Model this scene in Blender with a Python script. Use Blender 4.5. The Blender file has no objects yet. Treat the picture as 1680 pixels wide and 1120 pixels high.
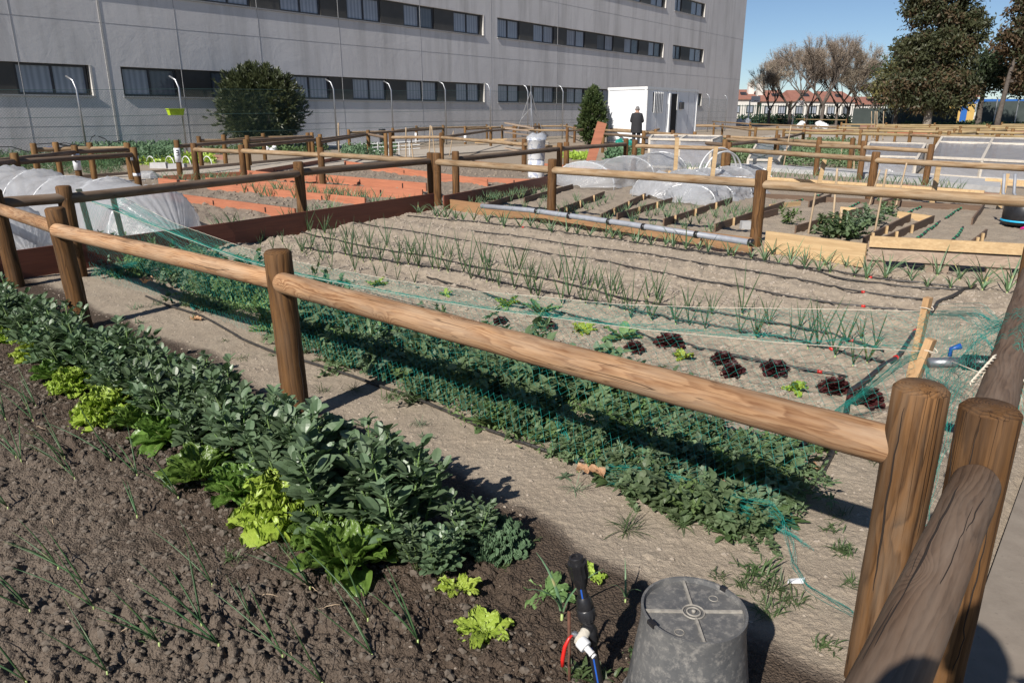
import bpy, math, random, bisect
import numpy as np
from mathutils import Vector, Matrix, Quaternion, noise as mnoise
random.seed(7)
scene = bpy.context.scene
COL = scene.collection
R = math.radians
PI = math.pi

# ---------------------------------------------------------------- camera, sky, sun, exposure
F, TH, H = 1200.0, R(17.35), 1.45
cd = bpy.data.cameras.new('camera'); cam = bpy.data.objects.new('camera', cd); COL.objects.link(cam)
cd.sensor_width = 36; cd.lens = 36*F/1680; cd.clip_start = 0.05; cd.clip_end = 2000
cam.location = (0, 0, H); cam.rotation_euler = (PI/2-TH, 0, 0)
scene.camera = cam
SUN_AZ, SUN_EL = 212.0, 37.5           # azimuth clockwise from +Y
w = bpy.data.worlds.new('World'); scene.world = w; w.use_nodes = True
nt = w.node_tree; bg = nt.nodes['Background']
sky = nt.nodes.new('ShaderNodeTexSky'); sky.sky_type = 'NISHITA'; sky.sun_disc = False
sky.sun_elevation = R(SUN_EL); sky.sun_rotation = R(SUN_AZ); sky.air_density = 1.0; sky.air_density = 0.9; sky.dust_density = 0.25; sky.ozone_density = 3.5; sky.altitude = 1600
nt.links.new(sky.outputs[0], bg.inputs[0]); bg.inputs[1].default_value = 0.06
sl = bpy.data.lights.new('sun', 'SUN'); sl.energy = 4.6; sl.angle = R(0.53); sl.color = (1, 0.94, 0.86)
so = bpy.data.objects.new('sun', sl); COL.objects.link(so)
sd = Vector((math.sin(R(SUN_AZ))*math.cos(R(SUN_EL)), math.cos(R(SUN_AZ))*math.cos(R(SUN_EL)), math.sin(R(SUN_EL))))
so.rotation_euler = sd.to_track_quat('Z', 'Y').to_euler()
scene.view_settings.view_transform = 'Standard'; scene.view_settings.look = 'None'
scene.view_settings.exposure = 0.5; scene.view_settings.gamma = 1

# ---------------------------------------------------------------- measuring helpers (photo pixel -> point of the place)
ct, st_ = math.cos(TH), math.sin(TH)
def ray(x, y):
    u = (x-840)/F; v = (y-560)/F
    return (u, ct-v*st_, -(st_+v*ct))
def g(x, y, z=0.0):
    r = ray(x, y); t = (z-H)/r[2]
    return Vector((r[0]*t, r[1]*t, z))
def at(x, y, Y):
    r = ray(x, y); t = Y/r[1]
    return Vector((r[0]*t, Y, H+r[2]*t))
def onplane(x, y, P0, P1):
    """point seen at pixel on the vertical plane through ground points P0, P1"""
    n = Vector((P1[1]-P0[1], -(P1[0]-P0[0]), 0)); r = Vector(ray(x, y))
    t = n.dot(Vector((P0[0], P0[1], 0)))/n.dot(r)
    return Vector((r.x*t, r.y*t, H+r.z*t))
AD = Vector((math.cos(R(137.5)), math.sin(R(137.5)), 0)); BD = Vector((math.cos(R(47.5)), math.sin(R(47.5)), 0))
O0 = Vector((.98, 1.55, 0))
def W(a, b, z=0.0):
    p = O0+AD*a+BD*b; return Vector((p.x, p.y, z))

# ---------------------------------------------------------------- noise in numpy
def hsh(ix, iy, seed):
    ix = ix.astype(np.int64); iy = iy.astype(np.int64)
    h = (ix*374761393+iy*668265263+seed*1442695041) & 0xffffffff
    h = ((h ^ (h >> 13))*1274126177) & 0xffffffff
    h = (h ^ (h >> 16)) & 0xffffffff
    h = (h*2246822519) & 0xffffffff
    return ((h ^ (h >> 15)) & 0xffffff)/float(0xffffff)
def vn(x, y, seed=0):
    ix = np.floor(x); iy = np.floor(y); fx = x-ix; fy = y-iy
    fx = fx*fx*(3-2*fx); fy = fy*fy*(3-2*fy)
    a = hsh(ix, iy, seed); b = hsh(ix+1, iy, seed); c = hsh(ix, iy+1, seed); d = hsh(ix+1, iy+1, seed)
    return (a*(1-fx)+b*fx)*(1-fy)+(c*(1-fx)+d*fx)*fy-0.5
def fbm(x, y, f, octv, seed=0, gain=0.5):
    s = 0*x; a = 1.0
    for k in range(octv):
        s = s+a*vn(x*f+k*17.3, y*f-k*9.1, seed+k); f *= 2.03; a *= gain
    return s
def dome(x, y, cell, seed, dens=1.0):
    """rounded clods: height of the tallest dome covering the point"""
    gx = x/cell; gy = y/cell; ix = np.floor(gx); iy = np.floor(gy); best = 0*x
    for dx in (-1, 0, 1):
        for dy in (-1, 0, 1):
            jx = ix+dx; jy = iy+dy
            px = jx+hsh(jx, jy, seed); py = jy+hsh(jx, jy, seed+1)
            r = 0.3+0.55*hsh(jx, jy, seed+2)**2
            r = r*(hsh(jx, jy, seed+3) < dens)
            e = 0.6+0.8*hsh(jx, jy, seed+4)
            d2 = ((gx-px)**2*e+(gy-py)**2/e)
            best = np.maximum(best, np.sqrt(np.maximum(r*r-d2, 0)))
    return best*cell
def sst(e0, e1, x):
    t = np.clip((x-e0)/(e1-e0), 0, 1); return t*t*(3-2*t)

def toAB(X, Y):
    dx = X-O0.x; dy = Y-O0.y
    return dx*AD.x+dy*AD.y, dx*BD.x+dy*BD.y
def zones(X, Y):
    a, b = toAB(X, Y)
    wob = 0.10*fbm(X, Y, 1.6, 4, 50)
    edge = 0.05+wob-0.12*sst(1.25, 0.9, a)
    till = sst(edge-0.10, edge-0.34, b)*sst(-0.35, 0.0, a+0.0)           # tilled bed in the foreground
    band = sst(edge+0.09, edge-0.05, b)*sst(-0.35, 0.0, a)               # damp strip beyond the beans
    damp = np.clip(np.maximum(band, till), 0, 1)
    # tilled bed dries out away from the plants
    wetb = sst(-1.35, -0.55, b+0.35*fbm(X, Y, 1.1, 3, 60))
    tone = damp*(0.60+0.40*wetb)
    bed = sst(0.45, 0.6, b)*sst(1.75, 1.5, b)*sst(.6, .8, a)*sst(9, 8.6, a)
    mid = sst(1.6, 1.9, b)*sst(6.0, 5.85, b)*sst(.0, .2, a)*sst(9.3, 9.1, a)
    left = sst(9.35, 9.6, a)*sst(.2, .4, b)*sst(13.4, 13.0, b)*sst(18, 17.5, a)
    right = sst(6.0, 6.2, b)*sst(13.6, 13.3, b)*sst(9.3, 9.1, a)
    return a, b, till, tone, bed, mid, left, right
def height(X, Y):
    a, b, till, tone, bed, mid, left, right = zones(X, Y)
    r = np.sqrt(X*X+Y*Y)
    near = sst(30, 14, r)
    h = 0.014*fbm(X, Y, 1.3, 3, 1)
    wx = X+0.02*vn(X*22, Y*22, 5)+.008*vn(X*60, Y*60, 15); wy = Y+0.02*vn(X*22, Y*22, 6)+.008*vn(X*60, Y*60, 16)
    cl = 0.34*dome(wx, wy, .070, 20, .4)+0.75*dome(wx, wy, .032, 30, .8)+1.15*dome(wx, wy, .016, 40, .9)+.0045*fbm(X, Y, 110, 2, 73)
    cl = cl*(0.75+1.1*fbm(X, Y, 2.2, 2, 44))+0.02*fbm(X, Y, 12, 4, 70, .6)
    h = h+till*(cl*.85-0.01)
    sand = (1-till)
    h = h+sand*(0.008*fbm(X, Y, 7, 5, 80, .62)+.30*dome(wx, wy, .014, 90, .30)+.25*dome(wx, wy, .03, 95, .06)+.0022*fbm(X, Y, 90, 2, 87))
    h = h+mid*(0.014*np.cos((b-2.75)*2*PI/0.62)+.55*dome(wx, wy, .03, 97, .45)*(vn(X*1.7, Y*1.7, 66)+.6)+.45*dome(wx, wy, .07, 197, .35)*(vn(X*1.2, Y*1.2, 67)+.5)+.026*fbm(X, Y, 7, 5, 83, .66))
    h = h+left*(.05*fbm(X, Y, 2.2, 5, 84, .65)+.35*dome(wx, wy, .12, 98, .5)+.04)
    h = h+right*(.03*fbm(X, Y, 4, 3, 86)+.4*dome(wx, wy, .06, 99, .4)+.02)
    return h*near-.02*sst(.0, -.2, a)*0-.03*sst(.02, -.1, a)*sst(25, 15, r)
GR = {}
def gh(x, y):
    """ground height read back from the ground mesh"""
    r = math.hypot(x, y); t = math.atan2(x, y); rr, th, Z = GR['r'], GR['t'], GR['z']
    i = min(max(bisect.bisect_right(rr, r)-1, 0), len(rr)-2); j = min(max(bisect.bisect_right(th, t)-1, 0), len(th)-2)
    f = (r-rr[i])/(rr[i+1]-rr[i]); k = (t-th[j])/(th[j+1]-th[j]); f = min(max(f, 0), 1); k = min(max(k, 0), 1)
    return float((Z[i, j]*(1-k)+Z[i, j+1]*k)*(1-f)+(Z[i+1, j]*(1-k)+Z[i+1, j+1]*k)*f)
def onG(v, dz=0.0):
    return Vector((v[0], v[1], gh(v[0], v[1])+dz))

# ---------------------------------------------------------------- mesh helpers
class MB:
    def __init__(s): s.v = []; s.f = []; s.m = []
    def add(s, vs, fs, mi=0):
        o = len(s.v); s.v.extend([tuple(q) for q in vs]); s.f.extend([tuple(i+o for i in q) for q in fs]); s.m.extend([mi]*len(fs)); return s
    def box(s, c, d, rz=0, mi=0, top=1.0):
        hx, hy, hz = d[0]/2, d[1]/2, d[2]/2; cs, sn = math.cos(rz), math.sin(rz); vs = []
        for z in (-hz, hz):
            k = top if z > 0 else 1
            for x, y in ((-hx, -hy), (hx, -hy), (hx, hy), (-hx, hy)):
                vs.append((c[0]+(x*cs-y*sn)*k, c[1]+(x*sn+y*cs)*k, c[2]+z))
        return s.add(vs, [(0, 3, 2, 1), (4, 5, 6, 7), (0, 1, 5, 4), (1, 2, 6, 5), (2, 3, 7, 6), (3, 0, 4, 7)], mi)
    def beam(s, p, q, w_, h_, up=(0, 0, 1), mi=0):
        p = Vector(p); q = Vector(q); d = (q-p).normalized(); u = Vector(up)
        sd_ = d.cross(u)
        if sd_.length < 1e-4: sd_ = d.cross(Vector((1, 0, 0)))
        sd_.normalize(); u = sd_.cross(d); vs = []
        for e in (p, q):
            for x, y in ((-1, -1), (1, -1), (1, 1), (-1, 1)): vs.append(e+sd_*(x*w_/2)+u*(y*h_/2))
        return s.add(vs, [(0, 3, 2, 1), (4, 5, 6, 7), (0, 1, 5, 4), (1, 2, 6, 5), (2, 3, 7, 6), (3, 0, 4, 7)], mi)
    def tube(s, pts, rad, n=6, mi=0, cap=True, closed=False):
        pts = [Vector(p) for p in pts]; m = len(pts)
        if not hasattr(rad, '__len__'): rad = [rad]*m
        vs = []; prev = None
        for i, p in enumerate(pts):
            if closed: d = pts[(i+1) % m]-pts[i-1]
            else: d = pts[min(i+1, m-1)]-pts[max(i-1, 0)]
            if d.length < 1e-9: d = Vector((0, 0, 1))
            d.normalize()
            if prev is None:
                x = d.cross(Vector((0, 0, 1)))
                if x.length < 1e-3: x = d.cross(Vector((0, 1, 0)))
            else: x = prev-d*prev.dot(d)
            x.normalize(); prev = x; y = d.cross(x)
            for k in range(n):
                t = 2*PI*k/n; vs.append(p+(x*math.cos(t)+y*math.sin(t))*rad[i])
        fs = []
        for i in range(m if closed else m-1):
            j = (i+1) % m
            for k in range(n): fs.append((i*n+k, i*n+(k+1) % n, j*n+(k+1) % n, j*n+k))
        if cap and not closed: fs += [tuple(range(n-1, -1, -1)), tuple((m-1)*n+k for k in range(n))]
        return s.add(vs, fs, mi)
    def lathe(s, prof, n=24, c=(0, 0, 0), mi=0, cap=True):
        vs = []
        for r_, z in prof:
            for k in range(n):
                t = 2*PI*k/n; vs.append((c[0]+r_*math.cos(t), c[1]+r_*math.sin(t), c[2]+z))
        fs = []
        for i in range(len(prof)-1):
            for k in range(n): fs.append((i*n+k, i*n+(k+1) % n, (i+1)*n+(k+1) % n, (i+1)*n+k))
        if cap: fs += [tuple(range(n-1, -1, -1)), tuple((len(prof)-1)*n+k for k in range(n))]
        return s.add(vs, fs, mi)
    def grid(s, P, mi=0, wrap=False):
        """P: rows of points"""
        o = len(P[0]); vs = [q for row in P for q in row]; fs = []
        for i in range(len(P)-1):
            for k in range(o if wrap else o-1):
                k2 = (k+1) % o; fs.append((i*o+k, i*o+k2, (i+1)*o+k2, (i+1)*o+k))
        return s.add(vs, fs, mi)
    def mesh(s, name, mats, smooth=False, off=(0, 0, 0)):
        me = bpy.data.meshes.new(name)
        v = s.v if tuple(off) == (0, 0, 0) else [(a-off[0], b-off[1], c-off[2]) for a, b, c in s.v]
        me.from_pydata(v, [], s.f)
        if not isinstance(mats, (list, tuple)): mats = [mats]
        for m in mats: me.materials.append(m)
        if len(mats) > 1: me.polygons.foreach_set('material_index', s.m)
        if smooth: me.polygons.foreach_set('use_smooth', [True]*len(s.f))
        me.update(); return me
    def part(s, name, mats, parent, smooth=False):
        """a part of `parent`; vertices given in world coordinates, parent unrotated"""
        p = parent; off = Vector((0, 0, 0))
        while p is not None: off += p.location; p = p.parent
        o = bpy.data.objects.new(name, s.mesh(name, mats, smooth, off)); COL.objects.link(o); o.parent = parent; return o
    def solo(s, name, mats, label, cat, loc=(0, 0, 0), group=None, kind=None, smooth=False):
        o = bpy.data.objects.new(name, s.mesh(name, mats, smooth, tuple(loc))); COL.objects.link(o); o.location = loc
        return tag(o, label, cat, group, kind)
def tag(o, label=None, cat=None, group=None, kind=None):
    if label: o['label'] = label
    if cat: o['category'] = cat
    if group: o['group'] = group
    if kind: o['kind'] = kind
    return o
def thing(name, label, cat, loc=(0, 0, 0), group=None):
    o = bpy.data.objects.new(name, None); COL.objects.link(o); o.location = loc; o.empty_display_size = .1
    return tag(o, label, cat, group)
def child(name, me, parent, loc=(0, 0, 0), rot=None, scale=None):
    o = bpy.data.objects.new(name, me); COL.objects.link(o); o.parent = parent; o.location = loc
    if rot is not None:
        o.rotation_mode = 'QUATERNION'; o.rotation_quaternion = rot
    if scale: o.scale = scale
    return o
def smooth_by(o_or_me, ang=40):
    me = o_or_me.data if hasattr(o_or_me, 'data') else o_or_me
    me.polygons.foreach_set('use_smooth', [True]*len(me.polygons))
    try: me.set_sharp_from_angle(angle=R(ang))
    except Exception: pass
def dup(root, loc, rz=0, sc=1.0, label=None, group=None, tilt=(0, 0)):
    r = root.copy(); COL.objects.link(r); r.location = loc; r.rotation_mode = 'XYZ'; r.rotation_euler = (tilt[0], tilt[1], rz); r.scale = (sc, sc, sc)
    if label: r['label'] = label
    if group: r['group'] = group
    for ch in list(root.children):
        c = ch.copy(); COL.objects.link(c); c.parent = r
        for q in ch.children:
            e = q.copy(); COL.objects.link(e); e.parent = c
    return r
class Kind:
    """a few variants of one kind of thing; the first placement of a variant uses the variant itself"""
    def __init__(s, protos): s.p = protos; s.used = set(); s.n = 0
    def put(s, loc, rz=None, sc=1.0, label=None, group=None, v=None, tilt=(0, 0)):
        i = random.randrange(len(s.p)) if v is None else v
        if rz is None: rz = random.uniform(0, 2*PI)
        if i not in s.used:
            s.used.add(i); r = s.p[i]; r.location = loc; r.rotation_euler = (tilt[0], tilt[1], rz); r.scale = (sc, sc, sc)
            if label: r['label'] = label
            if group: r['group'] = group
            return r
        return dup(s.p[i], loc, rz, sc, label, group, tilt)
    def drop_unused(s):
        for i, r in enumerate(s.p):
            if i not in s.used:
                for c in list(r.children): bpy.data.objects.remove(c)
                bpy.data.objects.remove(r)

# ---------------------------------------------------------------- materials
class N:
    def __init__(s, name):
        s.m = bpy.data.materials.new(name); s.m.use_nodes = True; s.t = s.m.node_tree
        s.b = s.t.nodes['Principled BSDF']; s.out = s.t.nodes['Material Output']
        s.tc = s.t.nodes.new('ShaderNodeTexCoord'); s.oi = s.t.nodes.new('ShaderNodeObjectInfo')
    def n(s, typ, **kw):
        q = s.t.nodes.new('ShaderNode'+typ)
        for k, v in kw.items():
            if k in q.inputs: s.set(q.inputs[k], v)
            else: setattr(q, k, v)
        return q
    def set(s, sock, v):
        if isinstance(v, bpy.types.NodeSocket): s.t.links.new(v, sock)
        elif isinstance(v, tuple) and len(v) == 3 and sock.type == 'RGBA': sock.default_value = (*v, 1)
        else: sock.default_value = v
    def math(s, op, a, b=0.0, c=None, clamp=False):
        q = s.t.nodes.new('ShaderNodeMath'); q.operation = op; q.use_clamp = clamp
        s.set(q.inputs[0], a); s.set(q.inputs[1], b)
        if c is not None: s.set(q.inputs[2], c)
        return q.outputs[0]
    def mix(s, f, a, b, mode='MIX'):
        q = s.t.nodes.new('ShaderNodeMix'); q.data_type = 'RGBA'; q.blend_type = mode
        s.set(q.inputs[0], f); s.set(q.inputs[6], a); s.set(q.inputs[7], b); return q.outputs[2]
    def noise(s, vec, scale, detail=4, rough=.55, dist=0.0):
        q = s.n('TexNoise', Scale=scale, Detail=detail, Roughness=rough, Distortion=dist)
        s.t.links.new(vec, q.inputs['Vector']); return q.outputs[0]
    def ramp(s, f, stops):
        q = s.t.nodes.new('ShaderNodeValToRGB'); e = q.color_ramp.elements
        e[0].position = stops[0][0]; e[1].position = stops[-1][0]
        for p, c in stops[1:-1]: e.new(p)
        for el, (p, c) in zip(e, stops): el.color = (*c, 1) if isinstance(c, tuple) else (c, c, c, 1)
        s.set(q.inputs[0], f); return q.outputs[0]
    def mapping(s, vec, scale=(1, 1, 1), loc=(0, 0, 0)):
        q = s.t.nodes.new('ShaderNodeMapping'); s.t.links.new(vec, q.inputs[0])
        s.set(q.inputs['Scale'], scale); s.set(q.inputs['Location'], loc); return q.outputs[0]
    def rndvec(s, k=37.0):
        """object coordinates shifted by a random amount per object"""
        q = s.n('VectorMath', operation='ADD'); s.t.links.new(s.tc.outputs['Object'], q.inputs[0])
        c = s.n('CombineXYZ'); 
        for i, kk in enumerate((k, k*1.7, k*.6)): s.t.links.new(s.math('MULTIPLY', s.oi.outputs['Random'], kk), c.inputs[i])
        s.t.links.new(c.outputs[0], q.inputs[1]); return q.outputs[0]
    def bump(s, h, strength=.3, dist=.01):
        q = s.n('Bump', Strength=strength, Distance=dist); s.t.links.new(h, q.inputs['Height'])
        s.t.links.new(q.outputs[0], s.b.inputs['Normal']); return q
    def col(s, c): s.set(s.b.inputs['Base Color'], c)
    def rough(s, r_): s.set(s.b.inputs['Roughness'], r_)
def plain(name, c1, c2=None, scale=20, rough=.6, bump=0.0, bdist=.004, spec=.5, metal=0.0, rnd=0.12, coord=None):
    n = N(name); v = n.rndvec(); c2 = c2 or tuple(x*.7 for x in c1)
    f = n.noise(v, scale, 5, .6)
    c = n.mix(n.ramp(f, [(.32, 0.0), (.68, 1.0)]), c1, c2)
    hsv = n.n('HueSaturation'); n.set(hsv.inputs['Color'], c)
    n.set(hsv.inputs['Value'], n.math('MULTIPLY_ADD', n.oi.outputs['Random'], 2*rnd, 1-rnd)); n.col(hsv.outputs[0])
    n.rough(rough); n.set(n.b.inputs['Specular IOR Level'], spec); n.set(n.b.inputs['Metallic'], metal)
    if bump: n.bump(f, bump, bdist)
    return n.m
def leafmat(name, c1, c2, scale=18, rough=.5, tr=.28, trc=None, spec=.4, rnd=.2, bump=.25, bs=60, tip=None):
    n = N(name); v = n.rndvec(11)
    f = n.noise(v, scale, 3, .6)
    c = n.mix(n.ramp(f, [(.3, 0.0), (.7, 1.0)]), c1, c2)
    hsv = n.n('HueSaturation'); n.set(hsv.inputs['Color'], c)
    n.set(hsv.inputs['Value'], n.math('MULTIPLY_ADD', n.oi.outputs['Random'], 2*rnd, 1-rnd))
    n.set(hsv.inputs['Hue'], n.math('MULTIPLY_ADD', n.oi.outputs['Random'], .02, .49)); cc = hsv.outputs[0]
    if tip:
        g_ = n.noise(v, scale*2.2, 2, .5); cc = n.mix(n.ramp(g_, [(.60, 0.0), (.72, 1.0)]), cc, tip)
    n.col(cc); n.rough(rough); n.set(n.b.inputs['Specular IOR Level'], spec)
    if bump: n.bump(n.noise(v, bs, 3, .6), bump, .003)
    t = n.n('BsdfTranslucent'); n.set(t.inputs[0], n.mix(.5, cc, trc or tuple(min(1, x*1.6) for x in c2)))
    mx = n.n('MixShader'); mx.inputs[0].default_value = tr
    n.t.links.new(n.b.outputs[0], mx.inputs[1]); n.t.links.new(t.outputs[0], mx.inputs[2]); n.t.links.new(mx.outputs[0], n.out.inputs[0])
    return n.m
def woodlog(name, light, dark, ring=150, warp=.035, rough=.62, grey=None, greyamt=.3, knots=True, bumps=.5, fine=True):
    """turned log, its long axis along local Z"""
    n = N(name); v = n.rndvec(9)
    sep = n.n('SeparateXYZ'); n.t.links.new(n.tc.outputs['Object'], sep.inputs[0])
    sv = n.n('SeparateXYZ'); n.t.links.new(v, sv.inputs[0])
    x, y = sep.outputs[0], sep.outputs[1]
    r_ = n.math('SQRT', n.math('ADD', n.math('POWER', n.math('ADD', x, .012), 2), n.math('POWER', n.math('SUBTRACT', y, .009), 2)))
    vl = n.mapping(v, (5, 5, .65)); vf = n.mapping(v, (34, 34, 1.6))
    r2 = n.math('MULTIPLY_ADD', n.math('SUBTRACT', n.noise(vl, 1.0, 3, .5), .5), warp, r_)
    r2 = n.math('MULTIPLY_ADD', n.math('SUBTRACT', n.noise(n.mapping(v, (20, 20, 3)), 1.0, 4, .65), .5), warp*.14, r2)
    kd = None
    if knots:
        vo = n.n('TexVoronoi', feature='F1', Scale=1.0, Randomness=1.0); n.t.links.new(n.mapping(v, (5.5, 5.5, 3.2)), vo.inputs['Vector'])
        kd = vo.outputs['Distance']
        kn = n.math('EXPONENT', n.math('MULTIPLY', n.math('POWER', kd, 2), -44.0))
        r2 = n.math('MULTIPLY_ADD', kn, .034, r2)
    sr = n.math('FRACT', n.math('MULTIPLY', r2, ring*.8)); s_ = n.math('MULTIPLY', n.math('POWER', sr, 1.7), n.math('SMOOTH_MIN', 1.0, n.math('MULTIPLY', n.math('SUBTRACT', 1.0, sr), 7.0), .1))
    s_ = n.math('MULTIPLY', s_, n.math('MULTIPLY_ADD', n.noise(n.mapping(v, (7, 7, 1.5)), 1.0, 2, .5), 1.4, .35), clamp=True)
    fn = n.noise(vf, 3.0, 4, .7)
    f = n.math('ADD', n.math('MULTIPLY', s_, .72), n.math('MULTIPLY', n.math('SUBTRACT', fn, .42), 1.5), clamp=True)
    c = n.mix(f, light, dark)
    if knots: c = n.mix(n.ramp(kn, [(.80, 0.0), (.97, .8)]), c, tuple(q*.55 for q in dark))
    big = n.noise(n.mapping(v, (3, 3, 1.3)), 1.6, 3, .6)
    c = n.mix(n.ramp(big, [(.35, 0.0), (.75, .55)]), c, tuple(q*.5 for q in dark))
    if grey: c = n.mix(n.math('MULTIPLY', n.ramp(n.noise(n.mapping(v, (14, 14, 2.2)), 1.4, 4, .65), [(.40, 0.0), (.72, 1.0)]), greyamt), c, grey)
    cr = n.ramp(n.noise(n.mapping(v, (24, 24, .55)), 1.4, 2, .5), [(.497, 0.0), (.507, 1.0), (.517, 0.0)])
    msk = n.ramp(n.noise(n.mapping(v, (2, 2, .8)), 2.5, 1, .5), [(.55, 0.0), (.6, 1.0)])
    crk = n.math('MULTIPLY', cr, msk)
    c = n.mix(n.math('MULTIPLY', crk, .85), c, (.02, .012, .008))
    hsv = n.n('HueSaturation'); n.set(hsv.inputs['Color'], c)
    n.set(hsv.inputs['Value'], n.math('MULTIPLY_ADD', n.oi.outputs['Random'], .3, .85)); n.col(hsv.outputs[0])
    n.rough(max(rough, .72)); n.set(n.b.inputs['Specular IOR Level'], .18)
    hh = n.math('SUBTRACT', n.math('MULTIPLY', f, -.35), n.math('MULTIPLY', crk, 2.0))
    n.bump(n.math('ADD', hh, n.math('MULTIPLY', fn, .4)), bumps, .003)
    return n.m
M = {}
M['post'] = woodlog('post_wood', (.205, .102, .038), (.036, .017, .007), ring=190, warp=.055, rough=.78, greyamt=.35, grey=(.16, .11, .075))
M['post_far'] = woodlog('far_post_wood', (.22, .125, .05), (.09, .045, .018), ring=60, warp=.05, knots=False)
M['post_grey'] = woodlog('corner_post_wood', (.19, .096, .038), (.034, .016, .007), ring=190, warp=.06, rough=.78, grey=(.16, .12, .085), greyamt=.6)
M['rail'] = woodlog('rail_wood', (.45, .27, .145), (.15, .062, .026), ring=250, warp=.10, grey=(.40, .31, .22), greyamt=.55)
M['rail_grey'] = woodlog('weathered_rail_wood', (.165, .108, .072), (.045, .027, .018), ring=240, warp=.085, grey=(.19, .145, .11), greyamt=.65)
M['rail_far'] = woodlog('far_rail_wood', (.36, .25, .145), (.19, .11, .055), ring=110, warp=.05, knots=False, grey=(.40, .33, .24), greyamt=.6)
M['rail_shaded'] = woodlog('shaded_rail_wood', (.22, .155, .105), (.10, .062, .040), ring=60, warp=.05, knots=False, grey=(.22, .18, .15), greyamt=.6)  # shade put into the rail colour, mostly for receding rails seen unlit
M['rail_yellow'] = woodlog('yellow_rail_wood', (.40, .31, .17), (.26, .18, .09), ring=60, warp=.05, knots=False)
def plank(name, c1, c2, rough=.7, nail=False, axis=(2.0, 40, 40)):
    n = N(name); v = n.rndvec(13); f = n.noise(n.mapping(v, axis), 1.5, 5, .65, .4)
    f2 = n.noise(n.mapping(v, (axis[0]*.4, 8, 8)), 2, 3, .6)
    c = n.mix(n.ramp(f, [(.3, 0.0), (.7, 1.0)]), c1, c2); c = n.mix(n.ramp(f2, [(.45, 0.0), (.8, .5)]), c, tuple(q*.5 for q in c2))
    hsv = n.n('HueSaturation'); n.set(hsv.inputs['Color'], c); n.set(hsv.inputs['Value'], n.math('MULTIPLY_ADD', n.oi.outputs['Random'], .3, .85)); n.col(hsv.outputs[0])
    n.rough(rough); n.bump(f, .4, .002); return n.m
M['pine'] = plank('raw_pine', (.62, .45, .25), (.46, .30, .15))
M['pine_grey'] = plank('weathered_pine', (.36, .28, .21), (.22, .16, .12))
M['orange'] = plank('orange_plank', (.50, .195, .11), (.37, .135, .075), .6)
M['redboard'] = plank('red_brown_board', (.19, .062, .034), (.12, .038, .022), .6)
M['brownboard'] = plank('tan_board', (.34, .20, .10), (.26, .14, .07), .6)
M['divider'] = plank('thin_divider_board', (.17, .105, .065), (.10, .062, .04), .7)
M['brick'] = plank('terracotta_edging', (.36, .19, .14), (.27, .13, .095), .75)
M['stakegrey'] = plank('grey_stake', (.10, .115, .09), (.06, .075, .055), axis=(40, 40, 2))
M['stake'] = plank('bamboo_stake', (.50, .38, .25), (.33, .24, .15), axis=(40, 40, 2))
M['stake_pine'] = plank('pine_stake', (.55, .36, .19), (.36, .20, .09), axis=(30, 30, 2))
M['black'] = plain('black_plastic', (.012, .012, .014), (.022, .022, .024), 30, .35, .1, rnd=.05)
M['blackhose'] = plain('black_hose', (.014, .014, .016), (.05, .045, .04), 40, .45, .1, rnd=.1)
M['blue'] = plain('blue_plastic', (.02, .10, .45), rough=.4)
M['red'] = plain('red_plastic', (.55, .02, .015), rough=.35)
M['white'] = plain('white_plastic', (.72, .73, .74), (.62, .62, .62), 12, .4)
M['whiterope'] = plain('white_cord', (.66, .60, .50), (.5, .43, .34), 300, .9, .5, .001)
M['tape'] = plain('cream_thread_tape', (.62, .58, .50), (.50, .46, .38), 120, .8, .6, .002)
M['silver'] = plain('galvanised_metal', (.45, .46, .48), (.3, .31, .33), 30, .4, metal=.8)
M['greyp'] = plain('grey_pipe', (.30, .32, .36), (.24, .25, .28), 12, .45)
M['teal'] = leafmat('teal_netting', (.018, .26, .22), (.028, .36, .31), 5, .45, .25, (.05, .6, .5), rnd=.05, bump=0)
M['greenband'] = plain('green_band', (.02, .30, .14), rough=.5)
M['rust'] = plain('rusty_iron', (.12, .05, .028), (.07, .03, .02), 60, .85, .4)
M['cyan'] = plain('cyan_rim', (.03, .42, .70), rough=.4); M['pink'] = plain('pink_hose', (.75, .03, .30), rough=.4)
M['lime'] = plain('lime_plastic', (.42, .58, .02), rough=.45)
M['deadleaf'] = leafmat('dead_leaf', (.46, .28, .17), (.30, .15, .08), 30, .7, .15)
M['paper'] = plain('white_paper', (.80, .81, .83), (.68, .7, .74), 9, .6)
M['ink'] = plain('black_ink', (.02, .02, .03), rough=.6)
M['skin'] = plain('skin', (.45, .26, .18), rough=.55); M['coat'] = plain('dark_coat', (.022, .022, .026), (.014, .014, .017), 40, .85, .3)
M['jeans'] = plain('dark_trousers', (.03, .035, .05), rough=.85); M['greyhair'] = plain('grey_hair', (.22, .21, .21), rough=.8)
M['cabinwhite'] = plain('cabin_panel', (.82, .84, .87), (.76, .78, .82), 3, .45, rnd=.02)
M['darkvoid'] = plain('dark_interior', (.012, .012, .014), rough=.8)
M['boots'] = plain('boots', (.03, .02, .015), rough=.6)
M['greybin'] = plain('dark_grey_bin', (.05, .055, .065), rough=.5)
M['bean'] = leafmat('bean_leaf', (.080, .130, .062), (.135, .195, .11), 14, .42, .15, (.12, .28, .05), spec=.6, rnd=.15)
M['beanstem'] = leafmat('bean_stem', (.12, .20, .05), (.10, .15, .05), 9, .5, .1)
M['lettuce'] = leafmat('lime_lettuce_leaf', (.27, .40, .045), (.40, .52, .09), 22, .38, .28, (.45, .62, .08), spec=.5, rnd=.08, bump=1.0, bs=110)
M['romaine'] = leafmat('romaine_leaf', (.085, .160, .028), (.15, .25, .052), 26, .34, .22, (.22, .42, .05), spec=.6, rnd=.15, bump=1.0, bs=95)
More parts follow.
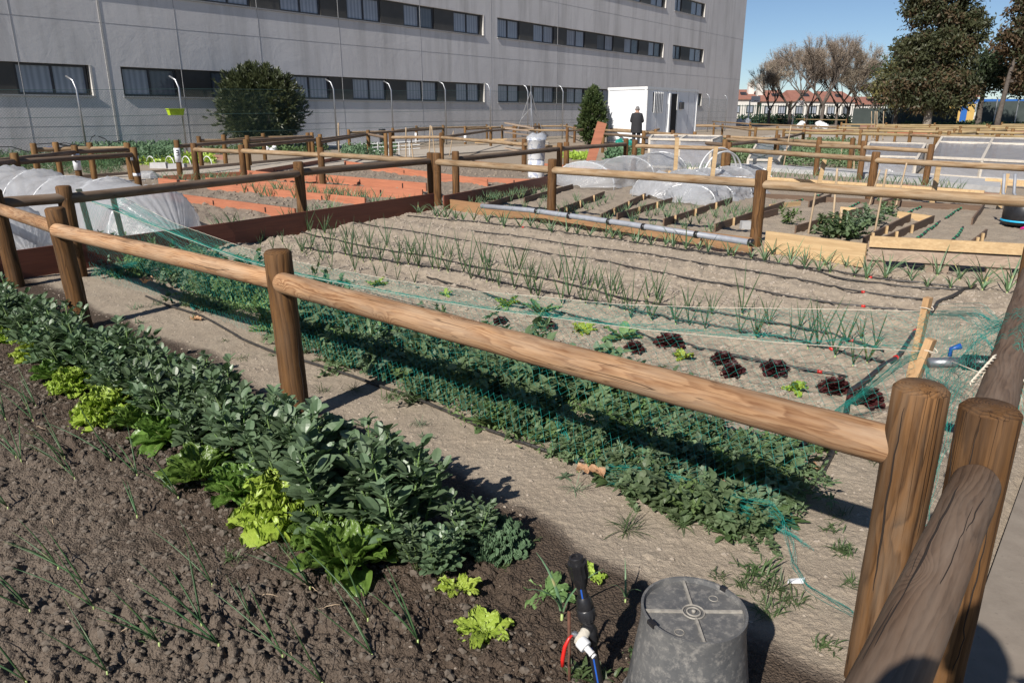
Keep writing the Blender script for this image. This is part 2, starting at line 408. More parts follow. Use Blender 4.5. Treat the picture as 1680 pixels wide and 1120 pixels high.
M['rib'] = leafmat('lettuce_rib', (.42, .50, .20), (.36, .46, .16), 20, .45, .2)
M['redlettuce'] = leafmat('red_lettuce_leaf', (.058, .016, .020), (.11, .034, .036), 25, .45, .32, (.25, .03, .03), rnd=.1, bump=.6, bs=90)
M['kale'] = leafmat('kale_leaf', (.09, .17, .085), (.12, .20, .11), 25, .55, .15, rnd=.05)
M['pea'] = leafmat('pea_leaf', (.092, .145, .065), (.16, .215, .115), 9, .5, .25, (.2, .4, .06), rnd=.28)
M['pea2'] = leafmat('pea_leaf_bright', (.11, .185, .06), (.16, .24, .085), 9, .5, .25, rnd=.28)
M['onion'] = leafmat('onion_leaf', (.035, .085, .035), (.07, .13, .05), 7, .42, .12, rnd=.25, bump=0, tip=(.16, .16, .06))
M['onionpale'] = leafmat('onion_leaf_pale', (.085, .16, .095), (.14, .22, .10), 7, .45, .12, rnd=.2, bump=0, tip=(.4, .34, .14))
M['weed'] = leafmat('weed_leaf', (.060, .105, .038), (.10, .145, .055), 12, .5, .2, rnd=.3)
M['greyweed'] = leafmat('grey_green_weed', (.11, .17, .10), (.15, .20, .12), 12, .55, .2, rnd=.2)
M['oleander'] = leafmat('oleander_leaf', (.032, .045, .020), (.065, .080, .032), 3, .45, .15, rnd=.1, spec=.4)
M['cypress'] = leafmat('cypress_leaf', (.035, .065, .022), (.075, .10, .03), 2, .55, .15, rnd=.1)
M['euc'] = leafmat('eucalyptus_leaf', (.040, .050, .022), (.070, .075, .034), .5, .55, .2, (.2, .16, .06), rnd=.1, bump=0)
M['eucbrown'] = leafmat('brown_eucalyptus_leaf', (.080, .060, .032), (.12, .080, .042), .5, .6, .2, (.3, .15, .07), rnd=.1, bump=0)
M['pinetree'] = leafmat('pine_needles', (.020, .040, .018), (.045, .065, .025), .6, .6, .1, rnd=.1, bump=0)
M['olive'] = leafmat('olive_leaf', (.10, .095, .035), (.16, .14, .05), .6, .6, .2, rnd=.1, bump=0)
M['bark'] = plain('bark', (.12, .10, .085), (.07, .057, .048), 6, .9, .5, .03)
M['barkpale'] = plain('pale_bark', (.30, .27, .23), (.18, .15, .12), 4, .9, .4, .03)
M['twig'] = leafmat('twig_mass', (.26, .22, .175), (.31, .25, .19), .5, .8, .1, rnd=.08, bump=0)
def film(name, rough=.18, opac=.45, col=(.80, .83, .87), bs=9):
    n = N(name); v = n.tc.outputs['Object']
    wv = n.noise(n.mapping(v, (1, 1, 1)), bs, 5, .7, 1.5)
    n.col(col); n.rough(rough); n.set(n.b.inputs['Specular IOR Level'], .8)
    n.bump(wv, .6, .03)
    tr = n.n('BsdfTransparent'); n.set(tr.inputs[0], (.93, .94, .95)); tl = n.n('BsdfTranslucent'); n.set(tl.inputs[0], (.8, .83, .86))
    m1 = n.n('MixShader'); m1.inputs[0].default_value = .45
    n.t.links.new(n.b.outputs[0], m1.inputs[1]); n.t.links.new(tl.outputs[0], m1.inputs[2])
    m2 = n.n('MixShader'); f = n.ramp(n.noise(v, bs*.6, 4, .6), [(.3, opac*.9), (.7, min(1, opac*1.08))])
    n.set(m2.inputs[0], f); n.t.links.new(tr.outputs[0], m2.inputs[1]); n.t.links.new(m1.outputs[0], m2.inputs[2])
    n.t.links.new(m2.outputs[0], n.out.inputs[0]); return n.m
M['film'] = film('tunnel_plastic', .20, .68, (.62, .64, .68), 5); M['filmthin'] = film('thin_tunnel_plastic', .15, .50, bs=6)
M['filmgrey'] = film('cold_frame_plastic', .20, .60, (.50, .51, .56), 4); M['jug'] = film('clear_jug_plastic', .1, .5)

# soil: colour follows the dampness attribute laid down with the ground mesh
n = N('soil'); v = n.tc.outputs['Object']
at_ = n.n('Attribute', attribute_name='tone'); tl = n.n('Attribute', attribute_name='tint')
f1 = n.noise(v, 3.0, 6, .6); f2 = n.noise(v, 45.0, 6, .7); f3 = n.noise(v, 260.0, 3, .7); f4 = n.noise(v, .6, 4, .6)
dry = n.mix(n.ramp(f1, [(.3, 0.0), (.7, 1.0)]), (.405, .340, .262), (.335, .275, .208))
dry = n.mix(n.ramp(f2, [(.35, 0.0), (.7, .65)]), dry, (.25, .205, .16))
dry = n.mix(n.math('MULTIPLY', n.ramp(f3, [(.55, 0.0), (.72, 1.0)]), .5), dry, (.52, .46, .38))
dry = n.mix(n.math('MULTIPLY', n.ramp(f3, [(.30, 1.0), (.42, 0.0)]), .5), dry, (.15, .12, .095))
mid_ = n.mix(n.ramp(f2, [(.3, 0.0), (.7, 1.0)]), (.175, .140, .110), (.118, .092, .071))
mid_ = n.mix(n.math('MULTIPLY', n.ramp(f3, [(.6, 0.0), (.72, 1.0)]), .45), mid_, (.27, .235, .195))
wet = n.mix(n.ramp(f2, [(.3, 0.0), (.7, 1.0)]), (.110, .080, .058), (.062, .045, .033))
wet = n.mix(n.math('MULTIPLY', n.ramp(f3, [(.64, 0.0), (.72, 1.0)]), .4), wet, (.20, .15, .11))
tone = n.math('ADD', at_.outputs['Fac'], n.math('MULTIPLY', n.math('SUBTRACT', n.noise(v, 7.0, 5, .65), .5), .55), clamp=True)
t0 = n.math('MULTIPLY', n.math('SUBTRACT', tone, .05), 2.2, clamp=True); t1 = n.math('MULTIPLY', n.math('SUBTRACT', tone, .62), 3.2, clamp=True)
c = n.mix(t1, n.mix(t0, dry, mid_), wet)
c = n.mix(tl.outputs['Fac'], c, n.mix(n.ramp(f2, [(.3, 0.0), (.7, 1.0)]), (.27, .225, .18), (.19, .155, .122)))
n.col(c); n.rough(n.math('MULTIPLY_ADD', t1, -.22, .95)); n.set(n.b.inputs['Specular IOR Level'], .25)
vo = n.n('TexVoronoi', feature='F1', Scale=120.0); n.t.links.new(n.n('VectorMath', operation='ADD').outputs[0], vo.inputs['Vector']); q_ = vo.inputs['Vector'].links[0].from_node
n.t.links.new(v, q_.inputs[0]); nz = n.n('TexNoise', Scale=60.0, Detail=3.0); n.t.links.new(v, nz.inputs['Vector']); sc_ = n.n('VectorMath', operation='SCALE'); n.t.links.new(nz.outputs['Color'], sc_.inputs[0]); sc_.inputs['Scale'].default_value = .02; n.t.links.new(sc_.outputs[0], q_.inputs[1])
hh = n.math('ADD', n.math('MULTIPLY', n.math('SUBTRACT', .6, vo.outputs['Distance']), n.math('MULTIPLY_ADD', tone, .9, .22)), n.math('ADD', n.math('MULTIPLY', f2, .8), n.math('MULTIPLY', f3, .45)))
n.bump(hh, 1.0, .009)
M['soil'] = n.m
M['gravel'] = plain('pale_gravel', (.46, .41, .35), (.30, .26, .21), 30, .9, .6, .01, rnd=0)
n = N('concrete'); v = n.tc.outputs['Object']
f1 = n.noise(v, 2.2, 6, .65); f2 = n.noise(v, 60, 4, .7); f3 = n.noise(n.mapping(v, (1, 1, 1)), 9, 5, .7)
c = n.mix(n.ramp(f1, [(.3, 0.0), (.7, 1.0)]), (.245, .205, .165), (.185, .155, .125)); c = n.mix(n.ramp(f3, [(.4, 0.0), (.75, .5)]), c, (.29, .25, .205))
c = n.mix(n.math('MULTIPLY', n.ramp(f2, [(.62, 0.0), (.72, 1.0)]), .5), c, (.12, .095, .075))
n.col(c); n.rough(.85); n.bump(n.math('ADD', f3, f2), .25, .004); M['concrete'] = n.m
M['curb'] = plain('pale_curb', (.47, .47, .47), (.36, .36, .36), 6, .85, .3)
# facade render: ripples, joints, streaks
n = N('facade_render'); v = n.tc.outputs['Object']
f1 = n.noise(v, .25, 5, .6); f2 = n.noise(n.mapping(v, (1.2, 1.2, .12)), 1.0, 5, .65); f3 = n.noise(n.mapping(v, (.9, .9, .7)), .8, 5, .6, 1.2); f4 = n.noise(v, 25, 4, .7)
c = n.mix(n.ramp(f1, [(.3, 0.0), (.7, 1.0)]), (.68, .665, .665), (.60, .585, .585))
c = n.mix(n.ramp(f2, [(.48, 0.0), (.76, .75)]), c, (.37, .36, .35)); c = n.mix(n.math('MULTIPLY', n.ramp(f4, [(.4, 0.0), (.7, 1.0)]), .15), c, (.34, .34, .35))
n.col(c); n.rough(.9); n.bump(n.math('ADD', n.math('MULTIPLY', f3, 1.0), n.math('MULTIPLY', n.noise(n.mapping(v, (1, 1, 2.2)), 2.6, 4, .55, .8), .25)), .16, .08); M['facade'] = n.m
M['joint'] = plain('joint', (.56, .55, .56), rough=.9); M['jointdark'] = plain('dark_joint', (.38, .38, .39), rough=.9)
M['frame'] = plain('window_frame', (.035, .035, .04), rough=.4, rnd=.02)
M['panel'] = plain('dark_panel', (.062, .058, .052), (.045, .042, .038), 1.5, .5, rnd=.15)
M['sill'] = plain('pale_sill', (.55, .53, .50), rough=.8)
n = N('curtained_glass'); v = n.rndvec(5)
wv = n.n('TexWave', wave_type='BANDS', bands_direction='X', Scale=1.6, Distortion=3.0, Detail=2.0); n.t.links.new(n.mapping(v, (1, 1, .05)), wv.inputs['Vector']); wv.inputs['Detail Scale'].default_value = 1.5
n.col(n.mix(n.ramp(n.oi.outputs['Random'], [(.80, 0.0), (.86, .75)]), n.mix(wv.outputs[0], (.20, .225, .27), (.31, .34, .40)), (.04, .05, .06))); n.rough(.5); n.set(n.b.inputs['Coat Weight'], .6); n.set(n.b.inputs['Coat Roughness'], .05); M['curtain'] = n.m
n = N('roof_tiles'); v = n.rndvec(3); c = n.mix(n.ramp(n.noise(v, 1.2, 5, .7), [(.3, 0.0), (.7, 1.0)]), (.30, .135, .095), (.22, .095, .07))
n.col(c); n.rough(.9); M['roof'] = n.m
M['houseW'] = plain('house_wall', (.66, .64, .60), (.56, .54, .50), .8, .9); M['yellowwall'] = plain('yellow_wall', (.66, .44, .14), (.58, .38, .12), .8, .9)
M['bluepaint'] = plain('blue_paint', (.03, .15, .50), rough=.6); M['hedge'] = leafmat('hedge_leaf', (.02, .045, .02), (.04, .07, .03), .8, .6, .1, bump=0)
M['screen'] = plain('green_screen_cloth', (.055, .070, .066), (.038, .050, .048), 1.0, .9); M['greenmetal'] = plain('green_metal', (.015, .055, .04), rough=.5)
M['wirefence'] = plain('fence_wire', (.10, .20, .18), rough=.6)
n = N('upturned_bucket'); v = n.tc.outputs['Object']
f1 = n.noise(v, 7, 6, .7); f2 = n.noise(v, 45, 5, .75); f3 = n.noise(n.mapping(v, (9, 9, 60)), 1, 3, .6)
c = n.mix(n.ramp(f1, [(.35, 0.0), (.7, 1.0)]), (.070, .073, .078), (.145, .143, .138)); c = n.mix(n.math('MULTIPLY', n.ramp(f2, [(.50, 0.0), (.68, 1.0)]), .55), c, (.34, .32, .29))
n.col(c); n.rough(n.ramp(f1, [(.3, .38), (.7, .62)])); n.bump(f2, .2, .002); M['bucket'] = n.m
M['dust'] = plain('dusty_rib', (.34, .32, .28), (.20, .185, .165), 60, .8)
M['label'] = M['paper']
n = N('printed_drum'); v = n.rndvec(3); vo = n.n('TexVoronoi', Scale=9.0); n.t.links.new(n.mapping(v, (1, 1, 1.4)), vo.inputs['Vector'])
z = n.n('SeparateXYZ'); n.t.links.new(n.tc.outputs['Object'], z.inputs[0])
c = n.mix(n.ramp(n.noise(v, 11, 3, .5), [(.53, 0.0), (.56, 1.0)]), (.76, .77, .79), (.40, .44, .55))
n.col(c); n.rough(.4); M['drum'] = n.m

# ================================================================ THE SETTING
def ground():
    # one sheet, rings of vertices around the camera foot: fine where the photo is close, coarse to the horizon
    th = np.concatenate([np.linspace(-PI, -R(50), 40, endpoint=False), np.linspace(-R(50), R(47), 760), np.linspace(R(47), PI, 40)[1:-1]])
    rr = [0.02, .5, .9, 1.15]
    while rr[-1] < 420:
        q = rr[-1]; k = .0026 if q < 3.2 else (.0034 if q < 7 else (.006 if q < 16 else (.02 if q < 40 else .12)))
        rr.append(q*(1+k))
    rr = np.array(rr); nr, nth = len(rr), len(th)
    Rr, Th = np.meshgrid(rr, th, indexing='ij')
    X = (Rr*np.sin(Th)).ravel(); Y = (Rr*np.cos(Th)).ravel()
    Z = height(X, Y)
    GR['r'] = list(rr); GR['t'] = list(th); GR['z'] = Z.reshape(nr, nth)
    a, b, till, tone, bed, mid, left, right = zones(X, Y)
    tint = np.clip(left+.12*right+.35*mid*0+.35*sst(9, 14, np.sqrt(X*X+Y*Y)), 0, 1)
    # dark moist patches round the tap and the bucket
    for (px, py, rad) in ((.45, 1.45, .42), (.05, 1.75, .35)):
        d = np.sqrt((X-px)**2+(Y-py)**2); tone = np.maximum(tone, (.78)*sst(rad, rad*.45, d+.15*fbm(X, Y, 5, 3, 33)))
    me = bpy.data.meshes.new('ground')
    me.vertices.add(nr*nth); co = np.empty((nr*nth, 3), np.float32); co[:, 0] = X; co[:, 1] = Y; co[:, 2] = Z
    me.vertices.foreach_set('co', co.ravel())
    i = np.arange(nr-1)[:, None]*nth; j = np.arange(nth)[None, :]; j2 = (j+1) % nth
    q = np.stack([i+j, i+nth+j, i+nth+j2, i+j2], -1).reshape(-1, 4)
    me.loops.add(q.size); me.polygons.add(len(q))
    me.loops.foreach_set('vertex_index', q.ravel().astype(np.int32))
    me.polygons.foreach_set('loop_start', np.arange(0, q.size, 4, dtype=np.int32))
    me.polygons.foreach_set('use_smooth', np.ones(len(q), bool))
    for nm, arr in (('tone', tone), ('tint', tint)):
        t_ = me.attributes.new(nm, 'FLOAT', 'POINT'); t_.data.foreach_set('value', arr.astype(np.float32))
    me.update(calc_edges=True); me.validate()
    me.materials.append(M['soil'])
    o = bpy.data.objects.new('ground', me); COL.objects.link(o); tag(o, kind='structure')
ground()

def sheet(name, far, near, z, mat, thick=.06):
    mb = MB(); k = len(far); vs = [(p[0], p[1], z) for p in far]+[(p[0], p[1], z) for p in near]+[(p[0], p[1], z-thick) for p in far]+[(p[0], p[1], z-thick) for p in near]
    fs = []
    for i in range(k-1):
        fs += [(i, k+i, k+i+1, i+1), (i, i+1, 2*k+i+1, 2*k+i), (k+i, 3*k+i, 3*k+i+1, k+i+1)]
    fs += [(0, 2*k, 3*k, k), (k-1, 2*k-1, 4*k-1, 3*k-1)]
    mb.add(vs, fs); o = bpy.data.objects.new(name, mb.mesh(name, mat)); COL.objects.link(o); o['kind'] = 'structure'; return o
e0 = Vector((1.17, 1.59, 0)); ed = Vector((math.cos(R(50)), math.sin(R(50)), 0)); en = Vector((ed.y, -ed.x, 0))
sheet('sidewalk', [e0-ed*4, e0+ed*22], [e0-ed*4+en*1.7, e0+ed*22+en*1.7], .012, M['concrete'], .1)
sheet('gravel_path', [g(-60, 312), g(120, 298), g(280, 283), g(517, 262), g(740, 243), g(900, 233)], [g(-60, 322), g(120, 308), g(330, 296), g(560, 273), g(740, 254), g(900, 243)], .045, M['gravel'])
sheet('far_gravel_path', [g(1290, 219), g(1450, 226), g(1800, 232)], [g(1240, 226), g(1450, 237), g(1800, 246)], .04, M['gravel'])
sheet('pavement_strip', [g(330, 243), g(560, 236), g(840, 217)], [g(330, 250), g(560, 242), g(840, 224)], .04, M['curb'])

# ---------------------------------------------------------------- the long building
FA = R(52); FD = Vector((math.cos(FA), math.sin(FA), 0)); FN = Vector((FD.y, -FD.x, 0)); FP = Vector((-1.4, 43.9, 0))
def ft(x, y):
    p = onplane(x, y, FP, FP+FD); return (p-FP).dot(FD)
def fp(t, z, d=0.0):
    p = FP+FD*t+FN*d; return Vector((p.x, p.y, z))
T0, T1 = -46.0, ft(1215, 120); TOP = 17.6; DEP = 16
ROWS = [(2.02, 3.02), (5.52, 6.56), (9.02, 10.06), (12.52, 13.56)]
# openings: per row list of bands; each band = [t0, t1, [(kind, ta, tb, mullion)]]
def band(y, x0, x1, wins):
    return [ft(x0, y), ft(x1, y), [(ft(a, y), ft(b, y)) for a, b in wins]]
r1 = [band(140, -160, 152, [(-130, -40), (30, 148)]), band(150, 203, 795, [(205, 294), (350, 412), (424, 466), (477, 543), (581, 636), (669, 720), (750, 789)]),
      band(152, 817, 1070, [(818, 854), (878, 911), (932, 960), (980, 1003), (1020, 1042)]), band(168, 1137, 1151, [(1138, 1150)])]
r2 = [band(20, 120, 793, [(160, 240), (255, 325), (340, 414), (462, 528), (571, 626), (664, 714), (746, 789)]),
      band(60, 816, 1090, [(816, 854), (877, 911), (932, 962), (982, 1009), (1027, 1051), (1067, 1087)]), band(95, 1103, 1154, [(1104, 1118), (1133, 1152)])]
tshift = [(b[0], b[1], b[2]) for b in r2]
r3 = [[b[0], b[1], b[2]] for b in r2[:2]]+[band(15, 1107, 1157, [(1108, 1120), (1136, 1155)])]
r4 = r3
bld = thing('building', 'long grey rendered building with rows of dark window bands behind the allotments', 'building', (FP.x, FP.y, 0))
mb = MB()
def slab(t0, t1, z0, z1, d0=-.5, d1=0.0, m=None):
    (m or mb).add([fp(t0, z0, d0), fp(t1, z0, d0), fp(t1, z0, d1), fp(t0, z0, d1), fp(t0, z1, d0), fp(t1, z1, d0), fp(t1, z1, d1), fp(t0, z1, d1)],
           [(0, 3, 2, 1), (4, 5, 6, 7), (0, 1, 5, 4), (1, 2, 6, 5), (2, 3, 7, 6), (3, 0, 4, 7)])
zz = -.3
for (z0, z1), bands in zip(ROWS, (r1, r2, r3, r4)):
    slab(T0, T1, zz, z0); t = T0
    for b0, b1, _ in bands: slab(t, b0, z0, z1); t = b1
    slab(t, T1, z0, z1); zz = z1
slab(T0, T1, zz, TOP); slab(T0, T1, -.3, TOP-.4, -DEP, -.5)
mb.part('facade_wall', M['facade'], bld)
jm = MB()
for z in (1.0, 4.42, 7.9, 11.4): slab(T0, T1, z, z+.012, -.01, .004, jm)
for x, y in ((20, 50), (290, 60), (425, 60), (806, 90), (914, 110), (1098, 60), (560, 110), (1160, 90), (1185, 90), (690, 70)):
    t = ft(x, y); slab(t, t+.018, 0, TOP, -.01, .006, jm)
jm.part('panel_joints', M['jointdark'], bld)
dp = MB(); t = ft(176, 120); slab(t, t+.07, 0, TOP, -.01, .012, dp); dp.part('expansion_joint', M['sill'], bld)
def winmesh(t0, t1, z0, z1, mull=True):
    fr = MB(); d = -.20; wf = .07
    slab(t0, t1, z0, z0+wf, d, d+.06, fr); slab(t0, t1, z1-wf, z1, d, d+.06, fr); slab(t0, t0+wf, z0+wf, z1-wf, d, d+.06, fr); slab(t1-wf, t1, z0+wf, z1-wf, d, d+.06, fr)
    slab((t0+t1)/2-wf/2, (t0+t1)/2+wf/2, z0+wf, z1-wf, d, d+.055, fr)
    return fr
for (z0, z1), bands in zip(ROWS, (r1, r2, r3, r4)):
    for b0, b1, wins in bands:
        s_ = MB(); slab(b0-.03, b1+.03, z0-.05, z0-.004, -.3, .05, s_); s_.part('sill', M['jointdark'], bld)
        s2 = MB(); slab(b1-.02, b1+.05, z0, z1, -.18, .012, s2); s2.part('reveal_trim', M['sill'], bld)
        edges = [b0]
        for wa, wb in wins:
            fo = winmesh(wa, wb, z0+.004, z1-.004).part('window', M['frame'], bld)
            for ca, cb in ((wa+.07, (wa+wb)/2-.035), ((wa+wb)/2+.035, wb-.07)):
                c = (ca+cb)/2; me = MB(); hw = (cb-ca)/2; z2 = z0+.075; z3 = z1-.075
                me.add([(-hw, 0, z2), (hw, 0, z2), (hw, 0, z3), (-hw, 0, z3)], [(0, 1, 2, 3)])
                o = bpy.data.objects.new('pane', me.mesh('pane', M['curtain'])); COL.objects.link(o); o.parent = fo
                p = fp(c, 0, -.19); o.location = (p.x-FP.x, p.y-FP.y, 0); o.rotation_euler = (0, 0, FA)
            edges += [wa, wb]
        edges.append(b1)
        for i in range(0, len(edges), 2):
            if edges[i+1]-edges[i] > .08:
                p_ = MB(); slab(edges[i]+.01, edges[i+1]-.01, z0+.004, z1-.004, -.19, -.10, p_); p_.part('panel', M['panel'], bld)

# ---------------------------------------------------------------- chain-link fence along the building
def fence_pt(x, y0):
    return onplane(x, y0, FP+FN*3.4, FP+FN*3.4+FD)
cl = [(-30, 123), (122, 126), (291, 126), (546, 131), (641, 134), (730, 134), (804, 136), (866, 139), (924, 140), (974, 144), (1165, 154), (1194, 156)]
cp = [fence_pt(x, y) for x, y in cl]
ch = thing('chain_link_fence', 'tall wire mesh fence on thin bent-topped metal posts before the grey building', 'fence', (cp[0].x, cp[0].y, 0))
for p in cp:
    mb = MB(); zt = p.z; mb.tube([(p.x, p.y, 0), (p.x, p.y, zt-.35), (p.x-.10, p.y+.05, zt-.1), (p.x-.32, p.y+.12, zt+.02)], .032, 8)
    mb.part('post', M['silver'], ch, True)
wz = []
mb = MB()
for i in range(len(cp)-1):
    p, q = cp[i], cp[i+1]; L = math.hypot(q.x-p.x, q.y-p.y); d = Vector((q.x-p.x, q.y-p.y, 0))/L
    for fr in (.02, .35, .62, .985):
        mb.beam((p.x, p.y, fr*(p.z-.35)), (q.x, q.y, fr*(q.z-.35)), .012, .012)
    hgt = min(p.z, q.z)-.4; kk = -hgt
    while kk < L:
        for sgn in (1, -1):
            s0, s1 = (kk, kk+hgt); z0, z1 = (0, hgt) if sgn > 0 else (hgt, 0)
            if s0 < 0: z0 = z0+(z1-z0)*(-s0)/hgt; s0 = 0
            if s1 > L: z1 = z0+(z1-z0)*(L-s0)/(s1-s0); s1 = L
            a_ = Vector((p.x, p.y, z0))+d*s0; b_ = Vector((p.x, p.y, z1))+d*s1
            if (b_-a_).length > .05: mb.add([a_, b_, b_+Vector((0, 0, .005)), a_+Vector((0, 0, .005))], [(0, 1, 2, 3)])
        kk += .085
mb.part('wire_mesh', M['wirefence'], ch)

# ---------------------------------------------------------------- round-rail fences
_logs = {}
def logmesh(r, L, matk, taper=1.0, seg=12, round_end=0.0, seed=0):
    """log along +Z from 0 to L with softly rounded ends"""
    key = (round(r, 3), round(L, 2), matk, seg, round_end, seed)
    if key in _logs: return _logs[key]
    mb = MB(); b = min(.012, r*.25)
    if round_end: prof = [(r*.25, 0), (r*.62, r*.12), (r*.88, r*.35), (r, r*.75)]
    else: prof = [(r-b, 0), (r, b)]
    k = max(2, int(L/.12)) if seg > 12 else 3
    rs = random.Random(seed); z0 = prof[-1][1]; e = z0 if round_end else b
    for i in range(1, k): prof.append((r*(1+rs.uniform(-.022, .022)), z0+(L-e-z0)*i/k))
    if round_end: prof += [(r, L-r*.75), (r*.88, L-r*.35), (r*.62, L-r*.12), (r*.25, L)]
    else: prof += [(r, L-b), (r-b, L)]
    mb.lathe(prof, seg); me = mb.mesh('log', M[matk])
    smooth_by(me, 50); _logs[key] = me; return me
def place_log(name, parent, p, q, r, matk, seg=10, rnd=0.0, seed=0, spin=None):
    d = q-p; L = d.length; Lq = max(.1, round(L*4)/4)
    me = logmesh(r, Lq, matk, seg=seg, round_end=rnd, seed=seed)
    rot = Vector((0, 0, 1)).rotation_difference(d.normalized()) @ Quaternion((0, 0, 1), random.uniform(0, 6.28) if spin is None else spin)
    return child(name, me, parent, p-parent.location, rot, (1, 1, L/Lq))
def rail_fence(label, tops, group=None, zt=.84, r=.062, rr=.047, pm='post_far', rm='rail_far', seg=10, skip=(), zr=.70, off=.0, lean=.01, name='rail_fence', rnd=1.0):
    """tops: world xy of the posts; a rail joins each post to the next"""
    P = [Vector((t[0], t[1], 0)) for t in tops]; root = thing(name, label, 'fence', (P[0].x, P[0].y, 0), group)
    for i, p in enumerate(P):
        gz = gh(p.x, p.y) if p.length < 12 else 0
        l = Vector((random.gauss(0, lean), random.gauss(0, lean), 0))
        place_log('post', root, Vector((p.x, p.y, gz-.15)), Vector((p.x, p.y, zt+random.uniform(-.015, .015)))+l, r, pm, seg, seed=i % 3)
        if i+1 < len(P) and i not in skip:
            q = P[i+1]; d = (q-p).normalized(); nrm = Vector((d.y, -d.x, 0))
            if nrm.y > 0: nrm = -nrm
            dz = random.uniform(-.012, .012)
            a_ = p+nrm*off+Vector((0, 0, zr+dz))-d*.045; b_ = q+nrm*off*.3+Vector((0, 0, zr-dz))+d*.01
            place_log('rail', root, a_, b_, rr, rm, seg, rnd, seed=i % 4)
    return root
def px(l, z=.84): return [g(x, y, z) for x, y in l]
def spaced(p, q, n): return [p+(q-p)*(i/(n-1)) for i in range(n)]

# near fence A and the corner posts, each built a little closer
CL = Vector((.955, 1.60, 0)); CR = Vector((1.057, 1.497, 0))
def near_fence():
    P = [CL, Vector((-1.06, 3.36, 0)), Vector((-3.02, 4.97, 0)), Vector((-4.30, 6.22, 0)), Vector((-6.2, 7.8, 0))]
    root = thing('rail_fence', 'sunlit round rail fence running left from the corner over the netted bed', 'fence', CL)
    tops = [Vector((.958, 1.600, .845)), Vector((-1.085, 3.352, .845)), Vector((-3.07, 4.95, .845)), Vector((-4.33, 6.2, .84)), Vector((-6.2, 7.8, .84))]
    R_ = [.0605, .0625, .062, .062, .062]
    for i, (p, t) in enumerate(zip(P, tops)):
        o = place_log('post', root, Vector((p.x, p.y, gh(p.x, p.y)-.2)), t, R_[i], 'post', 40, seed=20+i, spin=i*1.3+.6)
        if i == 0: o.data.materials[0] = M['post_grey']
    zr = [.675, .695, .70, .70]
    for i in range(4):
        p, q = tops[i], tops[i+1]; d = (q-p); d.z = 0; d.normalize(); n_ = Vector((-d.y, d.x, 0))
        if n_.y > 0: n_ = -n_
        s = p.copy(); s.z = zr[i]; e = q.copy(); e.z = [.705, .70, .70, .70][i]
        # the rail butts into the nearer post and shows its rounded end past the farther post
        if i == 0: a_ = s-d*.015; b_ = e+n_*.030-d*.035
        else: a_ = s+n_*-.01+d*.02; b_ = e+n_*.03-d*.03
        place_log('rail', root, b_, a_, [.0485, .047, .047, .047][i], 'rail', 36, 1.0, seed=40+i, spin=[2.2, .4, 1.4, 2][i])
near_fence()
def crack(parent, p, q, r, ang, a0, a1, w_=.0022, seed=1):
    """a drying crack along a log: a thin dark split following the surface"""
    rs = random.Random(seed); d = (q-p); L = d.length; d.normalize(); x = d.cross(Vector((0, 0, 1)) if abs(d.z) < .9 else Vector((1, 0, 0))).normalized(); y = d.cross(x); pts = []; n_ = 16; A = ang
    for i in range(n_+1):
        A += rs.gauss(0, .035); t = a0+(a1-a0)*i/n_; pts.append(p+d*L*t+(x*math.cos(A)+y*math.sin(A))*(r-.0006))
    m = MB(); m.tube(pts, [w_*(.15+math.sin(PI*i/n_)**.6) for i in range(n_+1)], 5); m.part('drying_crack', M['crackdark'], parent, True)
M['crackdark'] = plain('crack_shadow', (.022, .013, .008), rough=.95)
nf = [o for o in COL.objects if o.name == 'rail_fence'][0]
for i, (p, t, r_) in enumerate([(CL, Vector((.958, 1.600, .835)), .0605), (Vector((-1.06, 3.36, 0)), Vector((-1.085, 3.352, .84)), .0625), (Vector((-3.02, 4.97, 0)), Vector((-3.07, 4.95, .84)), .062)]):
    p = Vector((p.x, p.y, .02))
    for k, (an, a0, a1, w_) in enumerate([(2.2+i*.25, .30, .98, .0028), (3.4+i*.5, .05, .5, .0018), (1.2, .6, .99, .0014)]): crack(nf, p, t, r_, an, a0, a1, w_, i*7+k)
for i, (p, q) in enumerate([(Vector((.958, 1.6, .675)), Vector((-1.085, 3.352, .705))), (Vector((-1.085, 3.352, .695)), Vector((-3.07, 4.95, .70)))]):
    for k, (an, a0, a1) in enumerate([(1.9, .06, .30), (2.5, .42, .62), (2.2, .70, .90), (3.1, .18, .40), (1.5, .55, .80)]): crack(nf, p, q, .0475, -an, a0, a1, .0012, 40+i*9+k); 
def side_fence():
    root = thing('rail_fence', 'weathered grey brown rail fence crossing the lower right corner beside the pavement', 'fence', CR)
    sd1 = Vector((math.cos(R(53.5)), math.sin(R(53.5)), 0))
    P = [CR, CR+sd1*2.52, CR+sd1*5.1]
    near = CR-Vector((.63, .78, 0)).normalized()*2.5
    for i, p in enumerate(P+[near]):
        o = place_log('post', root, Vector((p.x, p.y, -.22)), Vector((p.x+.0, p.y, .835)), .061, 'post', 40, seed=30+i, spin=i*2.1+3.9)
    z = .705
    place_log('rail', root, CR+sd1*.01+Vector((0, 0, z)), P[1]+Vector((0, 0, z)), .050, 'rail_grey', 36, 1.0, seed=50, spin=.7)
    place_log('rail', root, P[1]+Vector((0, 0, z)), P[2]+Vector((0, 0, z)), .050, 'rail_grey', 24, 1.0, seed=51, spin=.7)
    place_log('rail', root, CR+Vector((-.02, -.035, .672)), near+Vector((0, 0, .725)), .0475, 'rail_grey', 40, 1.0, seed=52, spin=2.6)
side_fence()
sf = [o for o in COL.objects if o.name == 'rail_fence.001'][0]; nr_ = CR-Vector((.63, .78, 0)).normalized()*2.5
